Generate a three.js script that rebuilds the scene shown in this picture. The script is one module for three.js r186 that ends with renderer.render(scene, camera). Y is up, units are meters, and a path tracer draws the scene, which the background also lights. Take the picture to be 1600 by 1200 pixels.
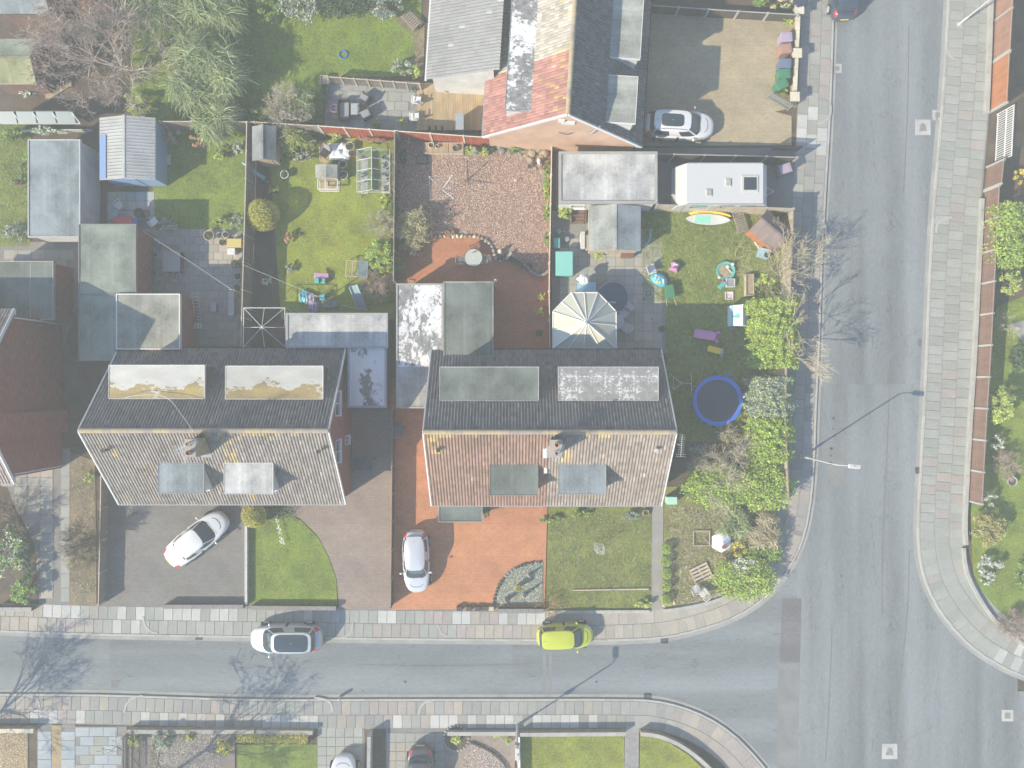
import * as THREE from 'three';
import { Sky } from 'three/addons/objects/Sky.js';
import { mergeGeometries } from 'three/addons/utils/BufferGeometryUtils.js';
import { RoundedBoxGeometry } from 'three/addons/geometries/RoundedBoxGeometry.js';

// ---------------------------------------------------------------- camera, sky, sun, exposure
const F = 1210, CH = 50;                       // focal length in photo pixels, drone height in metres
const scene = new THREE.Scene();
const camera = new THREE.PerspectiveCamera(2 * Math.atan(600 / F) * 180 / Math.PI, 4 / 3, 0.5, 600);
camera.position.set(0, CH, 0);
camera.up.set(0, 0, -1);
camera.lookAt(0, 0, 0);
const SUN_EL = 34.5 * Math.PI / 180;             // from the lamp columns and their shadows
const sunDir = new THREE.Vector3(-0.842 * Math.cos(SUN_EL), Math.sin(SUN_EL), 0.54 * Math.cos(SUN_EL)).normalize();
const sky = new Sky();
sky.name = 'sky'; sky.scale.setScalar(450); sky.userData.kind = 'structure';
sky.material.uniforms.sunPosition.value.copy(sunDir);
sky.material.uniforms.turbidity.value = 4; sky.material.uniforms.rayleigh.value = 1.6;
sky.material.uniforms.mieCoefficient.value = 0.004;
scene.add(sky);
scene.environmentIntensity = 0.16;
const sun = new THREE.DirectionalLight(0xffefd0, 4.6);
sun.name = 'sun'; sun.position.copy(sunDir).multiplyScalar(120); sun.castShadow = true;
sun.shadow.mapSize.set(4096, 4096);
Object.assign(sun.shadow.camera, { left: -50, right: 50, top: 50, bottom: -50, near: 1, far: 260 });
scene.add(sun);
const renderer = new THREE.WebGLRenderer({ antialias: true });
renderer.toneMapping = THREE.LinearToneMapping;
renderer.toneMappingExposure = 2.0;
renderer.shadowMap.enabled = true;
scene.fog = new THREE.FogExp2(0xebeee6, 0.0033);   // even haze added to imitate a white wash over the neighbourhood, not real mist

// ---------------------------------------------------------------- small helpers
function rng(s) { s = (s * 2654435761 + 12345) >>> 0; return () => { s = (s + 0x6D2B79F5) | 0; let t = Math.imul(s ^ (s >>> 15), 1 | s); t = (t + Math.imul(t ^ (t >>> 7), 61 | t)) ^ t; return ((t ^ (t >>> 14)) >>> 0) / 4294967296; }; }
const R = rng(7);
const rr = (a, b, r = R) => a + (b - a) * r();
const pick = (a, r = R) => a[Math.floor(r() * a.length)];
const clamp = (v, a = 0, b = 1) => Math.max(a, Math.min(b, v));
const sstep = (a, b, v) => { const t = clamp((v - a) / (b - a)); return t * t * (3 - 2 * t); };
const mix = (a, b, t) => a + (b - a) * t;
// photo pixel -> ground plan position of a point known to stand h metres above the ground
const X = (px, h = 0) => (px - 800) * (CH - h) / F, Z = (py, h = 0) => (py - 600) * (CH - h) / F;
const P = (px, py, h = 0) => [X(px, h), Z(py, h)];
const PP = (a, h = 0) => a.map(([x, y]) => P(x, y, h));

const taken = {};
function numbered(n) { if (taken[n] === undefined) { taken[n] = 0; return n; } taken[n]++; return n + '_' + String(taken[n]).padStart(3, '0'); }
function tag(o, label, category, group, kind) { if (label) o.userData.label = label; if (category) o.userData.category = category; if (group) o.userData.group = group; if (kind) o.userData.kind = kind; return o; }
function thing(name, label, category, x = 0, z = 0, y = 0.1, group) {
  const g = new THREE.Group(); g.name = numbered(name); g.position.set(x, y, z); tag(g, label, category, group); scene.add(g); return g;
}
function uvm(g) {                                // uv in metres from positions, by the way each face points
  if (g.userData.keepUV) return g;
  const n = g.attributes.normal, p = g.attributes.position, uv = new Float32Array(p.count * 2);
  for (let i = 0; i < p.count; i++) {
    const ax = Math.abs(n.getX(i)), ay = Math.abs(n.getY(i)), az = Math.abs(n.getZ(i));
    if (ay >= ax * 0.9 && ay >= az * 0.9) { uv[2 * i] = p.getX(i); uv[2 * i + 1] = -p.getZ(i); }
    else if (ax > az) { uv[2 * i] = p.getZ(i); uv[2 * i + 1] = p.getY(i); }
    else { uv[2 * i] = p.getX(i); uv[2 * i + 1] = p.getY(i); }
  }
  g.setAttribute('uv', new THREE.BufferAttribute(uv, 2)); return g;
}
function merge(list) {
  const keep = list.every(g => g.attributes.color);
  const l = list.map(g => { const q = g.index ? g.toNonIndexed() : g; if (!q.attributes.uv) q.setAttribute('uv', new THREE.BufferAttribute(new Float32Array(q.attributes.position.count * 2), 2)); for (const k of Object.keys(q.attributes)) if (!['position', 'normal', 'uv'].includes(k) && !(k === 'color' && keep)) q.deleteAttribute(k); return q; });
  return l.length === 1 ? l[0] : mergeGeometries(l);
}
// geometry in world coordinates -> one named mesh under a parent (parent not yet turned)
function mk(parent, name, geo, mat, label) {
  let g = Array.isArray(geo) ? merge(geo) : geo;
  uvm(g);
  const o = parent === scene ? null : parent;
  if (o) { let px = 0, py = 0, pz = 0; for (let q = o; q && q !== scene; q = q.parent) { px += q.position.x; py += q.position.y; pz += q.position.z; } g.translate(-px, -py, -pz); }
  const m = new THREE.Mesh(g, mat); m.name = o ? name : numbered(name); m.castShadow = m.receiveShadow = true;
  if (label) m.userData.label = label;
  parent.add(m); return m;
}
// geometry already in the parent's own frame
function mkl(parent, name, geo, mat, label) {
  const m = new THREE.Mesh(uvm(Array.isArray(geo) ? merge(geo) : geo), mat); m.name = name; m.castShadow = m.receiveShadow = true; if (label) m.userData.label = label; parent.add(m); return m;
}
function struct(name, geo, mat) { const m = mk(scene, name, geo, mat); m.userData.kind = 'structure'; return m; }
function copyOf(o, x, y, z, turn, label, group) {
  const c = o.clone(); c.name = numbered(o.name.replace(/_\d{3}$/, '')); c.userData = { ...o.userData }; c.position.set(x, y, z); c.rotation.y = turn; if (label) c.userData.label = label; if (group) c.userData.group = group; scene.add(c); return c;
}
const box = (x0, x1, y0, y1, z0, z1) => { const g = new THREE.BoxGeometry(x1 - x0, y1 - y0, z1 - z0); g.translate((x0 + x1) / 2, (y0 + y1) / 2, (z0 + z1) / 2); return g; };
const rbox = (x0, x1, y0, y1, z0, z1, r = 0.02, s = 2) => { const g = new RoundedBoxGeometry(x1 - x0, y1 - y0, z1 - z0, s, Math.min(r, (x1 - x0) / 2.1, (y1 - y0) / 2.1, (z1 - z0) / 2.1)); g.translate((x0 + x1) / 2, (y0 + y1) / 2, (z0 + z1) / 2); return g; };
const cyl = (x, y0, y1, z, r0, r1 = r0, n = 16, open = false) => { const g = new THREE.CylinderGeometry(r1, r0, y1 - y0, n, 1, open); g.translate(x, (y0 + y1) / 2, z); return g; };
const sph = (x, y, z, rx, ry = rx, rz = rx, n = 14) => { const g = new THREE.SphereGeometry(1, n, Math.ceil(n * 0.7)); g.scale(rx, ry, rz); g.translate(x, y, z); return g; };
const tor = (x, y, z, r, t, flat = true, n = 24) => { const g = new THREE.TorusGeometry(r, t, 6, n); if (flat) g.rotateX(Math.PI / 2); g.translate(x, y, z); return g; };
function bar(a, b, r0, r1 = r0, n = 6) {         // round bar between two points
  const A = new THREE.Vector3(...a), B = new THREE.Vector3(...b), d = B.clone().sub(A), L = d.length();
  const g = new THREE.CylinderGeometry(r1, r0, L, n, 1); g.applyQuaternion(new THREE.Quaternion().setFromUnitVectors(new THREE.Vector3(0, 1, 0), d.normalize()));
  g.translate((A.x + B.x) / 2, (A.y + B.y) / 2, (A.z + B.z) / 2); return g;
}
function tube(pts, r, seg = 24, n = 6, closed = false) { return new THREE.TubeGeometry(new THREE.CatmullRomCurve3(pts.map(p => new THREE.Vector3(...p)), closed), seg, r, n, closed); }
function lathe(x, y, z, prof, n = 20) { const g = new THREE.LatheGeometry(prof.map(([r, h]) => new THREE.Vector2(r, h)), n); g.translate(x, y, z); return g; }
function obox(a, b, w, y0, y1) {                 // box along a plan segment
  const dx = b[0] - a[0], dz = b[1] - a[1], L = Math.hypot(dx, dz); const g = new THREE.BoxGeometry(L, y1 - y0, w); g.rotateY(-Math.atan2(dz, dx)); g.translate((a[0] + b[0]) / 2, (y0 + y1) / 2, (a[1] + b[1]) / 2); return g;
}
const shape = pts => new THREE.Shape(pts.map(([x, z]) => new THREE.Vector2(x, -z)));
function sheet(pts, y) { const g = new THREE.ShapeGeometry(shape(pts)); g.rotateX(-Math.PI / 2); g.translate(0, y, 0); return g; }
function slab(pts, y0, y1, bev = 0) {
  const g = new THREE.ExtrudeGeometry(shape(pts), { depth: y1 - y0 - 2 * bev, bevelEnabled: bev > 0, bevelThickness: bev, bevelSize: bev, bevelOffset: -bev, bevelSegments: 1, curveSegments: 8 });
  g.rotateX(-Math.PI / 2); g.translate(0, y0 + bev, 0); return g;
}
function ring(outer, inner, y0, y1) { const s = shape(outer); s.holes.push(new THREE.Path(inner.map(([x, z]) => new THREE.Vector2(x, -z)))); const g = new THREE.ExtrudeGeometry(s, { depth: y1 - y0, bevelEnabled: false }); g.rotateX(-Math.PI / 2); g.translate(0, y0, 0); return g; }
function smooth(pts, n = 8, closed = false) { const c = new THREE.CatmullRomCurve3(pts.map(([x, z]) => new THREE.Vector3(x, 0, z)), closed, 'centripetal'); return c.getPoints(pts.length * n).map(v => [v.x, v.z]); }
function offsetLine(pts, d) { return pts.map((p, i) => { const a = pts[Math.max(0, i - 1)], b = pts[Math.min(pts.length - 1, i + 1)]; const dx = b[0] - a[0], dz = b[1] - a[1], L = Math.hypot(dx, dz) || 1; return [p[0] - dz / L * d, p[1] + dx / L * d]; }); }
function band(pts, d0, d1) { return [...offsetLine(pts, d0), ...offsetLine(pts, d1).reverse()]; }
function along(pts) {                            // walk a polyline by metres
  const L = [0]; for (let i = 1; i < pts.length; i++) L.push(L[i - 1] + Math.hypot(pts[i][0] - pts[i - 1][0], pts[i][1] - pts[i - 1][1]));
  return { len: L[L.length - 1], at(s) { s = clamp(s, 0, L[L.length - 1]); let i = 1; while (i < L.length - 1 && L[i] < s) i++; const t = (s - L[i - 1]) / (L[i] - L[i - 1] || 1), a = pts[i - 1], b = pts[i]; const dx = b[0] - a[0], dz = b[1] - a[1], l = Math.hypot(dx, dz) || 1; return { x: a[0] + dx * t, z: a[1] + dz * t, dx: dx / l, dz: dz / l }; } };
}
function inPoly(x, z, pts) { let c = false; for (let i = 0, j = pts.length - 1; i < pts.length; j = i++) { const [xi, zi] = pts[i], [xj, zj] = pts[j]; if ((zi > z) !== (zj > z) && x < (xj - xi) * (z - zi) / (zj - zi) + xi) c = !c; } return c; }

// ---------------------------------------------------------------- procedural textures (colour, grain, wear only)
function tn(seed, per) {
  const r = rng(seed * 31 + per), a = new Float32Array(per * per); for (let i = 0; i < a.length; i++) a[i] = r();
  return (u, v) => { const x = u * per, y = v * per, xf = Math.floor(x), yf = Math.floor(y); let fx = x - xf, fy = y - yf; fx = fx * fx * (3 - 2 * fx); fy = fy * fy * (3 - 2 * fy); const i = ((xf % per) + per) % per, j = ((yf % per) + per) % per, i1 = (i + 1) % per, j1 = (j + 1) % per; return mix(mix(a[j * per + i], a[j * per + i1], fx), mix(a[j1 * per + i], a[j1 * per + i1], fx), fy); };
}
function fbm(seed, per, oct, gain = 0.55) { const L = []; let tot = 0; for (let o = 0; o < oct; o++) { const w = Math.pow(gain, o); L.push([tn(seed + o * 17, per * (1 << o)), w]); tot += w; } return (u, v) => { let s = 0; for (const [f, w] of L) s += f(u, v) * w; return s / tot; }; }
const enc = c => { c = clamp(c); return Math.round(255 * (c <= 0.0031308 ? c * 12.92 : 1.055 * Math.pow(c, 1 / 2.4) - 0.055)); };
function tex(size, tileX, tileY, fn, srgb = true, sizeY = size) {
  const d = new Uint8Array(size * sizeY * 4);
  for (let j = 0; j < sizeY; j++) for (let i = 0; i < size; i++) { const c = fn((i + 0.5) / size, (j + 0.5) / sizeY), k = (j * size + i) * 4; if (srgb) { d[k] = enc(c[0]); d[k + 1] = enc(c[1]); d[k + 2] = enc(c[2]); } else { const v = Math.round(255 * clamp(c)); d[k] = d[k + 1] = d[k + 2] = v; } d[k + 3] = 255; }
  const t = new THREE.DataTexture(d, size, sizeY); t.wrapS = t.wrapT = THREE.RepeatWrapping; t.magFilter = THREE.LinearFilter; t.minFilter = THREE.LinearMipmapLinearFilter; t.generateMipmaps = true; if (srgb) t.colorSpace = THREE.SRGBColorSpace; t.repeat.set(1 / tileX, 1 / tileY); t.needsUpdate = true; return t;
}
function mat(c, o = {}) { const m = new THREE.MeshStandardMaterial({ roughness: 0.9, metalness: 0, ...o }); if (Array.isArray(c)) m.color.setRGB(c[0], c[1], c[2]); else m.color.set(c); return m; }
function pmat(c, o = {}) { const m = new THREE.MeshPhysicalMaterial({ roughness: 0.5, metalness: 0, ...o }); if (Array.isArray(c)) m.color.setRGB(c[0], c[1], c[2]); else m.color.set(c); return m; }

const n1 = fbm(1, 4, 6), n2 = fbm(2, 6, 5), n3 = fbm(3, 64, 3, 0.8), n4 = fbm(4, 3, 7, 0.6), n5 = fbm(5, 128, 2, 0.9);
// neutral concrete-like mottle, for slabs, kerbs and render
const T_mottle = tex(512, 3.1, 3.1, (u, v) => { const s = 0.62 + 0.32 * n1(u, v) + 0.34 * (n3(u, v) - 0.5) - (n5(u, v) > 0.83 ? 0.16 : 0); return [s, s, s * 0.985]; });
const T_grainB = tex(512, 1.7, 1.7, (u, v) => 0.5 + 0.8 * (n3(u, v) - 0.5) + 0.4 * (n5(u, v) - 0.5), false);
// worn asphalt running along z (main road) and along x (side street): wheel tracks, patches, grit
function asphalt(seed, alongX) {
  const coarse = fbm(seed, 5, 5), pat = fbm(seed + 3, 3, 3), gr = fbm(seed + 5, 128, 2, 0.9), st = fbm(seed + 9, 24, 3), st2 = fbm(seed + 11, 7, 2);
  return (u, v) => { const a = alongX ? v : u, b = alongX ? u : v; let s = 0.80 + 0.09 * (st(a, b * 0.04) - 0.5) + 0.5 * (st2(a, b * 0.06) - 0.5) + 0.26 * (coarse(u, v) - 0.5) + 0.20 * (pat(u, v) - 0.5) + 0.26 * (gr(u, v) - 0.5); if (gr(v, u) > 0.86) s -= 0.14; const cr = Math.abs(coarse(v * 0.999, u) - 0.5); if (cr < 0.004) s -= 0.18; const t = 0.06 * (pat(v, u) - 0.5); return [s * (0.985 + t), s, s * (1.04 - t)]; };
}
const T_roadZ = tex(1024, 7.5, 26, asphalt(21, false)), T_roadX = tex(1024, 26, 6.2, asphalt(61, true));
const T_grass = tex(512, 3.7, 3.7, (u, v) => { const a = n1(u, v), b = n3(u, v), c = n5(u, v), d = n2(v, u); const s = 0.55 + 0.5 * (b - 0.5) + 0.8 * (c - 0.5) + 0.5 * (a - 0.5); const y = 0.8 + 0.9 * (d - 0.5); return [s * (0.72 + 0.30 * y), s, s * (0.52 + 0.12 * y)]; });
const T_soil = tex(512, 2.9, 2.9, (u, v) => { const s = 0.6 + 0.8 * (n3(u, v) - 0.5) + 0.6 * (n1(u, v) - 0.5) + 0.5 * (n5(u, v) - 0.5); return [s, s * 0.93, s * 0.85]; });
// block paving grain: small blocks 200 x 100 mm, too fine to pick apart from the air
function blocks(nu, nv, joint, seed, vary) {
  const r = rng(seed), tone = Array.from({ length: nu * nv }, () => r()); const f = fbm(seed + 2, 4, 5), gr = fbm(seed + 4, 128, 2);
  return (u, v) => { const row = Math.floor(v * nv), uu = u * nu + (row % 2 ? 0.5 : 0), k = Math.floor(uu) % nu; const fu = uu - Math.floor(uu), fv = v * nv - row; const j = (fu < joint || fv < joint * 2) ? 0.62 : 1; const t = tone[row * nu + k]; const s = j * (0.78 + vary * (t - 0.5) + 0.34 * (f(u, v) - 0.5) + 0.2 * (gr(u, v) - 0.5)); return [s, s * (1 + 0.05 * (t - 0.5)), s * (1 + 0.1 * (f(v, u) - 0.5))]; };
}
const T_block = tex(1024, 4.4, 4.4, blocks(22, 44, 0.05, 31, 0.11));
const T_blockB = tex(1024, 4.4, 4.4, (u, v) => { const fu = (u * 22 + (Math.floor(v * 44) % 2 ? 0.5 : 0)) % 1, fv = (v * 44) % 1; return (fu < 0.05 || fv < 0.1) ? 0.1 : 0.8 + 0.2 * n3(u, v); }, false);
const T_brick = tex(512, 2.25, 1.8, blocks(10, 24, 0.05, 41, 0.4));
const T_felt = tex(512, 4.3, 4.3, (u, v) => { const k = n4(u, v), tide = Math.abs(n1(v, u) - 0.52); const s = 0.68 + 0.95 * (k - 0.5) + 0.3 * (n3(u, v) - 0.5) + 0.34 * (n2(u * 3 % 1, v * 0.25) - 0.5) - (tide < 0.012 ? 0.09 : 0) - (n5(u, v) > 0.88 ? 0.1 : 0); return [s, s * 1.0, s * 0.98]; });
// flaking solar-reflective paint on the garage roof: white where it holds, grey where it has peeled
const pe1 = fbm(81, 3, 7, 0.62), pe2 = fbm(85, 10, 5, 0.7), pe3 = fbm(88, 40, 3, 0.8);
const peel = (a, b) => tex(512, 5.3, 8.1, (u, v) => { const n = 0.55 * pe1(u, v) + 0.3 * pe2(u, v) + 0.15 * pe3(u, v); const w = sstep(a, b, n); const s = mix(0.19 + 0.2 * (pe3(v, u) - 0.5), 0.72 + 0.2 * (pe2(v, u) - 0.5), w); return [s, s * 0.995, s * 0.99]; });
const T_peel = tex(1024, 5.3, 8.1, (u, v) => { const n = 0.36 * pe1(u, v) + 0.34 * pe2(u, v) + 0.30 * pe3(u, v); const w = sstep(0.475, 0.53, n); const s = mix(0.24 + 0.3 * (pe3(v, u) - 0.5) + 0.16 * (pe2(u, v) - 0.4), 0.72 + 0.3 * (pe2(v, u) - 0.5), w); return [s, s * 0.995, s * 0.985]; });
const T_peelThin = tex(512, 3.3, 2.6, (u, v) => { const n = 0.3 * pe1(u, v) + 0.3 * pe2(u, v) + 0.4 * pe3(u, v), gr = Math.min(Math.abs((u * 4) % 1 - 0.5), Math.abs((v * 3) % 1 - 0.5)); const w = sstep(0.54, 0.60, n + (gr < 0.05 ? 0.07 : 0)); const s = mix(0.30 + 0.2 * (pe2(v, u) - 0.5), 0.7, w); return [s, s * 1.01, s * 1.02]; }), T_peelMuch = peel(0.36, 0.42);
const T_moss = tex(512, 5.6, 1.98, (u, v) => { const n = 0.55 * pe1(u, v * 0.5) + 0.45 * pe2(u, v), e = Math.abs(u * 2 % 1 - 0.5) * 0.5, w = sstep(0.0, 0.05, 0.56 + (n - 0.5) * 2.0 - e - v), s = 0.95 + 0.8 * (n3(u, v) - 0.5) + 0.9 * (n1(u, v) - 0.5), g = 0.55 + 0.25 * (n1(u, v) - 0.5) + 0.1 * (n3(v, u) - 0.5); return [mix(g, 0.34 * s, w * 0.9), mix(g, 0.25 * s, w * 0.9), mix(g * 0.96, 0.085 * s, w * 0.9)]; });
T_moss.offset.set(0, 0.44);
const T_wood = tex(512, 1.3, 2.3, (u, v) => { const s = 0.68 + 0.5 * (n2(u, v * 0.08) - 0.5) + 0.35 * (n3(u, v * 0.06) - 0.5) + 0.3 * (n1(u, v) - 0.5); return [s, s * 0.96, s * 0.92]; });
const T_stone = tex(512, 0.9, 0.9, (u, v) => { const s = 0.6 + 0.9 * (n5(u, v) - 0.5) + 0.9 * (n3(v, u) - 0.5) + 0.3 * (n1(u, v) - 0.5); return [s, s * 0.97, s * 0.94]; });

const bmp = { bumpMap: T_grainB, bumpScale: 0.006 };
const MA = {
  earth: mat([0.12, 0.095, 0.07], { map: T_soil, ...bmp }),
  soil: mat([0.15, 0.115, 0.085], { map: T_soil, ...bmp }),
  drySoil: mat([0.30, 0.25, 0.18], { map: T_soil, ...bmp }),
  roadZ: mat([0.240, 0.262, 0.265], { map: T_roadZ, ...bmp }),
  roadX: mat([0.228, 0.250, 0.254], { map: T_roadX, ...bmp }),
  roadOld: mat([0.19, 0.185, 0.185], { map: T_roadX, ...bmp }),
  roadNew: mat([0.24, 0.245, 0.25], { map: T_mottle, ...bmp }),
  concrete: mat([0.40, 0.39, 0.365], { map: T_mottle, ...bmp }),
  concreteDark: mat([0.26, 0.25, 0.24], { map: T_mottle, ...bmp }),
  kerb: mat([0.46, 0.455, 0.43], { map: T_mottle, ...bmp }),
  kerbDark: mat([0.20, 0.195, 0.19], { map: T_mottle, ...bmp }),
  gutter: mat([0.36, 0.36, 0.345], { map: T_mottle, ...bmp }),
  slabGreen: [0, 1, 2, 3].map(i => mat([0.335 + i * 0.014, 0.345 + i * 0.014, 0.318 + i * 0.014], { map: T_mottle, ...bmp })),
  slabPink: [0, 1, 2].map(i => mat([0.37 + i * 0.02, 0.335 + i * 0.014, 0.312 + i * 0.012], { map: T_mottle, ...bmp })),
  slabTan: [0, 1, 2].map(i => mat([0.395 + i * 0.025, 0.365 + i * 0.02, 0.318 + i * 0.015], { map: T_mottle, ...bmp })),
  slabWhite: [0, 1, 2].map(i => mat([0.50 + i * 0.03, 0.505 + i * 0.03, 0.49 + i * 0.03], { map: T_mottle, ...bmp })),
  slabGrey: [0, 1, 2].map(i => mat([0.30 + i * 0.02, 0.30 + i * 0.02, 0.293 + i * 0.018], { map: T_mottle, ...bmp })),
  slabBlue: [0, 1].map(i => mat([0.36 + i * 0.05, 0.40 + i * 0.05, 0.43 + i * 0.05], { map: T_mottle, ...bmp })),
  driveRed: mat([0.60, 0.262, 0.128], { map: T_block, bumpMap: T_blockB, bumpScale: 0.004 }),
  patioRed: mat([0.52, 0.22, 0.115], { map: T_block, bumpMap: T_blockB, bumpScale: 0.004 }),
  driveBrown: mat([0.34, 0.265, 0.225], { map: T_block, bumpMap: T_blockB, bumpScale: 0.004 }),
  driveGrey: mat([0.235, 0.22, 0.205], { map: T_block, bumpMap: T_blockB, bumpScale: 0.004 }),
  driveTan: mat([0.46, 0.385, 0.255], { map: T_block, bumpMap: T_blockB, bumpScale: 0.004 }),
  lawn: mat([0.275, 0.36, 0.065], { map: T_grass, ...bmp }),
  lawnYellow: mat([0.37, 0.41, 0.065], { map: T_grass, ...bmp }),
  lawnRough: mat([0.29, 0.32, 0.085], { map: T_grass, ...bmp }),
  brickRed: mat([0.33, 0.115, 0.085], { map: T_brick, ...bmp }),
  brickOrange: mat([0.52, 0.24, 0.12], { map: T_brick, ...bmp }),
  brickTan: mat([0.45, 0.33, 0.22], { map: T_brick, ...bmp }),
  brickDark: mat([0.17, 0.11, 0.09], { map: T_brick, ...bmp }),
  renderPeach: mat([0.66, 0.43, 0.31], { map: T_mottle, ...bmp }),
  renderWhite: mat([0.70, 0.70, 0.68], { map: T_mottle, roughness: 0.8 }),
  felt: mat([0.185, 0.215, 0.20], { map: T_felt, ...bmp }),
  feltDark: mat([0.095, 0.105, 0.10], { map: T_felt, ...bmp }),
  feltGreen: mat([0.27, 0.315, 0.275], { map: T_felt, ...bmp }),
  feltPale: mat([0.42, 0.44, 0.42], { map: T_felt, ...bmp }),
  feltBlue: mat([0.30, 0.35, 0.38], { map: T_felt, ...bmp }),
  feltWhite: mat([0.60, 0.61, 0.61], { map: T_felt, ...bmp }),
  peel: mat([0.84, 0.85, 0.86], { map: T_peel, ...bmp }),
  peelThin: mat([0.75, 0.75, 0.74], { map: T_peelThin, ...bmp }),
  peelMuch: mat([0.80, 0.82, 0.83], { map: T_peelMuch, ...bmp }),
  moss: mat([0.88, 0.88, 0.86], { map: T_moss, ...bmp }),
  oil: mat([0.07, 0.07, 0.07], { map: T_mottle, roughness: 0.6 }),
  tile: mat([1, 1, 1], { vertexColors: true, roughness: 0.85 }),
  leaf: mat([1, 1, 1], { vertexColors: true, roughness: 0.75 }),
  twig: mat([1, 1, 1], { vertexColors: true, roughness: 0.9 }),
  bark: mat([0.16, 0.125, 0.095], { map: T_wood }),
  barkPale: mat([0.48, 0.44, 0.38], { map: T_wood }),
  white: mat([0.64, 0.64, 0.63], { roughness: 0.5 }),
  whiteDull: mat([0.60, 0.60, 0.58], { roughness: 0.7, map: T_mottle }),
  cream: mat([0.72, 0.66, 0.52], { roughness: 0.8, map: T_mottle }),
  greyMetal: mat([0.42, 0.44, 0.46], { roughness: 0.45, metalness: 0.6 }),
  galv: mat([0.55, 0.57, 0.58], { roughness: 0.5, metalness: 0.4 }),
  darkMetal: mat([0.05, 0.05, 0.055], { roughness: 0.5, metalness: 0.4 }),
  lead: mat([0.30, 0.31, 0.33], { roughness: 0.6 }),
  black: mat([0.02, 0.02, 0.022], { roughness: 0.6 }),
  rubber: mat([0.025, 0.025, 0.026], { roughness: 0.85 }),
  woodGrey: mat([0.34, 0.30, 0.25], { map: T_wood, ...bmp }),
  woodTan: mat([0.52, 0.40, 0.24], { map: T_wood, ...bmp }),
  woodRed: mat([0.50, 0.115, 0.055], { map: T_wood, ...bmp }),
  woodBrown: mat([0.25, 0.15, 0.115], { map: T_wood, ...bmp }),
  woodOrange: mat([0.52, 0.21, 0.09], { map: T_wood, ...bmp }),
  woodDark: mat([0.10, 0.085, 0.07], { map: T_wood, ...bmp }),
  woodPale: mat([0.60, 0.53, 0.42], { map: T_wood, ...bmp }),
  terracotta: mat([0.50, 0.20, 0.11], { map: T_mottle }),
  stoneTan: mat([0.48, 0.40, 0.27], { map: T_stone, ...bmp }),
  stoneGrey: mat([0.36, 0.35, 0.34], { map: T_stone, ...bmp }),
  stoneDark: mat([0.11, 0.105, 0.10], { map: T_stone, ...bmp }),
  glassDark: pmat([0.025, 0.035, 0.045], { roughness: 0.06, metalness: 0, clearcoat: 1 }),
  pane: pmat([0.93, 0.97, 0.98], { roughness: 0.04, transmission: 1, thickness: 0, ior: 1.45 }),
  plGreen: mat([0.045, 0.19, 0.095], { roughness: 0.45 }), plTeal: mat([0.10, 0.38, 0.33], { roughness: 0.45 }), plTurq: mat([0.06, 0.38, 0.46], { roughness: 0.45 }),
  plBlue: mat([0.035, 0.14, 0.52], { roughness: 0.45 }), plSky: mat([0.25, 0.43, 0.54], { roughness: 0.45 }), plPink: mat([0.58, 0.22, 0.42], { roughness: 0.45 }), plRed: mat([0.55, 0.035, 0.05], { roughness: 0.4 }),
  plYellow: mat([0.78, 0.53, 0.05], { roughness: 0.45 }), plOrange: mat([0.75, 0.27, 0.06], { roughness: 0.5 }), plPurple: mat([0.30, 0.20, 0.40], { roughness: 0.6 }), plLilac: mat([0.36, 0.29, 0.38], { roughness: 0.6 }), plGrey: mat([0.25, 0.26, 0.27], { roughness: 0.5 }), plBrown: mat([0.17, 0.075, 0.05], { roughness: 0.6 }), plNavy: mat([0.03, 0.045, 0.08], { roughness: 0.5 }),
};

// ---------------------------------------------------------------- plants
function rawGeo(pos, nor, col) { const g = new THREE.BufferGeometry(); g.setAttribute('position', new THREE.BufferAttribute(new Float32Array(pos), 3)); if (nor) g.setAttribute('normal', new THREE.BufferAttribute(new Float32Array(nor), 3)); else g.computeVertexNormals(); if (col) g.setAttribute('color', new THREE.BufferAttribute(new Float32Array(col), 3)); return g; }
function leaves(n, posFn, size, cols, r, up = 0.5) {
  const pos = [], col = [];
  for (let i = 0; i < n; i++) {
    const [x, y, z, tint = 1] = posFn(r); const th = r() * 6.283, e = (r() - 0.5) * 2.4 * (1 - up);
    const tx = Math.cos(th) * Math.cos(e), tz = Math.sin(th) * Math.cos(e), ty = Math.sin(e); const rl = (r() - 0.5) * 2.2 * (1 - up);
    const bx = -Math.sin(th) * Math.cos(rl), bz = Math.cos(th) * Math.cos(rl), by = Math.sin(rl); const s = size * (0.6 + 0.8 * r()), w = s * 0.42;
    const A = [x + tx * s, y + ty * s, z + tz * s], B = [x + bx * w, y + by * w, z + bz * w], C = [x - tx * s * 0.8, y - ty * s * 0.8, z - tz * s * 0.8], D = [x - bx * w, y - by * w, z - bz * w];
    pos.push(...A, ...B, ...C, ...A, ...C, ...D);
    const c = pick(cols, r), k = tint * (0.75 + 0.5 * r()); for (let q = 0; q < 6; q++) col.push(c[0] * k, c[1] * k, c[2] * k);
  }
  const g = rawGeo(pos, null, col); g.userData.keepUV = true; g.setAttribute('uv', new THREE.BufferAttribute(new Float32Array(pos.length / 3 * 2), 2)); return g;
}
const gauss = r => (r() + r() + r() - 1.5) * 1.15;
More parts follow.
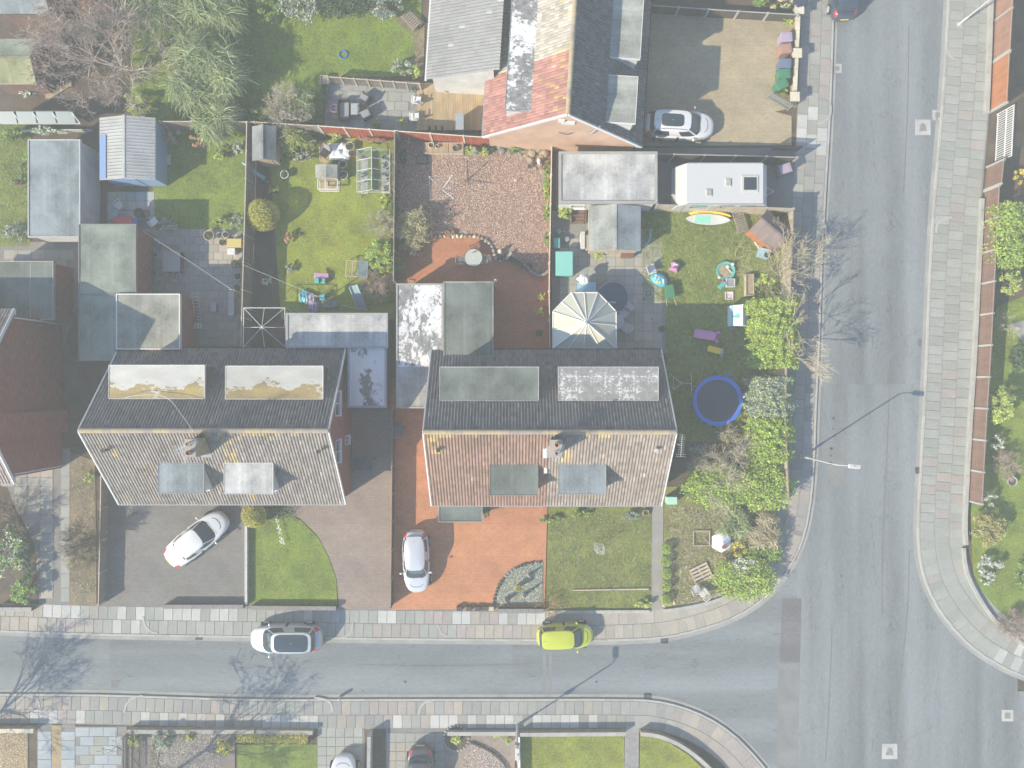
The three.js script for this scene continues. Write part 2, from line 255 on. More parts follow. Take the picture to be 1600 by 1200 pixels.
function crownPos(cx, cy, cz, rx, ry, rz, seed, clumps, tight) {
  const r = rng(seed), C = [];
  for (let i = 0; i < clumps; i++) { const a = r() * 6.283, v = mix(-0.35, 1, r()), h = Math.sqrt(Math.max(0, 1 - v * v)), k = mix(0.5, 1.0, Math.sqrt(r())) * (0.85 + 0.3 * r()); C.push([cx + Math.cos(a) * h * rx * k, cy + v * ry * k, cz + Math.sin(a) * h * rz * k, 0.82 + 0.36 * r()]); }
  return q => { const c = C[Math.floor(q() * C.length)]; return [c[0] + gauss(q) * rx * tight, c[1] + gauss(q) * ry * tight, c[2] + gauss(q) * rz * tight, c[3]]; };
}
class Twigs {                                    // thin three-sided tapered twigs in one geometry
  constructor() { this.p = []; this.c = []; this.n = []; }
  seg(a, b, ra, rb, col) {
    const dx = b[0] - a[0], dy = b[1] - a[1], dz = b[2] - a[2]; const L = Math.hypot(dx, dy, dz) || 1e-6; let ux = -dz, uy = 0, uz = dx; let l = Math.hypot(ux, uz); if (l < 1e-5) { ux = 1; uz = 0; l = 1; } ux /= l; uz /= l; const vx = (dy * uz - dz * uy) / L, vy = (dz * ux - dx * uz) / L, vz = (dx * uy - dy * ux) / L;
    const q = []; for (let k = 0; k < 3; k++) { const t = k * 2.0944 + 0.4, cs = Math.cos(t), sn = Math.sin(t); q.push([ux * cs + vx * sn, vy * sn, uz * cs + vz * sn]); }
    for (let k = 0; k < 3; k++) { const m = q[k], w = q[(k + 1) % 3]; const A = [a[0] + m[0] * ra, a[1] + m[1] * ra, a[2] + m[2] * ra], B = [a[0] + w[0] * ra, a[1] + w[1] * ra, a[2] + w[2] * ra], C = [b[0] + w[0] * rb, b[1] + w[1] * rb, b[2] + w[2] * rb], D = [b[0] + m[0] * rb, b[1] + m[1] * rb, b[2] + m[2] * rb]; this.p.push(...A, ...B, ...C, ...A, ...C, ...D); this.n.push(...m, ...w, ...w, ...m, ...w, ...m); for (let i = 0; i < 6; i++) this.c.push(col[0], col[1], col[2]); }
  }
  grow(a, dir, len, rad, depth, o, r) {          // recursive branching
    const steps = o.steps || 3; let p = a, d = dir.slice(), rd = rad; const col0 = pick(o.cols, r), k = 0.8 + 0.4 * r(), col = [col0[0] * k, col0[1] * k, col0[2] * k];
    for (let s = 0; s < steps; s++) {
      d = [d[0] + gauss(r) * o.wob, d[1] + gauss(r) * o.wob * 0.6 + (o.lift || 0) - (o.droop ? o.droop * (o.depth - depth + 1) * 0.3 : 0), d[2] + gauss(r) * o.wob]; const l = Math.hypot(...d); d = d.map(v => v / l);
      const q = [p[0] + d[0] * len / steps, p[1] + d[1] * len / steps, p[2] + d[2] * len / steps], r2 = Math.max(o.min || 0.003, rd * 0.82); this.seg(p, q, rd, r2, col); p = q; rd = r2;
      if (depth > 0 && (s > 0 || o.low)) for (let b = 0; b < (o.kids || 2); b++) { const th = r() * 6.283, sp = o.spread * (0.6 + 0.7 * r()); let e = [d[0] + Math.cos(th) * sp, d[1] + gauss(r) * sp * 0.7 + 0.12, d[2] + Math.sin(th) * sp]; const m = Math.hypot(...e); this.grow(p, e.map(v => v / m), len * (0.5 + 0.25 * r()), rd * 0.66, depth - 1, o, r); }
    }
  }
  geo() { const g = rawGeo(this.p, this.n, this.c); g.userData.keepUV = true; g.setAttribute('uv', new THREE.BufferAttribute(new Float32Array(this.p.length / 3 * 2), 2)); return g; }
}
const GREEN = { hedge: [[0.14, 0.25, 0.035], [0.19, 0.31, 0.05], [0.10, 0.19, 0.03], [0.25, 0.33, 0.06]], bright: [[0.23, 0.36, 0.05], [0.31, 0.40, 0.06], [0.17, 0.27, 0.04], [0.36, 0.42, 0.09]], dark: [[0.05, 0.09, 0.03], [0.07, 0.12, 0.045], [0.035, 0.06, 0.025]], grey: [[0.20, 0.25, 0.16], [0.27, 0.31, 0.22], [0.14, 0.18, 0.12], [0.38, 0.41, 0.33]], yellow: [[0.42, 0.38, 0.05], [0.33, 0.33, 0.05], [0.50, 0.43, 0.07], [0.22, 0.25, 0.05]], lime: [[0.36, 0.44, 0.08], [0.28, 0.36, 0.06], [0.44, 0.50, 0.14]], white: [[0.62, 0.64, 0.58], [0.50, 0.55, 0.45], [0.22, 0.29, 0.15]], gold: [[0.62, 0.44, 0.05], [0.55, 0.50, 0.10], [0.2, 0.25, 0.05]], rust: [[0.45, 0.20, 0.10], [0.38, 0.26, 0.14], [0.30, 0.15, 0.09]], straw: [[0.48, 0.41, 0.24], [0.38, 0.34, 0.18], [0.30, 0.30, 0.13], [0.55, 0.48, 0.30]] };
const TW = { pink: [[0.46, 0.36, 0.31], [0.37, 0.28, 0.24], [0.54, 0.44, 0.38]], green: [[0.31, 0.40, 0.16], [0.41, 0.49, 0.24], [0.24, 0.33, 0.12], [0.52, 0.57, 0.36]], pale: [[0.52, 0.47, 0.36], [0.42, 0.37, 0.27], [0.60, 0.56, 0.45]], dark: [[0.11, 0.09, 0.075], [0.16, 0.13, 0.10]], lime: [[0.42, 0.46, 0.12], [0.35, 0.40, 0.10], [0.50, 0.52, 0.18], [0.24, 0.29, 0.07]], straw: [[0.55, 0.48, 0.30], [0.46, 0.39, 0.22], [0.60, 0.55, 0.40]], cream: [[0.55, 0.52, 0.33], [0.47, 0.43, 0.22], [0.38, 0.36, 0.16], [0.62, 0.58, 0.40]] };
let plantSeed = 100;
// leafy bush: stems + crown. px,py = where its crown middle shows at height h/2
function bush(name, label, px, py, rx, rz, h, n, size, cols, o = {}) {
  const hc = h * 0.55, [x, z] = P(px, py, hc), s = plantSeed++, g = thing(name, label, o.cat || 'shrub', x, z, o.y ?? 0.09, o.group), r = rng(s);
  const t = new Twigs(); for (let i = 0; i < (o.stems || 5); i++) { const a = r() * 6.283; t.grow([0, 0, 0], [Math.cos(a) * 0.5, 1, Math.sin(a) * 0.5], h * 0.7, 0.03 + 0.02 * Math.min(rx, 2), 1, { wob: 0.25, spread: 0.7, cols: TW.dark, kids: 2 }, r); }
  mkl(g, 'stem', t.geo(), MA.twig);
  mkl(g, 'crown', leaves(n, crownPos(0, hc, 0, rx * 0.82, h * 0.42, rz * 0.82, s + 500, o.clumps || Math.max(12, Math.round(rx * rz * 22)), o.tight || 0.2), size, cols, r, o.up ?? 0.45), MA.leaf);
  return g;
}
// clipped ball of fine leaves
function ball(name, label, px, py, rad, n, size, cols, o = {}) {
  const [x, z] = P(px, py, rad), s = plantSeed++, g = thing(name, label, o.cat || 'shrub', x, z, o.y ?? 0.09, o.group), r = rng(s), lump = tn(s, 8);
  mkl(g, 'stem', bar([0, 0, 0], [0, rad * 0.6, 0], 0.05, 0.03), MA.bark);
  mkl(g, 'crown', leaves(n, q => { const a = q() * 6.283, v = mix(-0.6, 1, q()), k = rad * (0.90 + 0.16 * lump(a / 6.283, v * 0.5 + 0.5)) * (0.93 + 0.1 * q()), h = Math.sqrt(1 - v * v); return [Math.cos(a) * h * k, rad * 0.95 + v * k * 0.95, Math.sin(a) * h * k]; }, size, cols, r, 0.35), MA.leaf);
  return g;
}
// bare shrub or tree of twigs; px,py = where it stands on the ground
function bare(name, label, px, py, h, o = {}) {
  const [x, z] = P(px, py), s = plantSeed++, g = thing(name, label, o.cat || 'shrub', x, z, 0.09, o.group), r = rng(s), t = new Twigs(), trunk = new Twigs();
  const stems = o.stems || 5, opt = { wob: o.wob || 0.3, spread: o.spread || 0.8, cols: o.cols || TW.pale, kids: o.kids || 2, depth: o.depth ?? 3, steps: o.steps || 3, min: o.min || 0.006, lift: o.lift || 0, droop: o.droop || 0, low: o.low };
  let top = [0, 0, 0];
  if (o.trunk) { const q = [gauss(r) * 0.1 + (o.lean ? o.lean[0] : 0), o.trunk, gauss(r) * 0.1 + (o.lean ? o.lean[1] : 0)]; trunk.seg([0, -0.05, 0], q, o.r0 || 0.12, (o.r0 || 0.12) * 0.8, opt.cols[0]); top = q; }
  for (let i = 0; i < stems; i++) { const a = (i + r() * 0.7) / stems * 6.283, e = o.open ?? 0.8; const L = (h - (o.trunk || 0)); t.grow(top, [Math.cos(a) * e * (0.5 + r()), 1, Math.sin(a) * e * (0.5 + r())].map((v, k, q) => v / Math.hypot(...q)), L * (0.45 + 0.2 * r()), (o.r0 || 0.08) * 0.6, opt.depth, opt, r); }
  if (o.trunk) mkl(g, 'trunk', trunk.geo(), MA.twig); mkl(g, o.trunk ? 'crown' : 'branches', t.geo(), MA.twig);
  if (o.leafN) mkl(g, 'leaves', leaves(o.leafN, crownPos(0, h * 0.5, 0, o.lr || h * 0.4, h * 0.3, o.lr || h * 0.4, s + 900, 24, 0.25), o.leafS || 0.07, o.leafC || GREEN.bright, r), MA.leaf);
  return g;
}
// feathery plant of many arching strands
function plume(name, label, px, py, rad, h, n, o = {}) {
  const hc = h * 0.5, [x, z] = P(px, py, hc), s = plantSeed++, g = thing(name, label, o.cat || 'shrub', x, z, 0.09, o.group), r = rng(s), t = new Twigs(), st = new Twigs(), cols = o.cols || TW.green;
  const K = o.stems || 9, tips = [];
  for (let i = 0; i < K; i++) { const a = r() * 6.283, k = Math.sqrt(r()) * rad * 0.62; const q = [Math.cos(a) * k * (o.sx || 1), h * (0.5 + 0.35 * r()) * (1 - 0.25 * k / rad), Math.sin(a) * k * (o.sz || 1)]; st.seg([q[0] * 0.2, -0.02, q[2] * 0.2], [q[0] * 0.7, q[1] * 0.6, q[2] * 0.7], o.r0 || 0.05, (o.r0 || 0.05) * 0.6, TW.dark[0]); st.seg([q[0] * 0.7, q[1] * 0.6, q[2] * 0.7], q, (o.r0 || 0.05) * 0.6, 0.015, TW.dark[1]); tips.push(q); }
  for (let i = 0; i < n; i++) { const b = pick(tips, r), a = r() * 6.283, L = rad * (0.16 + 0.26 * r()), w = (o.w || 0.012) * (0.7 + 0.7 * r()), c0 = pick(cols, r), k = 0.75 + 0.5 * r(), c = [c0[0] * k, c0[1] * k, c0[2] * k]; let p = [b[0] + gauss(r) * rad * 0.12, b[1] + gauss(r) * h * 0.1, b[2] + gauss(r) * rad * 0.12], vy = 0.9 * (r() * 1.2 - 0.2), dir = a; for (let s2 = 0; s2 < 4; s2++) { const q = [p[0] + Math.cos(dir) * L / 4, p[1] + vy * L / 4, p[2] + Math.sin(dir) * L / 4]; t.seg(p, q, w, w * 0.8, c); p = q; vy -= o.droop ?? 0.45; dir += gauss(r) * 0.35; } }
  mkl(g, 'stem', st.geo(), MA.twig); mkl(g, 'crown', t.geo(), MA.twig); return g;
}
// long hedge along a plan polyline
function hedge(name, label, pts, w, h, n, size, cols, o = {}) {
  const [x, z] = pts[0], s = plantSeed++, g = thing(name, label, 'hedge', x, z, 0.09, o.group), r = rng(s), L = along(pts), lump = tn(s, 16);
  const loc = q => { const t = q() * L.len, a = L.at(t), u = q() * 2 - 1, f = 0.75 + 0.55 * lump(t / L.len, 0.3), e = Math.sqrt(1 - u * u * 0.8), off = u * w / 2 * f, y = h * (0.25 + 0.75 * e * (0.72 + 0.5 * lump(t / L.len, u * 0.5 + 0.5))) * (q() < 0.3 ? q() : 1); return [a.x - a.dz * off - x + gauss(q) * 0.1, y, a.z + a.dx * off - z + gauss(q) * 0.1, 0.8 + 0.5 * lump(t / L.len + 0.4, u)]; };
  const t = new Twigs(); for (let d = 0.3; d < L.len; d += 0.7) { const a = L.at(d); t.grow([a.x - x, 0, a.z - z], [gauss(r) * 0.3, 1, gauss(r) * 0.3], h * 0.7, 0.04, 1, { wob: 0.2, spread: 0.6, cols: TW.dark, kids: 2 }, r); }
  mkl(g, 'stem', t.geo(), MA.twig); mkl(g, 'foliage', leaves(n, loc, size, cols, r, 0.45), MA.leaf); return g;
}
// blades over a polygon: nobody could count them
const tuftG = (() => { const p = [], r = rng(5); for (let i = 0; i < 7; i++) { const a = r() * 6.283, l = 0.5 + 0.5 * r(), lean = 0.3 + 0.9 * r(), bx = gauss(r) * 0.35, bz = gauss(r) * 0.35, cx = Math.cos(a), cz = Math.sin(a); p.push(bx - cz * 0.09, 0, bz + cx * 0.09, bx + cz * 0.09, 0, bz - cx * 0.09, bx + cx * lean, l, bz + cz * lean); } return rawGeo(p); })();
function grass(label, poly, density, size, cols, seed, y = 0.1, skip) {
  const r = rng(seed), xs = poly.map(p => p[0]), zs = poly.map(p => p[1]), x0 = Math.min(...xs), x1 = Math.max(...xs), z0 = Math.min(...zs), z1 = Math.max(...zs); const n = Math.round((x1 - x0) * (z1 - z0) * density), L = [], pat = fbm(seed, 6, 3);
  for (let i = 0; i < n; i++) { const x = mix(x0, x1, r()), z = mix(z0, z1, r()); if (inPoly(x, z, poly) && !(skip && skip(x, z))) L.push([x, z]); }
  const im = new THREE.InstancedMesh(tuftG, mat([1, 1, 1], { roughness: 0.85 }), L.length), m = new THREE.Matrix4(), c = new THREE.Color(), q = new THREE.Quaternion(), up = new THREE.Vector3(0, 1, 0);
  L.forEach(([x, z], i) => { const s = size * (0.6 + 0.8 * r()); q.setFromAxisAngle(up, r() * 6.283); m.compose(new THREE.Vector3(x, y - 0.01, z), q, new THREE.Vector3(s, s * (0.5 + 0.6 * r()), s)); im.setMatrixAt(i, m); const k = pick(cols, r), f = (0.7 + 0.4 * r()) * (0.75 + 0.5 * pat((x - x0) / (x1 - x0 + 0.1), (z - z0) / (z1 - z0 + 0.1))); c.setRGB(k[0] * f, k[1] * f, k[2] * f); im.setColorAt(i, c); });
  im.name = numbered('grass'); im.castShadow = im.receiveShadow = true; tag(im, label, 'grass', null, 'stuff'); scene.add(im); return im;
}
const stoneG = (() => { const g = new THREE.IcosahedronGeometry(1, 0); g.scale(1, 0.6, 0.8); return g; })();
function gravel(label, poly, density, size, cols, seed, y = 0.1, skip) {
  const r = rng(seed), xs = poly.map(p => p[0]), zs = poly.map(p => p[1]), x0 = Math.min(...xs), x1 = Math.max(...xs), z0 = Math.min(...zs), z1 = Math.max(...zs); const n = Math.round((x1 - x0) * (z1 - z0) * density), L = [];
  for (let i = 0; i < n; i++) { const x = mix(x0, x1, r()), z = mix(z0, z1, r()); if (inPoly(x, z, poly) && !(skip && skip(x, z))) L.push([x, z]); }
  const im = new THREE.InstancedMesh(stoneG, mat([1, 1, 1], { roughness: 0.85 }), L.length), m = new THREE.Matrix4(), c = new THREE.Color(), e = new THREE.Euler(), q = new THREE.Quaternion();
  L.forEach(([x, z], i) => { const s = size * (0.5 + 0.9 * r()); e.set(r() * 0.7, r() * 6.28, r() * 0.7); q.setFromEuler(e); m.compose(new THREE.Vector3(x, y + s * 0.2, z), q, new THREE.Vector3(s, s, s)); im.setMatrixAt(i, m); const k = pick(cols, r), f = 0.7 + 0.6 * r(); c.setRGB(k[0] * f, k[1] * f, k[2] * f); im.setColorAt(i, c); });
  im.name = numbered('gravel'); im.castShadow = im.receiveShadow = true; tag(im, label, 'gravel', null, 'stuff'); scene.add(im); return im;
}

// ---------------------------------------------------------------- fences, walls, paving
function fence(label, pts, h, o = {}) {           // posts, rails and close boards (boards are 3 px wide in the photo: joined per panel)
  const g = thing(o.name || 'timber_fence', label, 'fence', pts[0][0], pts[0][1], 0.06, o.group), r = rng(pts.length * 7 + Math.round(pts[0][0] * 13)), L = along(pts), step = o.step || 1.83, n = Math.max(1, Math.round(L.len / step));
  const mB = o.mat || MA.woodBrown, mP = o.post || MA.woodPale, y = 0.06;
  for (let i = 0; i < n; i++) {
    const a = L.at(i * L.len / n), b = L.at((i + 1) * L.len / n), A = [a.x, a.z], B = [b.x, b.z], len = Math.hypot(B[0] - A[0], B[1] - A[1]), dx = (B[0] - A[0]) / len, dz = (B[1] - A[1]) / len, bs = [];
    if (o.horizontal) { const k = Math.round(h / 0.15); for (let j = 0; j < k; j++) { const w = (j % 2) * 0.014 + r() * 0.006; bs.push(obox([A[0] - dz * w, A[1] + dx * w], [B[0] - dz * w, B[1] + dx * w], 0.018, y + 0.06 + j * h / k, y + 0.06 + (j + 1) * h / k + 0.012)); } }
    else { const bw = o.bw || 0.12, k = Math.max(2, Math.round((len - 0.1) / bw)); for (let j = 0; j < k; j++) { const s0 = 0.05 + j * (len - 0.1) / k, s1 = s0 + (len - 0.1) / k - (o.gap || 0.006), w = (j % 2) * 0.016; bs.push(obox([A[0] + dx * s0 - dz * w, A[1] + dz * s0 + dx * w], [A[0] + dx * s1 - dz * w, A[1] + dz * s1 + dx * w], 0.018, y + 0.04, y + h - 0.03 + r() * 0.025)); } }
    for (const q of [0.25, 0.8]) bs.push(obox([A[0] + dx * 0.05 + dz * 0.03, A[1] + dz * 0.05 - dx * 0.03], [B[0] - dx * 0.05 + dz * 0.03, B[1] - dz * 0.05 - dx * 0.03], 0.035, y + h * q, y + h * q + 0.07));
    mk(g, 'panel', bs, mB);
    if (o.cap !== false) mk(g, 'capping_rail', obox([A[0] + dx * 0.06, A[1] + dz * 0.06], [B[0] - dx * 0.06, B[1] - dz * 0.06], 0.06, y + h, y + h + 0.025), o.capMat || mP);
  }
  for (let i = 0; i <= n; i++) { const a = L.at(i * L.len / n); mk(g, 'post', obox([a.x - a.dx * (o.pw || 0.05), a.z - a.dz * (o.pw || 0.05)], [a.x + a.dx * (o.pw || 0.05), a.z + a.dz * (o.pw || 0.05)], (o.pw || 0.05) * 2.1, y - 0.05, y + h + 0.06), mP); }
  return g;
}
function wall(label, pts, h, w, m, o = {}) {      // masonry wall with coping stones
  const g = thing(o.name || 'garden_wall', label, 'wall', pts[0][0], pts[0][1], 0.05, o.group), L = along(pts); const y = 0.05;
  mk(g, 'masonry', slab(band(pts, -w / 2, w / 2), y, y + h), m);
  const cs = o.cs || 0.6, n = Math.max(1, Math.round(L.len / cs));
  if (o.cope !== false) for (let i = 0; i < n; i++) { const a = L.at(i * L.len / n + 0.006), b = L.at((i + 1) * L.len / n - 0.006); mk(g, 'coping_stone', obox([a.x, a.z], [b.x, b.z], w + 0.06, y + h + 0.002, y + h + 0.06 + (i % 3) * 0.003), o.cope || MA.concrete); }
  return g;
}
const slabGeos = {};
function slabGeo(a, b, t, k) { const key = [a, b, t, k].join(); if (!slabGeos[key]) { const g = new THREE.BoxGeometry(a, t, b); const uv = g.attributes.uv, p = g.attributes.position; for (let i = 0; i < uv.count; i++) uv.setXY(i, p.getX(i) + k * 0.83, p.getZ(i) + k * 1.27); slabGeos[key] = g; } return slabGeos[key]; }
function addSlab(parent, x, z, a, b, turn, top, m, r, name = 'paving_slab') { const q = new THREE.Mesh(slabGeo(a, b, 0.05, Math.floor(r() * 6)), m); q.name = name; q.position.set(x, top - 0.025 + (r() - 0.5) * 0.006, z); q.rotation.set((r() - 0.5) * 0.008, turn + (r() - 0.5) * 0.006, (r() - 0.5) * 0.008, 'YXZ'); q.castShadow = q.receiveShadow = true; parent.add(q); return q; }
// rows of slabs across a strip that follows a kerb line; rows = [[offset, depth, length along, stagger]]
function paveStrip(parent, line, rows, matFn, seed, top = 0.11, most = 290) {
  const r = rng(seed), L = along(line); let c = 0;
  for (const [off, dep, len, st] of rows) for (let s = st; s < L.len - len * 0.4; s += len) { const a = L.at(s + len / 2); const x = a.x - a.dz * (off + dep / 2), z = a.z + a.dx * (off + dep / 2); const k = matFn(x, z, r, s, off); if (!k || c++ > most) continue; addSlab(parent, x, z, len - 0.03, dep - 0.03, -Math.atan2(a.dz, a.dx), top, k, r); }
}
function pave(parent, poly, ox, oz, turn, a, b, matFn, seed, top = 0.11, stagger = 0.5, gap = 0.028) {
  const r = rng(seed), c = Math.cos(turn), s = Math.sin(turn);
  for (let j = -40; j < 40; j++) for (let i = -40; i < 40; i++) { const u = (i + 0.5 + (j & 1 ? stagger : 0)) * a, v = (j + 0.5) * b, x = ox + u * c + v * s, z = oz - u * s + v * c; let ok = true; for (const [p, q] of [[-0.45, -0.45], [0.45, -0.45], [0.45, 0.45], [-0.45, 0.45]]) { const xx = x + p * a * c + q * b * s, zz = z - p * a * s + q * b * c; if (!inPoly(xx, zz, poly)) { ok = false; break; } } if (!ok) continue; const m = matFn(x, z, r, i, j); if (m) addSlab(parent, x, z, a - gap, b - gap, turn, top, m, r); }
}
function pavedArea(name, pts, mBed, y) { const m = struct(name, slab(pts, 0.0, y), mBed); return m; }

// ---------------------------------------------------------------- tiled roofs and houses
// interlocking roll tiles on one slope: O eave corner, U along the eave, V up the slope
function tileSlope(O, U, V, lu, lv, colFn, o = {}) {
  const N = new THREE.Vector3().crossVectors(U, V), flip = N.y < 0; if (flip) N.negate(); const pitch = o.pitch || 0.18, gauge = o.gauge || 0.345, nu = Math.round(lu / pitch), nc = Math.round(lv / gauge), r = rng(o.seed || 3); const prof = o.prof || [[0, 0], [0.12, 0.002], [0.34, 0.036], [0.52, 0.048], [0.68, 0.038], [0.78, 0]]; const K = prof.length, pos = [], nor = [], col = [];
  const pt = (u, v, n) => [O.x + U.x * u + V.x * v + N.x * n, O.y + U.y * u + V.y * v + N.y * n, O.z + U.z * u + V.z * v + N.z * n]; const pu = lu / nu, pv = lv / nc;
  for (let j = 0; j < nc; j++) for (let i = 0; i < nu; i++) {
    const c = colFn((i + 0.5) * pu, (j + 0.5) * pv, r), lift = 0.023 + r() * 0.006, v0 = j * pv - 0.015 + (r() - 0.5) * 0.008, v1 = (j + 1) * pv;
    for (let k = 0; k < K; k++) {
      const [a, ha] = prof[k], [b, hb] = k < K - 1 ? prof[k + 1] : [1, prof[0][1]]; const u0 = (i + a) * pu, u1 = (i + b) * pu; const s = (hb - ha) / ((b - a) * pu), nl = Math.hypot(1, s), n0 = [(N.x - U.x * s) / nl, (N.y - U.y * s) / nl, (N.z - U.z * s) / nl];
      const A = pt(u0, v0, ha + lift), B = pt(u1, v0, hb + lift), C = pt(u1, v1, hb), D = pt(u0, v1, ha); if (flip) pos.push(...A, ...C, ...B, ...A, ...D, ...C); else pos.push(...A, ...B, ...C, ...A, ...C, ...D); for (let q = 0; q < 6; q++) { nor.push(...n0); col.push(...c); }
      const E = pt(u0, v0, -0.01), G = pt(u1, v0, -0.01); if (flip) pos.push(...E, ...B, ...G, ...E, ...A, ...B); else pos.push(...E, ...G, ...B, ...E, ...B, ...A); for (let q = 0; q < 6; q++) { nor.push(-V.x, -V.y, -V.z); col.push(c[0], c[1], c[2]); }
    }
  }
  const g = rawGeo(pos, nor, col); g.userData.keepUV = true; g.setAttribute('uv', new THREE.BufferAttribute(new Float32Array(pos.length / 3 * 2), 2)); return g;
}
function windowOn(parent, cx, cy, cz, w, h, axis, mull = 1, fm = MA.white) {   // frame proud of a wall + glass behind; axis = outward direction 'x+','x-','z+','z-'
  const s = axis[1] === '+' ? 1 : -1, X_ = axis[0] === 'x', t = 0.05, f = 0.06; const b = (a0, a1, y0, y1, d0, d1) => X_ ? box(Math.min(cx + s * d0, cx + s * d1), Math.max(cx + s * d0, cx + s * d1), y0, y1, cz + a0, cz + a1) : box(cx + a0, cx + a1, y0, y1, Math.min(cz + s * d0, cz + s * d1), Math.max(cz + s * d0, cz + s * d1));
  const fr = [b(-w / 2, w / 2, cy + h / 2 - f, cy + h / 2, 0, t), b(-w / 2, w / 2, cy - h / 2, cy - h / 2 + f, 0, t), b(-w / 2, -w / 2 + f, cy - h / 2 + f, cy + h / 2 - f, 0, t), b(w / 2 - f, w / 2, cy - h / 2 + f, cy + h / 2 - f, 0, t)];
  for (let i = 1; i <= mull; i++) { const a = -w / 2 + w * i / (mull + 1); fr.push(b(a - f / 2, a + f / 2, cy - h / 2 + f, cy + h / 2 - f, 0, t)); }
  const m = mk(parent, 'window', fr, fm), host = parent.parent === scene ? m : parent; mk(host, 'pane', b(-w / 2 + f, w / 2 - f, cy - h / 2 + f, cy + h / 2 - f, 0.005, 0.02), MA.glassDark); mk(host, 'sill', b(-w / 2 - 0.05, w / 2 + 0.05, cy - h / 2 - 0.06, cy - h / 2 - 0.002, 0, 0.14), fm); return m;
}
const tileNoise = tn(91, 32), tileNoise2 = fbm(93, 8, 4);
function lichen(base, spots, vary = 0.46) {        // per-tile colour with patches of yellow lichen at given places
  return (wx, wv, r) => { const k = 1 - vary / 2 + vary * r() + 0.35 * (tileNoise2(wx / 9, wv / 9) - 0.5); let c = [base[0] * k, base[1] * k, base[2] * k]; const big = r(); if (big > 0.985) c = [c[0] * 1.5, c[1] * 1.5, c[2] * 1.45]; for (const [u, v, ru, rv, s] of spots) { const d = Math.hypot((wx - u) / ru, (wv - v) / rv) + (tileNoise(wx / 4, wv / 4) - 0.5) * 0.9; if (d < 1 && r() < s) { const y = 0.7 + 0.5 * r(), m = 0.25 + 0.5 * r(); c = [mix(c[0], 0.50 * y, m), mix(c[1], 0.37 * y, m), mix(c[2], 0.11 * y, m)]; } } return c; };
}
const TILE_BROWN = [0.34, 0.215, 0.165], TILE_GREY = [0.25, 0.22, 0.20], TILE_BLACK = [0.045, 0.045, 0.05], TILE_RED = [0.33, 0.165, 0.14];
// flat-roofed dormer standing on a slope
function dormer(house, x0, x1, z0, z1, h, hb, m, cheek, o = {}) {   // z0..z1 plan depth, hb height where its face meets the slope
  const zin = Math.min(z0, z1), zout = Math.max(z0, z1), front = o.front ?? 1, ov = 0.10;
  const d = mk(house, 'dormer', box(x0 + ov, x1 - ov, hb - 0.5, h - 0.12, zin + (front < 0 ? ov : 0), zout - (front > 0 ? ov : 0)), cheek);
  mk(d, 'dormer_roof', box(x0 + 0.03, x1 - 0.03, h - 0.05, h, zin + 0.03, zout - 0.03), m);
  mk(d, 'fascia', [box(x0, x1, h - 0.18, h + (o.lip ?? 0.03), zin, zin + 0.028), box(x0, x1, h - 0.18, h + (o.lip ?? 0.03), zout - 0.028, zout), box(x0, x0 + 0.028, h - 0.18, h + (o.lip ?? 0.03), zin + 0.03, zout - 0.03), box(x1 - 0.028, x1, h - 0.18, h + (o.lip ?? 0.03), zin + 0.03, zout - 0.03)], o.fascia || MA.white);
  if (o.seam) for (const t of o.seam) mk(d, 'felt_lap', box(mix(x0, x1, t) - 0.02, mix(x0, x1, t) + 0.02, h, h + 0.008, zin + 0.04, zout - 0.04), o.seamMat || m);
  const zf = front > 0 ? zout - ov : zin + ov, w = (x1 - x0) * 0.8; windowOn(d, (x0 + x1) / 2, (h + hb) / 2 - 0.02, zf + front * 0.002, w, Math.min(1.05, h - hb - 0.4), front > 0 ? 'z+' : 'z-', Math.max(1, Math.round(w / 0.9) - 1));
  return d;
}
function flatRoof(parent, x0, x1, z0, z1, h, m, o = {}) {      // felted deck with upstands and fascia; returns the deck
  const d = mk(parent, 'flat_roof', box(x0 + 0.05, x1 - 0.05, h - 0.08, h, z0 + 0.05, z1 - 0.05), m); const L = o.lip ?? 0.05, t = o.t || 0.06, fm = o.edge || MA.concrete;
  mk(d, 'roof_edge', [box(x0, x1, h - 0.2, h + L, z0, z0 + t), box(x0, x1, h - 0.2, h + L, z1 - t, z1), box(x0, x0 + t, h - 0.2, h + L, z0 + t + 0.001, z1 - t - 0.001), box(x1 - t, x1, h - 0.2, h + L, z0 + t + 0.001, z1 - t - 0.001)], fm);
  for (const t2 of o.seamX || []) mk(d, 'felt_lap', box(mix(x0, x1, t2) - 0.025, mix(x0, x1, t2) + 0.025, h, h + 0.012, z0 + t + 0.01, z1 - t - 0.01), o.lapMat || m);
  for (const t2 of o.seamZ || []) mk(d, 'felt_lap', box(x0 + t + 0.01, x1 - t - 0.01, h, h + 0.012, mix(z0, z1, t2) - 0.025, mix(z0, z1, t2) + 0.025), o.lapMat || m);
  return d;
}
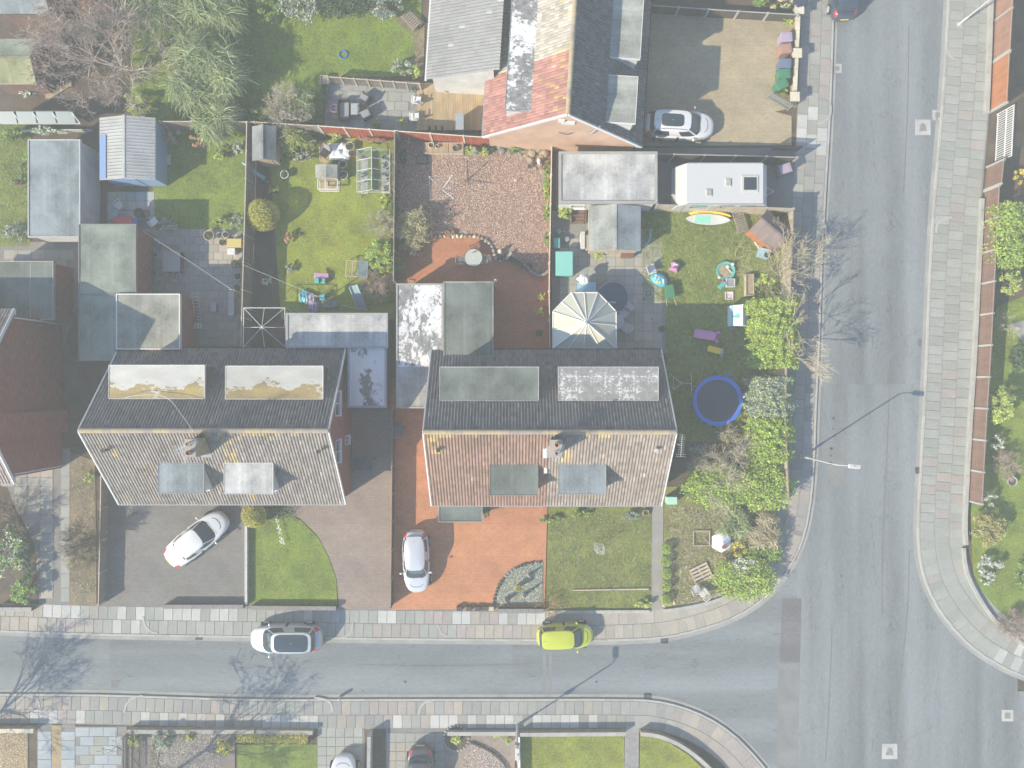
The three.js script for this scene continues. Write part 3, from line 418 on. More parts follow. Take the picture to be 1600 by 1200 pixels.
function gableHouse(label, o) {                   // ridge along x
  const { x0, x1, zf, zb, he, hr } = o, zr = (zf + zb) / 2, dz = (zf - zb) / 2, rise = hr - he, sl = Math.hypot(dz, rise); const g = thing('house', label, 'house', (x0 + x1) / 2, zr, 0.05, o.group); const ov = 0.35, yAt = z => hr - Math.abs(z - zr) / dz * rise;
  const wx0 = x0 + (o.openL ? 0.14 : 0.003), wx1 = x1 - (o.openR ? 0.14 : 0.003), zF = zf - ov, zB = zb + ov;
  const s = new THREE.Shape([[zB, 0.05], [zF, 0.05], [zF, yAt(zF) - 0.14], [zr, hr - 0.14], [zB, yAt(zB) - 0.14]].map(([a, b]) => new THREE.Vector2(a, b))); const wg = new THREE.ExtrudeGeometry(s, { depth: wx1 - wx0, bevelEnabled: false }); wg.rotateY(-Math.PI / 2); wg.translate(wx1, 0, 0); mk(g, 'wall', wg, o.wall || MA.brickRed);
  const U = new THREE.Vector3(1, 0, 0);
  const f = mk(g, 'roof_tiles', tileSlope(new THREE.Vector3(x0, he, zf), U, new THREE.Vector3(0, rise / sl, -dz / sl), x1 - x0, sl - 0.05, o.front, { seed: o.seed || 1 }), MA.tile); f.userData.kind = 'stuff';
  const b = mk(g, 'roof_tiles', tileSlope(new THREE.Vector3(x0, he, zb), U, new THREE.Vector3(0, rise / sl, dz / sl), x1 - x0, sl - 0.05, o.back, { seed: (o.seed || 1) + 40 }), MA.tile); b.userData.kind = 'stuff';
  const n = Math.round((x1 - x0) / 0.45), rp = rng(o.seed || 9), rl = (x1 - x0) / n; for (let i = 0; i < n; i++) { const q = new THREE.CylinderGeometry(0.13, 0.13, rl - 0.012, 8, 1, false, 0, Math.PI); q.rotateZ(Math.PI / 2); q.rotateX(Math.PI); q.rotateY(0); const q2 = q.clone(); q2.rotateX(Math.PI / 2 * (0)); q2.translate(x0 + (i + 0.5) * rl, hr - 0.045 + rp() * 0.01, zr); const rg = new THREE.CylinderGeometry(0.14, 0.14, rl - 0.012, 10, 1); rg.rotateZ(Math.PI / 2); rg.scale(1, 0.75, 1); rg.translate(x0 + (i + 0.5) * rl, hr - 0.02 + rp() * 0.012, zr); mk(g, 'ridge_tile', rg, pick(o.ridge || [MA.ridgeA, MA.ridgeB, MA.ridgeC], rp)); }
  for (const [open, xx] of [[o.openL, x0], [o.openR, x1]]) if (open) { const q = []; for (const z of [zf, zb]) { const a = new THREE.Vector3(xx, he - 0.05, z), c = new THREE.Vector3(xx, hr - 0.05, zr); const L = a.distanceTo(c), bx = new THREE.BoxGeometry(0.07, 0.2, L); bx.rotateX(Math.atan2(rise, dz) * (z > zr ? 1 : -1)); bx.translate((a.x + c.x) / 2, (a.y + c.y) / 2, (a.z + c.z) / 2); q.push(bx); } mk(g, 'bargeboard', q, MA.white); }
  for (const z of [zf, zb]) { const sg = z > zr ? 1 : -1; mk(g, 'gutter', [box(x0, x1, he - 0.10, he - 0.02, z + sg * 0.002, z + sg * 0.10).translate(0, 0, sg > 0 ? 0 : 0)].map(q => { q.computeBoundingBox(); return q; }), o.gutter || MA.lead); mk(g, 'soffit', box(x0 + 0.02, x1 - 0.02, he - 0.2, he - 0.11, Math.min(z, z - sg * ov), Math.max(z - sg * 0.003, z - sg * ov)), MA.white); }
  return g;
}
MA.ridgeA = mat([0.42, 0.35, 0.26], { map: T_mottle }); MA.ridgeB = mat([0.36, 0.31, 0.26], { map: T_mottle }); MA.ridgeC = mat([0.47, 0.38, 0.24], { map: T_mottle });
function chimney(house, x0, x1, z0, z1, hb, ht, m, pots) {
  const c = mk(house, 'chimney', [box(x0, x1, hb, ht - 0.14, z0, z1), box(x0 - 0.04, x1 + 0.04, ht - 0.139, ht - 0.05, z0 - 0.04, z1 + 0.04)], m); mk(c, 'flaunching', box(x0 - 0.01, x1 + 0.01, ht - 0.049, ht, z0 - 0.01, z1 + 0.01), MA.concrete);
  for (let i = 0; i < pots; i++) { const z = mix(z0, z1, (i + 0.5) / pots); mk(c, 'chimney_pot', lathe((x0 + x1) / 2, ht - 0.02, z, [[0.15, 0], [0.12, 0.06], [0.11, 0.3], [0.135, 0.32], [0.135, 0.37], [0.09, 0.37], [0.085, 0.05]], 12), MA.terracotta); }
  mk(c, 'flashing', [box(x0 - 0.16, x0 - 0.003, hb + 0.75, hb + 0.86, z0 - 0.1, z1 + 0.2), box(x0, x1, hb + 0.2, hb + 0.3, z1 + 0.003, z1 + 0.25)].map(q => q), MA.lead); return c;
}
function aerial(house, x, y, z, turn, len = 1.1) { const q = [bar([0, -1.2, 0], [0, 0.3, 0], 0.016), bar([-len / 2, 0.2, 0], [len / 2, 0.2, 0], 0.012)]; for (let i = 0; i < 11; i++) { const a = -len / 2 + i * len / 10; q.push(bar([a, 0.2, -0.17 - (i < 2 ? 0.1 : 0)], [a, 0.2, 0.17 + (i < 2 ? 0.1 : 0)], 0.009, 0.009, 4)); } const g = merge(q); g.rotateY(turn); g.translate(x, y, z); return mk(house, 'aerial', g, MA.galv); }

// ---------------------------------------------------------------- cars (front along +x)
function car(label, o) {
  const g = thing('car', label, 'car', 0, 0, 0), L = o.L / 2, W = o.W / 2, Hh = o.H, belt = o.belt || Hh * 0.62, paint = o.paint;
  const cowl = o.cowl ?? 0.42 * L, tail = o.tail ?? -0.9 * L, nd = o.nose ?? 0.24, td = o.boot ?? 0.05;
  const se = (lx, wz, ph, nf, nb) => { const c = Math.cos(ph), s = Math.sin(ph), n = c > 0 ? nf : nb; return [lx * Math.sign(c) * Math.pow(Math.abs(c), 2 / n), wz * Math.sign(s) * Math.pow(Math.abs(s), 2 / n)]; };
  const rings = [[0.95, 0.90, 0.19], [0.985, 0.97, 0.25], [1, 0.99, 0.40], [1, 1, belt * 0.68], [0.985, 0.985, belt * 0.86], [0.955, 0.93, belt * 0.965], [0.90, 0.82, belt * 1.01], [0.55, 0.5, belt * 1.045], [0.01, 0.01, belt * 1.05]];
  const B = (ph, v) => { const k = Math.min(rings.length - 2, Math.floor(v)), t = v - k, a = rings[k], b = rings[k + 1]; const [x, z] = se(mix(a[0], b[0], t) * L, mix(a[1], b[1], t) * W, ph, 2.9, 3.8); let y = mix(a[2], b[2], t); const w = clamp((y - 0.3) / (belt - 0.3)); if (x > cowl) y -= nd * Math.pow((x - cowl) / (L - cowl), 1.7) * w; if (x < tail) y -= td * Math.pow((tail - x) / (L + tail + 0.01), 1.5) * w; return [x, y, z]; };
  const gb = { c: o.gc ?? -0.10 * L, l: o.gl ?? 0.66 * L, w: W * 0.9, y: belt - 0.01 }, gt = { c: o.tc ?? -0.22 * L, l: o.tl ?? 0.42 * L, w: W * 0.70, y: Hh - 0.07 };
  const G = (ph, v) => { const [xa, za] = se(gb.l, gb.w, ph, 4.2, 5), [xb, zb] = se(gt.l, gt.w, ph, 4.5, 5); const bu = Math.sin(v * Math.PI) * 0.035, t = v; return [mix(gb.c + xa, gt.c + xb, t) + Math.sign(xb) * bu * Math.abs(Math.cos(ph)), mix(gb.y - 0.03, gt.y, t), mix(za, zb, t) + Math.sign(zb) * bu * Math.abs(Math.sin(ph))]; };
  const C = (ph, s) => { const [x, z] = se(gt.l * s, gt.w * s, ph, 4.5, 5); return [gt.c + x, gt.y + 0.07 * (1 - Math.pow(s, 2.6)), z]; };
  const surf = (fn, a0, a1, na, b0, b1, nb, off) => { const p = [], idx = []; for (let i = 0; i <= na; i++) for (let j = 0; j <= nb; j++) { const q = fn(mix(a0, a1, i / na), mix(b0, b1, j / nb)); if (off) { const e = 1e-3, qa = fn(mix(a0, a1, i / na) + e, mix(b0, b1, j / nb)), qb = fn(mix(a0, a1, i / na), mix(b0, b1, j / nb) + e); const u = new THREE.Vector3(qa[0] - q[0], qa[1] - q[1], qa[2] - q[2]), v = new THREE.Vector3(qb[0] - q[0], qb[1] - q[1], qb[2] - q[2]), n = u.cross(v).normalize(); if (n.x * (q[0] - gt.c) * 0.3 + n.y * 0.5 + n.z * q[2] < 0) n.negate(); q[0] += n.x * off; q[1] += n.y * off; q[2] += n.z * off; } p.push(...q); } for (let i = 0; i < na; i++) for (let j = 0; j < nb; j++) { const a = i * (nb + 1) + j, b = a + nb + 1; idx.push(a, b, b + 1, a, b + 1, a + 1); } const q = new THREE.BufferGeometry(); q.setAttribute('position', new THREE.BufferAttribute(new Float32Array(p), 3)); q.setIndex(idx); q.computeVertexNormals(); return q; };
  const D = Math.PI / 180, tp = 2 * Math.PI;
  mkl(g, 'body', [surf(B, 0, tp, 64, 0, 8, 24), surf(G, 0, tp, 64, 0, 1, 8), surf(C, 0, tp, 64, 0.02, 1, 8)], paint);
  const gl = o.glass || MA.carGlass;
  mkl(g, 'windscreen', surf(G, -41 * D, 41 * D, 14, 0.10, 0.985, 6, 0.008), gl);
  mkl(g, 'rear_window', surf(G, 141 * D, 219 * D, 14, 0.22, 0.93, 6, 0.008), gl);
  for (const s of [1, -1]) { mkl(g, 'side_window', surf(G, s * 51 * D, s * 86 * D, 10, 0.12, 0.86, 4, 0.006), gl); mkl(g, 'side_window', surf(G, s * 91 * D, s * 129 * D, 10, 0.12, 0.86, 4, 0.006), gl); }
  if (o.sunroof) mkl(g, 'glass_roof', surf(C, 0, tp, 40, 0.03, o.sunroof, 6, 0.006), gl);
  for (const s of [1, -1]) {
    mkl(g, 'headlight', surf(B, s * 20 * D, s * 50 * D, 8, 3.6, 5.3, 4, 0.008), MA.lampClear);
    mkl(g, 'tail_light', surf(B, s * (180 - 46) * D, s * (180 - 26) * D, 6, 3.4, 5.6, 4, 0.008), MA.lampRed);
    const mir = mkl(g, 'wing_mirror', [sph(gb.c + gb.l * 0.72, belt + 0.06, s * (W + 0.09), 0.07, 0.06, 0.10, 10), bar([gb.c + gb.l * 0.72, belt, s * (W * 0.9)], [gb.c + gb.l * 0.72, belt + 0.04, s * (W + 0.05)], 0.02)], paint); mir.name = 'wing_mirror';
    mkl(g, 'door_handle', [box(-0.02, 0.16, belt * 0.80, belt * 0.80 + 0.03, s * W * 0.995 - 0.012, s * W * 0.995 + 0.012), box(-0.9, -0.72, belt * 0.80, belt * 0.80 + 0.03, s * W * 0.985 - 0.012, s * W * 0.985 + 0.012)], o.trim || paint);
    for (const x of [0.60 * L, -0.60 * L]) { const wg = new THREE.CylinderGeometry(0.315, 0.315, 0.2, 24); wg.rotateX(Math.PI / 2); wg.translate(x, 0.315, s * (W - 0.085)); const w = mkl(g, 'wheel', wg, MA.rubber); const rg = new THREE.CylinderGeometry(0.21, 0.21, 0.205, 20); rg.rotateX(Math.PI / 2); rg.translate(x, 0.315, s * (W - 0.084)); mkl(w, 'rim', rg, MA.galv); }
  }
  const cw = gb.c + gb.l * 0.985; for (const s of [0.12, -0.42]) { const a = G(Math.asin(clamp(s)) * 0.5, 0.12); mkl(g, 'wiper', bar([cw - 0.02, belt + 0.04, W * s * 1.2], [cw - 0.16, belt + 0.13, W * (s + 0.5)], 0.01), MA.black); }
  mkl(g, 'number_plate', box(-L - 0.012, -L + 0.02, belt * 0.60, belt * 0.60 + 0.11, -0.26, 0.26), MA.plateYellow); mkl(g, 'number_plate', box(L - 0.02, L + 0.012, 0.40, 0.51, -0.26, 0.26), MA.whiteDull);
  mkl(g, 'aerial', bar([gt.c - gt.l * 0.75, Hh - 0.02, 0], [gt.c - gt.l * 0.95, Hh + 0.1, 0], 0.008), MA.black);
  for (const s of [1, -1]) for (const a of [58, 90, 121]) mkl(g, 'door_seam', surf(B, s * a * D, s * (a + 0.45) * D, 1, 1.6, 5.2, 8, 0.004), MA.black);
  mkl(g, 'bonnet_seam', surf(B, -34 * D, 34 * D, 16, 6.28, 6.33, 1, 0.004), MA.black);
  if (o.rails) for (const s of [1, -1]) mkl(g, 'roof_rail', tube([[gt.c + gt.l * 0.8, gt.y + 0.02, s * gt.w * 0.9], [gt.c + gt.l * 0.6, gt.y + 0.08, s * gt.w * 0.92], [gt.c - gt.l * 0.6, gt.y + 0.08, s * gt.w * 0.92], [gt.c - gt.l * 0.85, gt.y + 0.02, s * gt.w * 0.9]], 0.016), MA.galv);
  if (o.spoiler) mkl(g, 'spoiler', surf(C, 150 * D, 210 * D, 10, 0.9, 1.12, 3, 0.012), paint);
  const [x, z] = P(o.px, o.py, 0.75); g.position.set(x, o.y ?? 0.1, z); g.rotation.y = o.turn; if (o.tilt) g.rotation.x = o.tilt; return g;
}
MA.carGlass = pmat([0.03, 0.045, 0.055], { roughness: 0.05, clearcoat: 1, clearcoatRoughness: 0.03 });
MA.lampClear = pmat([0.62, 0.65, 0.68], { roughness: 0.15, clearcoat: 1 }); MA.lampRed = pmat([0.55, 0.02, 0.025], { roughness: 0.2, clearcoat: 1 }); MA.plateYellow = mat([0.75, 0.55, 0.05], { roughness: 0.5 });

// ================================================================ THE SETTING
struct('ground', sheet([[-150, -150], [150, -150], [150, 150], [-150, 150]], -0.06), MA.earth);
struct('main_road', sheet([[X(1220), -60], [X(1590), -60], [X(1590), Z(1080)], [X(1620), Z(1080)], [X(1760), Z(1080)], [X(1760), 40], [X(1130), 40], [X(1130), Z(1150)], [X(1247), Z(1100)], [X(1247), Z(940)], [X(1220), Z(900)]], 0), MA.roadZ);
struct('side_street', sheet([[-60, Z(930)], [X(1245), Z(890)], [X(1247), Z(1230)], [-60, Z(1160)]], 0.004), MA.roadX);
for (const [pts, m] of [[[[1216, 1038], [1250, 1036], [1246, 1202], [1240, 1260], [1212, 1260]], MA.roadNew], [[[1222, 935], [1252, 935], [1250, 1035], [1218, 1034]], MA.roadOld], [[[848, 1015], [853, 1015], [853, 1083], [848, 1083]], MA.roadNew], [[[858, 1015], [862, 1015], [862, 1083], [858, 1083]], MA.roadNew], [[[1565, 1111], [1600, 1111], [1600, 1126], [1565, 1126]], MA.roadNew], [[[1434, 530], [1441, 530], [1441, 541], [1434, 541]], MA.roadOld], [[[174, 1062], [190, 1062], [182, 1075], [174, 1075]], MA.roadOld], [[[1290, 700], [1320, 700], [1320, 760], [1292, 760]], MA.roadNew]]) struct('road_patch', sheet(PP(pts), 0.009), m);
// service covers set in pale concrete collars
for (const [x, y, w, tri] of [[1442, 199, 12, 1], [1390, 1174, 12, 1], [1308, 107, 7, 0], [1465, 180, 8, 0], [1574, 1118, 9, 0]]) {
  const [cx, cz] = P(x, y), a = w * 0.0413; const g = thing('service_cover', { 1442: 'triangular iron cover in pale square collar on main road beside the gate', 1390: 'triangular iron cover in pale square collar near the side street mouth', 1308: 'square iron gully cover by kerb opposite the wheelie bins', 1465: 'square iron gully cover by kerb opposite white gate', 1574: 'pale round-centred cover plate in the wide road mouth' }[x], 'manhole cover', cx, cz, 0);
  mk(g, 'collar', box(cx - a, cx + a, 0.0, 0.014, cz - a, cz + a), MA.slabWhite[0]);
  mk(g, 'lid', tri ? slab([[cx - a * 0.55, cz + a * 0.5], [cx + a * 0.55, cz + a * 0.5], [cx + a * 0.3, cz - a * 0.35], [cx, cz - a * 0.55], [cx - a * 0.3, cz - a * 0.35]], 0.014, 0.022) : box(cx - a * 0.5, cx + a * 0.5, 0.014, 0.022, cz - a * 0.5, cz + a * 0.5), MA.stoneGrey);
}
const KL = smooth(PP([[1305, -60], [1303, 0], [1300, 100], [1296, 200], [1290, 300], [1284, 420], [1279, 560], [1275, 640], [1272, 720], [1266, 790], [1252, 850], [1225, 900], [1190, 938], [1145, 966], [1090, 985], [1040, 996], [960, 1001], [830, 1001], [600, 999], [400, 996], [150, 992], [0, 987], [-90, 985]]), 4);
const KR = smooth(PP([[1684, 1085], [1600, 1058], [1560, 1040], [1515, 1010], [1478, 970], [1454, 932], [1440, 895], [1433, 850], [1433, 800], [1437, 720], [1442, 630], [1446, 540], [1450, 440], [1455, 350], [1461, 270], [1468, 190], [1474, 110], [1480, 0], [1483, -60]]), 4);
const KB = smooth(PP([[-90, 1083], [0, 1083], [150, 1084], [400, 1091], [600, 1091], [800, 1091], [960, 1091], [1020, 1093], [1065, 1103], [1110, 1122], [1150, 1150], [1190, 1192], [1235, 1250]]), 4);
struct('garden_ground', slab([...offsetLine(KL, 0.2), [-60, Z(985)], [-60, -60], [X(1305), -60]], -0.05, 0.05), MA.soil);
struct('garden_ground', slab([...offsetLine(KR, 0.2), [60, -60], [60, Z(1085)]], -0.05, 0.05), MA.soil);
struct('garden_ground', slab([...offsetLine(KB, 0.2), [X(1235), 50], [-60, 50], [-60, Z(1083)]], -0.05, 0.05), MA.soil);
const kerbG = new THREE.BoxGeometry(0.9, 0.17, 0.13);
function kerbStones(parent, line, seed, d = 0.07) { const r = rng(seed), L = along(line); let c = 0; for (let s = 0; s < L.len - 0.5; s += 0.91) { const a = L.at(s + 0.455); if (Math.abs(a.x) > 36 || Math.abs(a.z) > 27.5) continue; if (c++ > 290) break; const q = new THREE.Mesh(kerbG, r() < 0.25 ? MA.concrete : MA.kerb); q.name = 'kerb_stone'; q.position.set(a.x - a.dz * d, 0.036 + (r() - 0.5) * 0.008, a.z + a.dx * d); q.rotation.y = -Math.atan2(a.dz, a.dx) + (r() - 0.5) * 0.01; q.castShadow = q.receiveShadow = true; parent.add(q); } }
for (const [K, w] of [[KL, 0.26], [KR, 0.24], [KB, 0.26]]) struct('gutter_channel', sheet(band(K, -w, 0.01), 0.014), MA.gutter);
const pvW = struct('pavement', slab(band(KL.slice(0, 42), 0.14, 2.16), 0.02, 0.09), MA.concreteDark), pvN = struct('pavement', slab(band(KL.slice(41), 0.14, 2.05), 0.02, 0.088), MA.concreteDark), pvE = struct('pavement', slab(band(KR, 0.14, 3.1), 0.02, 0.09), MA.concreteDark), pvS = struct('pavement', slab(band(KB, 0.14, 1.95), 0.02, 0.09), MA.concreteDark);
kerbStones(pvW, KL.slice(0, 42), 1); kerbStones(pvN, KL.slice(41), 2); kerbStones(pvE, KR, 3); kerbStones(pvS, KB, 4);
const runN = fbm(404, 5, 3), run = (x, z, r) => clamp(0.5 + (runN(x * 0.021 + 0.5, z * 0.021 + 0.5) - 0.5) * 2.2) * 0.7 + 0.3 * r();
for (const pts of [[[1391, 560], [1385, 700], [1379, 850], [1377, 960]], [[1421, 860], [1416, 960], [1405, 1080], [1396, 1160]], [[1300, 980], [1296, 1060], [1290, 1190]], [[1420, 40], [1417, 160], [1412, 300]], [[560, 1038], [700, 1040], [830, 1037]]]) struct('road_joint', sheet(band(smooth(PP(pts.map(([a, b], i) => [a + (i % 2) * 1.2, b])), 6), -0.02, 0.025), 0.0105), MA.roadOld);
for (const [a, b, r0] of [[1302, 653, 0.09], [1301, 670, 0.06], [1299, 701, 0.09], [1298, 712, 0.06], [1298, 724, 0.1], [1302, 682, 0.05], [932, 1065, 0.08], [633, 1065, 0.1], [567, 1079, 0.05], [1315, 900, 0.07]]) { const c = P(a, b), k = rng(a); struct('oil_spot', sheet(Array.from({ length: 9 }, (_, i) => [c[0] + Math.cos(i * 0.698) * r0 * (0.7 + 0.6 * k()), c[1] + Math.sin(i * 0.698) * r0 * (0.7 + 0.6 * k())]), 0.0125), MA.oil); }
const inF = (x, z) => Math.abs(x) < 34.5 && Math.abs(z) < 26;
paveStrip(pvW, KL.slice(0, 42), [[0.15, 0.66, 0.9, 0], [0.81, 0.66, 0.9, 0.45], [1.47, 0.66, 0.9, 0.1]], (x, z, r) => !inF(x, z) ? null : (z < Z(235) && z > Z(155) && r() < 0.6) || (z > Z(425) && z < Z(450) && r() < 0.4) ? pick(MA.slabWhite, r) : run(x, z, r) < 0.5 ? pick(MA.slabPink, r) : r() < 0.6 ? pick(MA.slabGrey, r) : pick(MA.slabGreen, r), 11);
const whiteN = [[62, 105], [115, 130], [180, 196], [208, 225], [258, 318], [330, 375], [470, 490], [594, 625], [700, 730], [785, 800], [815, 846]];
paveStrip(pvN, KL.slice(41), [[0.15, 0.90, 0.6, 0], [1.05, 0.86, 0.6, 0.3]], (x, z, r, s, off) => { if (!inF(x, z)) return null; const px = x / 0.0413 + 800; if (off > 1 && px < 860 && whiteN.some(([a, b]) => px > a && px < b)) return pick(MA.slabWhite, r); if (off < 1 && ((px > 174 && px < 192) || (px > 204 && px < 219))) return pick(MA.slabWhite, r); const k = run(x, z, r); return k < 0.44 ? pick(MA.slabTan, r) : k < 0.58 ? pick(MA.slabPink, r) : r() < 0.05 ? pick(MA.slabWhite, r) : pick(MA.slabGreen, r); }, 12);
paveStrip(pvE, KR, [[0.15, 0.95, 0.6, 0], [1.10, 0.95, 0.6, 0.25], [2.05, 0.95, 0.62, 0.1]], (x, z, r) => !inF(x, z) ? null : r() < 0.05 || (z > Z(700) && z < Z(830) && r() < 0.25) ? pick(MA.slabPink, r) : (x > X(1540) && z > Z(990) && r() < 0.2) ? pick(MA.slabWhite, r) : pick(MA.slabGreen, r), 13);
const whiteS = [[45, 96], [122, 140], [218, 234], [247, 263], [276, 292], [304, 322], [333, 350], [405, 495], [610, 626], [678, 694], [707, 722], [737, 752], [766, 798], [826, 900], [912, 930]];
paveStrip(pvS, KB, [[0.15, 0.88, 0.6, 0], [1.03, 0.86, 0.6, 0.3]], (x, z, r, s, off) => { if (!inF(x, z)) return null; const px = x / 0.0413 + 800; if (off > 1 && whiteS.some(([a, b]) => px > a && px < b)) return pick(MA.slabWhite, r); const k = run(x, z, r); return k < 0.42 ? pick(MA.slabPink, r) : k < 0.48 ? pick(MA.slabTan, r) : k < 0.62 ? pick(MA.slabGrey, r) : pick(MA.slabGreen, r); }, 14);
// curved kerb returns at the drive crossovers
for (const pts of [[[1297, 165], [1296, 180], [1288, 190], [1276, 194]], [[1272, 338], [1282, 342], [1288, 352], [1289, 365]], [[1478, 70], [1479, 82], [1486, 91], [1496, 94]], [[1461, 365], [1463, 352], [1470, 344], [1486, 340]], [[95, 968], [94, 977], [86, 984], [76, 986]], [[225, 962], [228, 976], [236, 985], [248, 989]], [[552, 972], [549, 985], [541, 993], [530, 996]], [[684, 975], [690, 988], [700, 994]], [[195, 1112], [200, 1098], [210, 1089], [224, 1086]], [[64, 1104], [60, 1092], [50, 1087], [38, 1085]], [[521, 1112], [517, 1098], [508, 1092], [492, 1089]], [[654, 1116], [658, 1103], [667, 1095], [682, 1092]]]) struct('crossover_kerb', slab(band(smooth(PP(pts), 5), -0.06, 0.06), 0.05, 0.128), MA.kerb);

// ---- sheets of the gardens, drives and patios (all real ground at about 0.1 m)
const area = (name, pts, m, y = 0.1) => struct(name, slab(PP(pts), 0.0, y), m);
area('driveway', [[612, 590], [858, 590], [855, 800], [851, 950], [609, 952]], MA.driveRed, 0.10);
area('patio', [[617, 455], [617, 372], [655, 368], [700, 368], [745, 369], [764, 378], [774, 402], [795, 408], [822, 414], [838, 432], [858, 424], [858, 560], [690, 560]], MA.patioRed, 0.10);
area('gravel_bed', [[618, 206], [862, 222], [860, 424], [838, 428], [820, 410], [800, 401], [790, 405], [778, 402], [770, 386], [758, 374], [740, 369], [700, 368], [618, 371]], mat([0.36, 0.24, 0.20], { map: T_stone, ...bmp }), 0.12);
const bedC = [[771, 946], [775, 926], [784, 907], [799, 891], [820, 881], [848, 877], [848, 946]];
area('slate_bed', bedC, mat([0.30, 0.33, 0.27], { map: T_stone, ...bmp }), 0.12);
area('driveway', [[545, 600], [612, 600], [609, 950], [530, 950], [527, 905], [515, 870], [497, 836], [470, 810], [445, 797], [445, 760], [545, 760]], MA.driveBrown, 0.098);
area('driveway', [[186, 740], [386, 760], [386, 946], [158, 946], [158, 740]], MA.driveGrey, 0.098);
area('lawn', [[390, 946], [390, 790], [442, 795], [470, 812], [497, 838], [515, 872], [526, 905], [528, 944]], MA.lawn, 0.11);
area('front_garden', [[857, 780], [1018, 780], [1018, 951], [853, 953]], MA.lawnRough, 0.1);
area('path', [[1019, 760], [1036, 760], [1036, 953], [1017, 953]], mat([0.33, 0.31, 0.29], { map: T_mottle, ...bmp }), 0.105);
area('front_garden', [[1037, 760], [1240, 760], [1238, 820], [1215, 870], [1170, 915], [1120, 938], [1037, 953]], mat([0.33, 0.31, 0.15], { map: T_grass, ...bmp }), 0.1);
area('lawn', [[1000, 322], [1240, 328], [1240, 480], [1225, 690], [1040, 690], [1040, 470], [1000, 470]], MA.lawnRough, 0.1);
area('lawn', [[420, 225], [617, 212], [617, 500], [440, 500]], MA.lawnYellow, 0.1);
area('lawn', [[240, 205], [388, 205], [388, 362], [240, 362]], MA.lawn, 0.1);
area('lawn', [[205, -60], [662, -60], [655, 120], [510, 120], [505, 192], [205, 192]], MA.lawn, 0.1);
area('lawn', [[-40, 190], [50, 190], [48, 385], [-40, 385]], MA.lawnRough, 0.1);
area('driveway', [[1005, 15], [1246, 22], [1244, 168], [1210, 175], [1236, 182], [1236, 228], [1000, 228]], MA.driveTan, 0.1);
area('hardstanding', [[868, 232], [1245, 232], [1240, 326], [868, 326]], MA.concreteDark, 0.1);
area('lawn', [[1556, 480], [1700, 420], [1700, 1000], [1560, 1000], [1520, 900], [1515, 800]], MA.lawn, 0.1);
area('lawn', [[815, 1148], [838, 1150], [900, 1146], [975, 1146], [975, 1260], [812, 1260]], MA.lawnYellow, 0.1);
area('lawn', [[1000, 1146], [1030, 1150], [1075, 1178], [1110, 1212], [1130, 1260], [998, 1260]], MA.lawnYellow, 0.1);
area('path', [[976, 1136], [998, 1136], [997, 1260], [975, 1260]], mat([0.40, 0.40, 0.40], { map: T_stone, ...bmp }), 0.105);
area('lawn', [[372, 1162], [496, 1162], [496, 1260], [372, 1260]], MA.lawn, 0.1);
area('gravel_bed', [[202, 1140], [368, 1140], [368, 1260], [202, 1260]], mat([0.30, 0.27, 0.25], { map: T_stone, ...bmp }), 0.1);
area('gravel_bed', [[-40, 1140], [45, 1140], [45, 1260], [-40, 1260]], mat([0.56, 0.43, 0.25], { map: T_stone, ...bmp }), 0.1);
area('gravel_bed', [[82, 1132], [97, 1132], [97, 1260], [82, 1260]], mat([0.56, 0.43, 0.25], { map: T_stone, ...bmp }), 0.095);
area('gravel_bed', [[702, 1143], [808, 1143], [800, 1260], [690, 1260]], mat([0.42, 0.35, 0.30], { map: T_stone, ...bmp }), 0.1);
area('gravel_strip', [[110, 705], [150, 720], [152, 945], [110, 945]], MA.drySoil, 0.09);
area('planting_bed', [[-40, 780], [20, 790], [55, 850], [62, 945], [-40, 945]], MA.soil, 0.11);
grass('short mown grass on the lit front lawn', PP([[391, 945], [391, 796], [442, 794], [471, 811], [498, 837], [516, 872], [527, 905], [529, 944]]), 130, 0.055, [[0.20, 0.31, 0.06], [0.26, 0.36, 0.08], [0.14, 0.24, 0.04]], 201, 0.11);
grass('rough yellowing grass in the front garden beside the concrete path', PP([[860, 800], [1016, 800], [1016, 948], [857, 948]]), 90, 0.11, [[0.30, 0.31, 0.12], [0.24, 0.30, 0.09], [0.40, 0.35, 0.18], [0.18, 0.25, 0.07]], 202);
grass('dry tussocky grass in the corner front garden', PP([[1045, 790], [1215, 800], [1215, 850], [1170, 910], [1120, 932], [1045, 948]]), 80, 0.15, [[0.44, 0.38, 0.22], [0.36, 0.33, 0.17], [0.26, 0.28, 0.11], [0.50, 0.44, 0.28]], 203);
grass('rough grass on the toy-strewn back lawn', PP([[1003, 325], [1220, 330], [1220, 480], [1215, 685], [1042, 685], [1042, 470], [1003, 470]]), 85, 0.12, [[0.22, 0.31, 0.07], [0.30, 0.37, 0.10], [0.16, 0.24, 0.05], [0.34, 0.36, 0.14]], 204);
grass('short grass on the lawn with the hutch and run', PP([[445, 240], [613, 240], [613, 495], [445, 495]]), 110, 0.05, [[0.28, 0.36, 0.08], [0.33, 0.38, 0.10], [0.22, 0.31, 0.06]], 205);
grass('grass on the lawn in front of the ribbed metal shed', PP([[245, 225], [385, 225], [385, 360], [245, 360]]), 95, 0.08, [[0.23, 0.34, 0.07], [0.30, 0.38, 0.09], [0.17, 0.26, 0.05]], 206);
grass('grass on the large tree-shaded back lawn', PP([[210, -20], [655, -20], [650, 118], [512, 118], [500, 190], [210, 190]]), 70, 0.08, [[0.22, 0.36, 0.06], [0.28, 0.39, 0.08], [0.16, 0.27, 0.045]], 207);
grass('rough grass beside the flat grey roofed outbuilding', PP([[0, 195], [46, 195], [44, 380], [0, 380]]), 70, 0.12, [[0.20, 0.29, 0.07], [0.28, 0.34, 0.10]], 208);
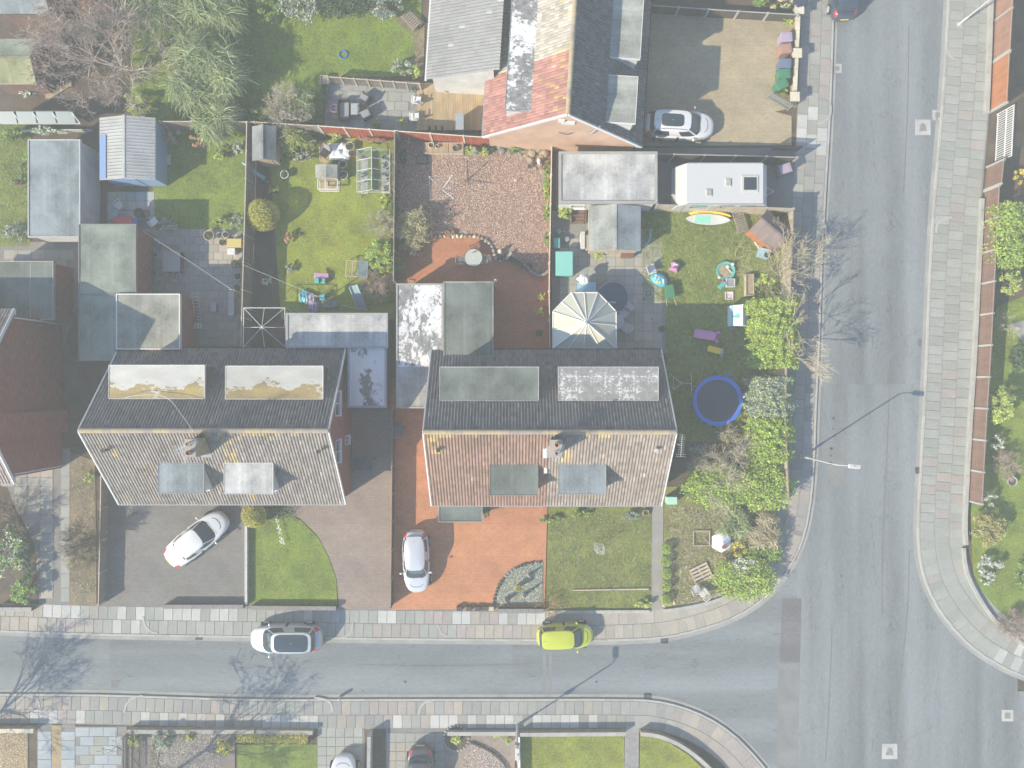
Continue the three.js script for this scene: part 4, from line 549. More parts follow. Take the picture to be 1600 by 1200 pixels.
grass('grass on the corner garden lawn across the main road', PP([[1562, 490], [1640, 440], [1640, 980], [1568, 980], [1540, 880]]), 70, 0.08, [[0.22, 0.33, 0.06], [0.28, 0.37, 0.08]], 209);
grass('mossy grass on the front lawn beside the grey shingle path', PP([[820, 1150], [840, 1152], [973, 1149], [973, 1205], [816, 1205]]), 100, 0.06, [[0.29, 0.33, 0.08], [0.36, 0.36, 0.10], [0.22, 0.29, 0.06]], 210);
grass('mossy grass on the lawn inside the curved corner wall', PP([[1002, 1150], [1030, 1154], [1072, 1182], [1095, 1205], [1001, 1205]]), 100, 0.06, [[0.29, 0.33, 0.08], [0.36, 0.36, 0.10], [0.22, 0.29, 0.06]], 211);
grass('grass on the lawn behind the low hedge', PP([[374, 1165], [494, 1165], [494, 1205], [374, 1205]]), 100, 0.06, [[0.22, 0.33, 0.06], [0.28, 0.37, 0.08]], 212);
grass('weedy grass in the pale strip beside the flagged path', PP([[113, 720], [148, 728], [150, 940], [113, 940]]), 45, 0.12, [[0.46, 0.42, 0.25], [0.32, 0.34, 0.14], [0.52, 0.47, 0.32]], 213, 0.09);
gravel('pink stone chippings of the back garden', PP([[621, 228], [858, 236], [858, 396], [838, 426], [820, 408], [800, 399], [780, 400], [770, 384], [758, 372], [621, 369]]), 420, 0.034, [[0.46, 0.30, 0.225], [0.38, 0.235, 0.18], [0.50, 0.38, 0.29], [0.30, 0.18, 0.14], [0.42, 0.29, 0.22], [0.54, 0.43, 0.34]], 301, 0.12);
gravel('grey-green slate chippings in the curved front bed', PP(bedC), 500, 0.035, [[0.28, 0.31, 0.24], [0.18, 0.21, 0.16], [0.40, 0.42, 0.34], [0.23, 0.27, 0.21], [0.50, 0.51, 0.42]], 302, 0.12);
gravel('tan pebbles of the front garden across the street', PP([[2, 1142], [44, 1142], [44, 1205], [2, 1205]]), 400, 0.035, [[0.60, 0.46, 0.27], [0.48, 0.36, 0.22], [0.68, 0.56, 0.38]], 303, 0.1);
gravel('grey pebbles under the shrubs across the street', PP([[240, 1142], [345, 1142], [345, 1205], [240, 1205]]), 350, 0.035, [[0.42, 0.38, 0.34], [0.30, 0.27, 0.25], [0.52, 0.47, 0.42]], 304, 0.1);
gravel('pale pebbles beside the curved edging by the dark car', PP([[735, 1160], [765, 1165], [790, 1185], [800, 1205], [715, 1205]]), 350, 0.035, [[0.50, 0.42, 0.36], [0.38, 0.31, 0.27], [0.60, 0.52, 0.46]], 305, 0.1);
// flagged areas
const flagA = struct('flagged_path', slab(PP([[5, 735], [110, 712], [110, 946], [62, 946], [55, 850], [20, 780]]), 0, 0.085), MA.concreteDark); pave(flagA, PP([[0, 725], [97, 715], [97, 946], [62, 946], [55, 850], [20, 780], [0, 770]]), X(4), Z(731), 0, 0.83, 0.6, (x, z, r) => r() < 0.3 ? pick(MA.slabGreen, r) : r() < 0.5 ? pick(MA.slabTan, r) : MA.slabGreen[3], 401, 0.108, 0);
pave(flagA, PP([[96, 690], [112, 690], [112, 948], [96, 948]]), X(96.5), Z(700), 0, 0.58, 0.9, (x, z, r) => pick(MA.slabGreen, r), 402, 0.105, 0);
const patA = struct('patio', slab(PP([[215, 355], [388, 352], [388, 548], [215, 548]]), 0, 0.085), MA.concreteDark); pave(patA, PP([[218, 355], [386, 355], [386, 546], [218, 546]]), X(312), Z(358), 0, 0.62, 0.5, (x, z, r) => z < Z(420) && x > X(312) ? pick(MA.slabTan, r) : pick([...MA.slabGrey, MA.slabPink[0]], r), 403, 0.108, 0.5);
const patB = struct('patio', slab(PP([[862, 330], [1002, 330], [1040, 400], [1040, 552], [862, 552]]), 0, 0.085), MA.concreteDark); pave(patB, PP([[864, 380], [1000, 345], [1038, 372], [1038, 548], [864, 548]]), X(860), Z(344), 0, 0.60, 0.60, (x, z, r) => r() < 0.55 ? pick(MA.slabTan, r) : pick(MA.slabGreen, r), 404, 0.108, 0);
const patC = struct('patio', slab(PP([[508, 125], [655, 128], [655, 205], [508, 205]]), 0, 0.09), MA.concreteDark); pave(patC, PP([[509, 127], [652, 129], [652, 203], [509, 203]]), X(509), Z(128), -0.02, 0.9, 0.6, (x, z, r) => pick([...MA.slabGreen, MA.slabGrey[2]], r), 405, 0.112, 0.5);
const patD = struct('front_paving', slab(PP([[119, 1134], [199, 1134], [199, 1260], [119, 1260]]), 0, 0.09), MA.concreteDark); pave(patD, PP([[119, 1134], [199, 1134], [199, 1210], [119, 1210]]), X(119), Z(1135), 0, 0.90, 0.60, (x, z, r) => pick([...MA.slabBlue, MA.slabGreen[0], MA.slabGreen[1]], r), 406, 0.112, 0.35);
for (const [a, b, sd] of [[60, 82, 407], [97, 119, 408]]) { const q = struct('stepping_path', slab(PP([[a, 1131], [b, 1131], [b, 1260], [a, 1260]]), 0, 0.09), MA.concreteDark); pave(q, PP([[a, 1131], [b, 1131], [b, 1215], [a, 1215]]), X(a), Z(1127), 0, 0.90, 0.60, (x, z, r) => pick(MA.slabBlue, r), sd, 0.112, 0); }
const patE = struct('front_paving', slab(PP([[496, 1135], [570, 1135], [570, 1260], [496, 1260]]), 0, 0.09), MA.concreteDark); pave(patE, PP([[496, 1135], [568, 1135], [568, 1212], [496, 1212]]), X(497), Z(1136), 0, 0.58, 0.60, (x, z, r) => pick([...MA.slabGreen, MA.slabGrey[2]], r), 409, 0.112, 0);
const patF = struct('front_paving', slab(PP([[603, 1138], [703, 1138], [703, 1260], [603, 1260]]), 0, 0.09), MA.concreteDark); pave(patF, PP([[603, 1140], [700, 1140], [700, 1212], [603, 1212]]), X(604), Z(1144), 0, 0.62, 0.60, (x, z, r) => pick([...MA.slabGreen, MA.slabTan[0]], r), 410, 0.112, 0);
const patG = struct('side_path', slab(PP([[-40, 378], [125, 378], [125, 470], [95, 560], [-40, 440]]), 0, 0.09), MA.concreteDark); pave(patG, PP([[0, 385], [124, 378], [124, 470], [98, 560], [90, 470], [0, 410]]), X(-3), Z(376), 0, 0.9, 0.62, (x, z, r) => pick([...MA.slabTan, ...MA.slabGreen], r), 411, 0.112, 0.5);

// ================================================================ HOUSES
const rearShadeTile = () => lichen([0.15, 0.137, 0.135], [], 0.45);  // rear slopes: the roof tile darkened, their shade put into the colour
const cheekW = MA.renderWhite;
const HZ = { zf: 7.42, zb: -2.08, he: 2.55, hr: 7.0 };
const hC = gableHouse('semi-detached house with pinkish brown roof and green-grey felt rear extension', { x0: -4.95, x1: 2.095, ...HZ, openL: true, seed: 3, front: lichen([0.225, 0.14, 0.105], [[0.6, 6.35, 0.75, 0.4, 0.75], [0.35, 5.7, 0.3, 0.5, 0.5], [0.85, 5.2, 0.25, 0.6, 0.5], [1.7, 6.4, 0.3, 0.2, 0.7], [4, 6.45, 2.6, 0.14, 0.35]]), back: rearShadeTile() });
dormer(hC, X(687, 5.45), X(842, 5.45), -0.99, 0.98, 5.45, 3.6, MA.felt, MA.brickDark, { front: -1, seam: [0.36, 0.68], fascia: MA.whiteDull });
dormer(hC, X(765, 5.2), X(841, 5.2), 4.55, 6.44, 5.2, 3.5, MA.felt, cheekW, { front: 1, seam: [0.4], fascia: MA.concreteDark });
const hR = gableHouse('semi-detached house with grey-brown roof and white-framed conservatory behind', { x0: 2.105, x1: 9.15, ...HZ, openR: true, seed: 5, front: lichen([0.24, 0.195, 0.165], [[2.7, 6.45, 1.0, 0.3, 0.75], [0.9, 4.7, 0.35, 0.6, 0.6], [5, 6.4, 1.6, 0.12, 0.3]]), back: rearShadeTile() });
dormer(hR, X(872, 5.45), X(1029, 5.45), -0.99, 0.96, 5.45, 3.6, MA.peelThin, MA.brickDark, { front: -1, fascia: MA.whiteDull });
dormer(hR, X(872, 5.2), X(947, 5.2), 4.58, 6.4, 5.2, 3.5, MA.feltBlue, cheekW, { front: 1, seam: [0.35], fascia: MA.feltPale });
const LZ = { zf: 7.34, zb: -2.16, he: 2.55, hr: 7.0 };
const hA = gableHouse('semi-detached house with moss-covered rear dormer and grey front dormer', { x0: -24.1, x1: -17.155, ...LZ, openL: true, seed: 7, front: lichen([0.225, 0.195, 0.172], [[4.2, 3.6, 1.4, 0.5, 0.12], [2.2, 4.6, 1.2, 0.5, 0.12]]), back: rearShadeTile() });
dormer(hA, X(170, 5.45), X(320, 5.45), -1.1, 0.86, 5.45, 3.6, MA.moss, MA.brickDark, { front: -1 });
dormer(hA, X(247, 5.2), X(319, 5.2), 4.5, 6.34, 5.2, 3.5, MA.feltBlue, cheekW, { front: 1, seam: [0.6], fascia: MA.lead });
const hB = gableHouse('semi-detached house with lichen-streaked roof, white front dormer and red brick gable', { x0: -17.145, x1: -10.2, ...LZ, openR: true, seed: 9, front: lichen([0.225, 0.197, 0.175], [[1.7, 6.35, 2.3, 0.35, 0.8], [0.95, 4.6, 0.42, 1.7, 0.7], [0.9, 1.9, 0.3, 1.2, 0.55], [1.5, 1.5, 0.3, 0.8, 0.4], [4.4, 6.2, 1.2, 0.3, 0.25]]), back: rearShadeTile() });
dormer(hB, X(352, 5.45), X(505, 5.45), -1.05, 0.88, 5.45, 3.6, mat([0.74, 0.74, 0.72], { map: (() => { const t = T_moss.clone(); t.offset.set(0.3, 0.44); t.needsUpdate = true; return t; })(), ...bmp }), MA.brickDark, { front: -1 });
dormer(hB, X(350, 5.2), X(427, 5.2), 4.55, 6.36, 5.2, 3.5, MA.feltWhite, cheekW, { front: 1 });
// gable windows of the brick gable
for (const [y, z, w, h] of [[4.2, 1.15, 1.5, 1.15], [4.1, 4.0, 1.4, 1.1], [1.5, 0.5, 1.5, 1.15], [1.55, 3.5, 0.6, 1.0]]) windowOn(hB, -10.338, y, z, w, h, 'x+', 1);
mk(hB, 'vent_cowl', [cyl(-10.9, 6.1, 6.45, 3.8, 0.07, 0.07, 10), cyl(-10.9, 6.45, 6.5, 3.8, 0.12, 0.12, 10)], MA.black); mk(hA, 'vent_cowl', [cyl(-23.0, 6.0, 6.4, 3.75, 0.07, 0.07, 10), cyl(-23.0, 6.4, 6.46, 3.75, 0.13, 0.13, 10)], MA.black); mk(hC, 'vent_cowl', [cyl(-4.15, 6.0, 6.4, 3.72, 0.07, 0.07, 10), cyl(-4.15, 6.4, 6.46, 3.72, 0.13, 0.13, 10)], MA.black); mk(hR, 'vent_cowl', [cyl(8.1, 6.0, 6.4, 3.75, 0.07, 0.07, 10), cyl(8.1, 6.4, 6.46, 3.75, 0.13, 0.13, 10)], MA.whiteDull);
mk(hR, 'security_light', box(9.02, 9.3, 2.9, 3.0, -0.2, 0.1), MA.white);
chimney(hR, 2.12, 2.72, 3.05, 3.95, 5.4, 8.0, MA.brickTan, 2); for (const q of [box(1.75, 1.98, 6.05, 6.12, 3.2, 4.2), box(1.85, 2.05, 4.9, 4.98, 4.3, 5.2)]) mk(hC, 'lead_soaker', q, MA.white);
aerial(hR, 2.5, 8.4, 3.7, 1.2, 0.9); aerial(hR, 9.35, 7.1, 3.4, 1.5, 1.2);
chimney(hA, -17.75, -17.16, 3.0, 3.95, 5.4, 8.0, MA.brickTan, 2); aerial(hA, -17.4, 8.5, 3.3, 0.4, 1.2); aerial(hA, -17.6, 8.3, 3.8, 1.9, 0.9);
mk(hA, 'cable', tube([[X(170, 5.4), 4.6, Z(633, 4.6)], [X(205, 5.7), 5.7, Z(619, 5.7)], [X(255, 5.9), 5.75, Z(620, 5.8)], [X(285, 6.6), 6.6, Z(650, 6.6)], [X(303, 7.6), 7.6, Z(676, 7.6)]], 0.014, 40, 5), MA.white);
// rear extension of the middle house and porch roof
mk(hC, 'extension_wall', box(X(694, 2.9) + 0.08, X(770, 2.9) - 0.08, 0.05, 2.72, Z(440, 2.9) + 0.08, -1.74), MA.brickOrange);
flatRoof(hC, X(693, 2.9), X(771, 2.9), Z(440, 2.9), Z(558, 2.9), 2.9, MA.felt, { edge: MA.feltPale, seamX: [0.36], lip: 0.05 });
mk(hC, 'downpipe', [bar([X(771, 2.8) + 0.06, 0.1, Z(440, 2.8)], [X(771, 2.8) + 0.06, 2.75, Z(440, 2.8)], 0.035), sph(X(771, 2.8) + 0.12, 2.75, Z(440, 2.8) - 0.08, 0.09, 0.07, 0.1)], MA.white);
flatRoof(hC, X(685, 2.35), X(754, 2.35), 6.9, Z(816, 2.35), 2.35, MA.felt, { edge: MA.feltPale, lip: 0.05 });
mk(hC, 'porch_wall', box(X(690, 2.2), X(749, 2.2), 0.05, 2.13, 7.1, Z(812, 2.3)), MA.renderWhite);
// far-left house: brick gable facing the gap
const hD = gableHouse('two-storey house with plain red brick gable wall beside the flagged path', { x0: -38, x1: -28.86, zf: 5.75, zb: -4.35, he: 5.1, hr: 8.7, openR: true, seed: 12, wall: MA.brickRed, front: lichen([0.30, 0.24, 0.21], []), back: lichen([0.30, 0.24, 0.21], []) });
mk(hD, 'chimney_breast', box(-28.998, -28.62, 0.05, 7.9, 1.65, 3.1), MA.brickRed); for (const z of [-3.85, 5.25]) mk(hD, 'downpipe', bar([-28.93, 0.1, z], [-28.93, 5.0, z], 0.045), MA.white);
// upper house: gable towards the plot, ridge running away from it
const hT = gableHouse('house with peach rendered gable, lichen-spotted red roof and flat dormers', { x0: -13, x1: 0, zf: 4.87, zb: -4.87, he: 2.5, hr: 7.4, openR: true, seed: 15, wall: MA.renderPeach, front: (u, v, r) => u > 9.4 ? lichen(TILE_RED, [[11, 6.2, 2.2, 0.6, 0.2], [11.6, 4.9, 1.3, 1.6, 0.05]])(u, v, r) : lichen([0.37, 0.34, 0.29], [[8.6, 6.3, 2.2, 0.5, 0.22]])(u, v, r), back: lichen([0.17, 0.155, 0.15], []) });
dormer(hT, -9.5, -0.75, 1.3, 3.55, 5.4, 3.9, MA.peel, MA.renderWhite, { front: 1, fascia: MA.feltPale });
dormer(hT, -3.25, -0.5, -4.05, -2.2, 5.1, 3.4, MA.feltPale, MA.renderWhite, { front: -1 });
dormer(hT, -9.2, -4.25, -4.1, -2.2, 5.1, 3.4, MA.feltPale, MA.renderWhite, { front: -1 });
mk(hT, 'extension_wall', box(-13, -3.45, 0.05, 2.35, 4.9, 8.2), MA.renderWhite);
{ const q = mk(hT, 'extension_gable', (() => { const s = new THREE.Shape([[4.4, 2.36], [8.3, 2.36], [4.4, 4.25]].map(p => new THREE.Vector2(...p))); const g = new THREE.ExtrudeGeometry(s, { depth: 9.5, bevelEnabled: false }); g.rotateY(-Math.PI / 2); g.translate(-3.46, 0, 0); return g; })(), MA.renderWhite);
  const V = new THREE.Vector3(0, 2.0, -4.1).normalize(); const t = mk(hT, 'roof_tiles', tileSlope(new THREE.Vector3(-13, 2.42, 8.55), new THREE.Vector3(1, 0, 0), V, 9.65, Math.hypot(2.0, 4.95) - 0.3, lichen([0.25, 0.25, 0.245], [], 0.16), { pitch: 0.2, gauge: 0.36, seed: 77 }), MA.tile); t.userData.kind = 'stuff'; mk(hT, 'gutter', box(-13, -3.3, 2.3, 2.4, 8.56, 8.68), MA.white); }
mk(hT, 'vent_cover', [box(-0.135, -0.06, 5.55, 5.95, -0.5, 0.25), box(-0.135, -0.03, 5.9, 6.2, 0.1, 0.45)], MA.white); mk(hT, 'flue', bar([-0.05, 4.2, -1.55], [-0.05, 5.6, -1.95], 0.07), MA.lead); mk(hT, 'wall_bracket', tube([[-0.08, 4.0, 0.3], [0.02, 4.1, -0.2], [-0.05, 4.15, -0.5]], 0.025), MA.darkMetal);
{ const a = 0.062, gx = 3.08, gz = -14.83, off = 6.5; hT.rotation.y = -Math.PI / 2 - a; hT.position.set(gx + Math.sin(a) * off, 0.05, gz - Math.cos(a) * off); }
// flat-roofed garages and additions
function flatShed(name, label, cat, px0, px1, py0, py1, h, m, wm, o = {}) { const x0 = X(px0, h), x1 = X(px1, h), z0 = Z(py0, h), z1 = Z(py1, h), g = thing(name, label, cat, (x0 + x1) / 2, (z0 + z1) / 2, 0.05, o.group); mk(g, 'wall', box(x0 + 0.1, x1 - 0.1, 0.05, h - 0.22, z0 + 0.1, z1 - 0.1), wm); flatRoof(g, x0, x1, z0, z1, h, m, o); return g; }
const garC = flatShed('garage', 'flat-roofed garage with flaking white paint on its roof', 'garage', 619, 692.5, 443, 638, 2.6, MA.peel, MA.brickRed, { edge: MA.concrete, t: 0.1 }); { const x0 = X(619, 2.6), x1 = X(692, 2.6), z = Z(638, 2.6); mk(garC, 'felt_sheet', box(x0 + 0.11, x1 - 0.11, 2.6, 2.606, Z(573, 2.6), z - 0.11), MA.feltPale); mk(garC, 'garage_door', box(x0 + 0.4, x1 - 0.4, 0.06, 2.1, z - 0.1, z - 0.05), MA.whiteDull); }
const garB = flatShed('garage', 'flat-roofed garage with pale blue-grey coated roof by the brick gable', 'garage', 543, 604, 540, 637, 2.6, MA.peelMuch, MA.brickRed, { edge: MA.lead, t: 0.12 });
mk(hB, 'extension_wall', box(X(450, 2.75), X(601, 2.75), 0.05, 2.5, Z(494, 2.75), -2.2), MA.brickRed); flatRoof(hB, X(447, 2.75), X(606, 2.75), Z(489, 2.75), Z(546, 2.75) - 0.1, 2.75, MA.feltWhite, { edge: MA.lead, t: 0.12 });
mk(hA, 'extension_wall', [box(X(186, 2.9), X(279, 2.9), 0.05, 2.7, Z(463, 2.9), -1.8), box(X(127, 2.8), X(209, 2.8), 0.05, 2.6, Z(354, 2.8), Z(459, 2.8)), box(X(125, 2.8), X(184, 2.8), 0.05, 2.6, Z(459.5, 2.8), Z(562, 2.8))], MA.brickRed);
flatRoof(hA, X(123, 2.8), X(213, 2.8), Z(350, 2.8), Z(460, 2.8), 2.8, MA.feltGreen, { edge: MA.concreteDark }); flatRoof(hA, X(123, 2.8), X(184, 2.8), Z(460.5, 2.8), Z(564, 2.8), 2.8, MA.feltGreen, { edge: MA.concreteDark }); flatRoof(hA, X(182, 2.9), X(282, 2.9), Z(459, 2.9), Z(546, 2.9), 2.92, mat([0.36, 0.37, 0.33], { map: T_felt, ...bmp }), { edge: MA.white });
flatShed('outbuilding', 'long outbuilding with flat blue-grey felt roof beside the ribbed shed', 'outbuilding', 44, 126, 218, 371, 2.5, MA.feltBlue, MA.renderWhite, { edge: MA.whiteDull, t: 0.06 });
flatShed('garage', 'grey flat-roofed garage with one pale lap, shaded by the brick gable house', 'garage', -30, 84, 408, 500, 2.4, MA.felt, MA.brickRed, { edge: MA.concrete, t: 0.05, seamX: [0.68], lapMat: MA.concrete });
const garR = flatShed('garage', 'white-walled garage with pale concrete flat roof behind the dark shed', 'garage', 873, 1027, 237, 318, 2.6, MA.feltWhite, MA.renderWhite, { edge: MA.concrete, t: 0.16, lip: 0.07 }); { const z = Z(318, 2.6) - 0.1; windowOn(garR, X(902, 1.4), 1.5, z + 0.002, 0.9, 0.8, 'z+', 0); }
// ground-floor windows and doors on the street and garden sides
for (const [h, x0, zf, zb, wx, dx] of [[hC, -4.95, 7.42, -2.08, [0.2], -3.2], [hR, 2.1, 7.42, -2.08, [3.9], 7.7], [hA, -24.1, 7.34, -2.16, [-19.6], -22.8], [hB, -17.15, 7.34, -2.16, [-15.0], -11.6]]) {
  for (const x of wx) windowOn(h, x, 1.45, zf - 0.347, 2.2, 1.2, 'z+', 2);
  if (h !== hC) { const d = mk(h, 'front_door', box(dx - 0.45, dx + 0.45, 0.1, 2.1, zf - 0.348, zf - 0.30), MA.white); mk(d, 'door_handle', bar([dx + 0.33, 1.0, zf - 0.28], [dx + 0.33, 1.15, zf - 0.28], 0.018), MA.greyMetal); }
  else { const d = mk(h, 'front_door', box(X(720, 2.2) - 0.45, X(720, 2.2) + 0.45, 0.1, 2.05, Z(812, 2.3) + 0.002, Z(812, 2.3) + 0.04), MA.plBrown); mk(d, 'door_handle', bar([X(720, 2.2) + 0.33, 1.0, Z(812, 2.3) + 0.06], [X(720, 2.2) + 0.33, 1.15, Z(812, 2.3) + 0.06], 0.018), MA.greyMetal); }
}

// ================================================================ VEHICLES
const paintOf = (c, m = 0, r = 0.32) => pmat(c, { roughness: r, metalness: m, clearcoat: 1, clearcoatRoughness: 0.06 });
car('silver hatchback parked on the red block driveway', { L: 4.0, W: 1.72, H: 1.52, paint: paintOf([0.60, 0.61, 0.63], 0.35), px: 650.5, py: 877, turn: -Math.PI / 2 + 0.035, spoiler: true, gc: -0.16 * 2, gl: 0.68 * 2, tc: -0.30 * 2, tl: 0.50 * 2 });
car('white saloon parked askew on the grey block driveway', { L: 4.65, W: 1.82, H: 1.42, paint: paintOf([0.64, 0.65, 0.65]), px: 307, py: 842, turn: Math.atan2(77, 98), gc: -0.02 * 2.3, gl: 0.60 * 2.3, tc: -0.12 * 2.3, tl: 0.34 * 2.3, tail: -1.2, boot: 0.10, nose: 0.2 });
car('silver people carrier with dark glass roof parked half on the pavement', { L: 4.6, W: 1.84, H: 1.64, paint: paintOf([0.58, 0.60, 0.62], 0.35), px: 447, py: 998, turn: Math.PI, sunroof: 0.86, y: 0.06, gc: -0.12 * 2.3, gl: 0.74 * 2.3, tc: -0.24 * 2.3, tl: 0.54 * 2.3, rails: true });
car('lime green small hatchback parked at the kerb', { L: 3.6, W: 1.62, H: 1.54, paint: paintOf([0.47, 0.52, 0.045], 0.05), px: 883, py: 994, turn: 0.035, y: 0.06, nose: 0.18, gc: -0.15 * 1.8, gl: 0.78 * 1.8, tc: -0.27 * 1.8, tl: 0.56 * 1.8 });
car('white crossover with black glass roof on the tan driveway', { L: 4.45, W: 1.84, H: 1.62, paint: paintOf([0.64, 0.65, 0.66]), px: 1061, py: 196, turn: -0.05, sunroof: 0.62, gc: -0.14 * 2.2, gl: 0.74 * 2.2, tc: -0.26 * 2.2, tl: 0.52 * 2.2, rails: true });
car('dark blue hatchback parked at the main road kerb', { L: 4.2, W: 1.76, H: 1.5, paint: paintOf([0.045, 0.075, 0.12], 0.3), px: 1319, py: -22, turn: Math.PI / 2 + 0.03, y: 0.01, gc: -0.16 * 2.1, gl: 0.68 * 2.1, tc: -0.30 * 2.1, tl: 0.50 * 2.1 });
car('white car on the flagged front drive across the street', { L: 4.2, W: 1.76, H: 1.48, paint: paintOf([0.62, 0.63, 0.64]), px: 537, py: 1231, turn: Math.PI / 2 });
car('dark grey hatchback with red tail lights across the street', { L: 4.2, W: 1.76, H: 1.5, paint: paintOf([0.07, 0.075, 0.085], 0.3), px: 657, py: 1217, turn: -Math.PI / 2 });
{ // touring caravan
  const h = 2.45, x0 = X(1057, h), x1 = X(1203, h), z0 = Z(255, h), z1 = Z(319, h), g = thing('caravan', 'white touring caravan with dark rooflight behind the timber fence', 'caravan', (x0 + x1) / 2, (z0 + z1) / 2, 0.1); const s = new THREE.Shape([[x0 + 0.55, 0.45], [x1 - 0.25, 0.45], [x1, 0.9], [x1 - 0.05, 2.0], [x1 - 0.45, 2.55], [x0 + 0.6, 2.55], [x0 + 0.12, 1.75], [x0, 0.9]].map(p => new THREE.Vector2(...p))); const bg = new THREE.ExtrudeGeometry(s, { depth: z1 - z0 - 0.12, bevelEnabled: true, bevelThickness: 0.06, bevelSize: 0.06, bevelOffset: -0.06, bevelSegments: 3 }); bg.translate(0, 0, z0 + 0.06); const wp = pmat([0.50, 0.505, 0.50], { roughness: 0.4, clearcoat: 0.3 }); mk(g, 'body', bg, wp);
  for (const [px, py, a, b, m] of [[1172, 287, 0.52, 0.52, MA.glassDark], [1138, 285, 0.2, 0.26, MA.whiteDull], [1108, 301, 0.2, 0.24, MA.whiteDull]]) { const [x, z] = P(px, py, 2.6), f = mk(g, a > 0.4 ? 'rooflight_frame' : 'roof_vent', [rbox(x - a, x + a, 2.545, 2.61, z - b, z + b, 0.03)], MA.whiteDull); mk(f, a > 0.4 ? 'rooflight' : 'vent_lid', rbox(x - a * 0.74, x + a * 0.74, 2.6, 2.65, z - b * 0.74, z + b * 0.74, 0.03), m === MA.glassDark ? m : MA.concrete); }
  mk(g, 'awning_rail', [box(x0 + 0.7, x1 - 0.5, 2.5, 2.555, z0 - 0.012, z0 + 0.02), box(x0 + 0.7, x1 - 0.5, 2.5, 2.555, z1 - 0.02, z1 + 0.012)], MA.greyMetal); for (const x of [x0 + 1.5, x0 + 3.2, x1 - 1.2]) mk(g, 'window', rbox(x - 0.5, x + 0.5, 1.45, 2.05, z1 - 0.02, z1 + 0.02, 0.015), MA.glassDark);
  for (const z of [z0 + 0.15, z1 - 0.15]) { const w = new THREE.CylinderGeometry(0.3, 0.3, 0.18, 18); w.rotateX(Math.PI / 2); w.translate((x0 + x1) / 2 + 0.3, 0.4, z); mk(g, 'wheel', w, MA.rubber); } mk(g, 'drawbar', [bar([x1 - 0.3, 0.5, (z0 + z1) / 2 - 0.6], [x1 + 0.9, 0.5, (z0 + z1) / 2], 0.04), bar([x1 - 0.3, 0.5, (z0 + z1) / 2 + 0.6], [x1 + 0.9, 0.5, (z0 + z1) / 2], 0.04), cyl(x1 + 0.7, 0.1, 0.7, (z0 + z1) / 2, 0.03)], MA.galv);
}
// ================================================================ STREET LAMPS
function lamp(label, px, py, h, ax, az, extra) {
  const [x, z] = P(px, py), g = thing('street_lamp', label, 'street lamp', x, z, 0.09, 'street lamps'); mk(g, 'column', [cyl(x, 0.05, 1.1, z, 0.085, 0.08, 14), cyl(x, 1.1, h, z, 0.052, 0.042, 12)], MA.lampPost); mk(g, 'bracket_arm', tube([[x, h - 0.02, z], [x + ax * 0.12, h + 0.1, z + az * 0.12], [x + ax * 0.8, h + 0.2, z + az * 0.8]], 0.032, 14, 8), MA.lampPost);
  const hd = new RoundedBoxGeometry(0.72, 0.13, 0.27, 3, 0.05); hd.rotateY(-Math.atan2(az, ax)); hd.translate(x + ax * 1.05, h + 0.2, z + az * 1.05); const l = mk(g, 'lantern', hd, MA.whiteDull); const gl = new RoundedBoxGeometry(0.5, 0.04, 0.2, 2, 0.015); gl.rotateY(-Math.atan2(az, ax)); gl.translate(x + ax * 1.05, h + 0.125, z + az * 1.05); mk(l, 'lens', gl, MA.lampClear); mk(l, 'photocell', cyl(x + ax * 1.0, h + 0.26, h + 0.32, z + az * 1.0, 0.035), MA.plGrey);
  mk(g, 'base_plate', box(x - 0.16, x + 0.16, 0.06, 0.118, z - 0.16, z + 0.16), MA.slabWhite[0]); if (extra) mk(g, 'junction_box', rbox(x - 0.14, x + 0.14, extra, extra + 0.35, z - 0.05, z + 0.12, 0.02), MA.plGrey); return g;
}
MA.lampPost = mat([0.62, 0.62, 0.62], { roughness: 0.55, map: T_mottle });
lamp('street lamp with white lantern reaching over the main road beside the hedge', 1253, 713, 5.1, 1, 0.08); lamp('street lamp standing beside the white gateside panel across the side street', 808, 1132, 5.0, 0, -0.55, 2.6); lamp('street lamp on pale base square near the orange panel fence', 1497, 39, 5.2, -1, 0);
// ================================================================ FENCES AND WALLS
const gF = 'boundary fences';
fence('bright red boarded fence at the end of the pink gravel garden', PP([[620, 205], [776, 216]], 1.75), 1.7, { mat: MA.woodRed, post: MA.cream });
fence('red boarded fence behind the greenhouse garden', PP([[498, 197], [617, 205]], 1.75), 1.7, { mat: MA.woodRed, post: MA.cream });
fence('weathered boarded fence behind the dark garden shed', PP([[250, 190], [300, 190], [386, 190], [496, 197]], 1.75), 1.7, { mat: MA.woodGrey, post: MA.woodPale });
wall('low orange brick wall closing the pink gravel garden', PP([[780, 222], [862, 229]]), 0.95, 0.22, MA.brickOrange, { cope: false });
fence('dark close-boarded fence along the pink gravel and patio', PP([[617, 208], [616, 300], [615, 438]], 1.8), 1.8, { mat: MA.woodDark, post: MA.woodGrey });
fence('waist-high dark fence between red and brown driveways', PP([[613, 640], [612, 760], [610, 950]], 1.2), 1.15, { mat: MA.woodDark, post: MA.woodGrey });
fence('low orange-brown fence between the patio and the conservatory garden', PP([[862, 228], [860, 330], [858, 440], [859, 545]], 1.1), 1.05, { mat: MA.woodOrange, post: MA.cream });
fence('tall timber fence between the two back lawns', PP([[386, 192], [384, 300], [381, 400], [377, 540]], 1.8), 1.8, { mat: MA.woodGrey, post: MA.woodPale });
fence('slatted picket fence with knobbed posts beside the patio furniture', PP([[512, 120], [655, 131]], 1.2), 1.15, { mat: MA.woodGrey, post: MA.woodPale, step: 0.82, gap: 0.06, name: 'picket_fence' });
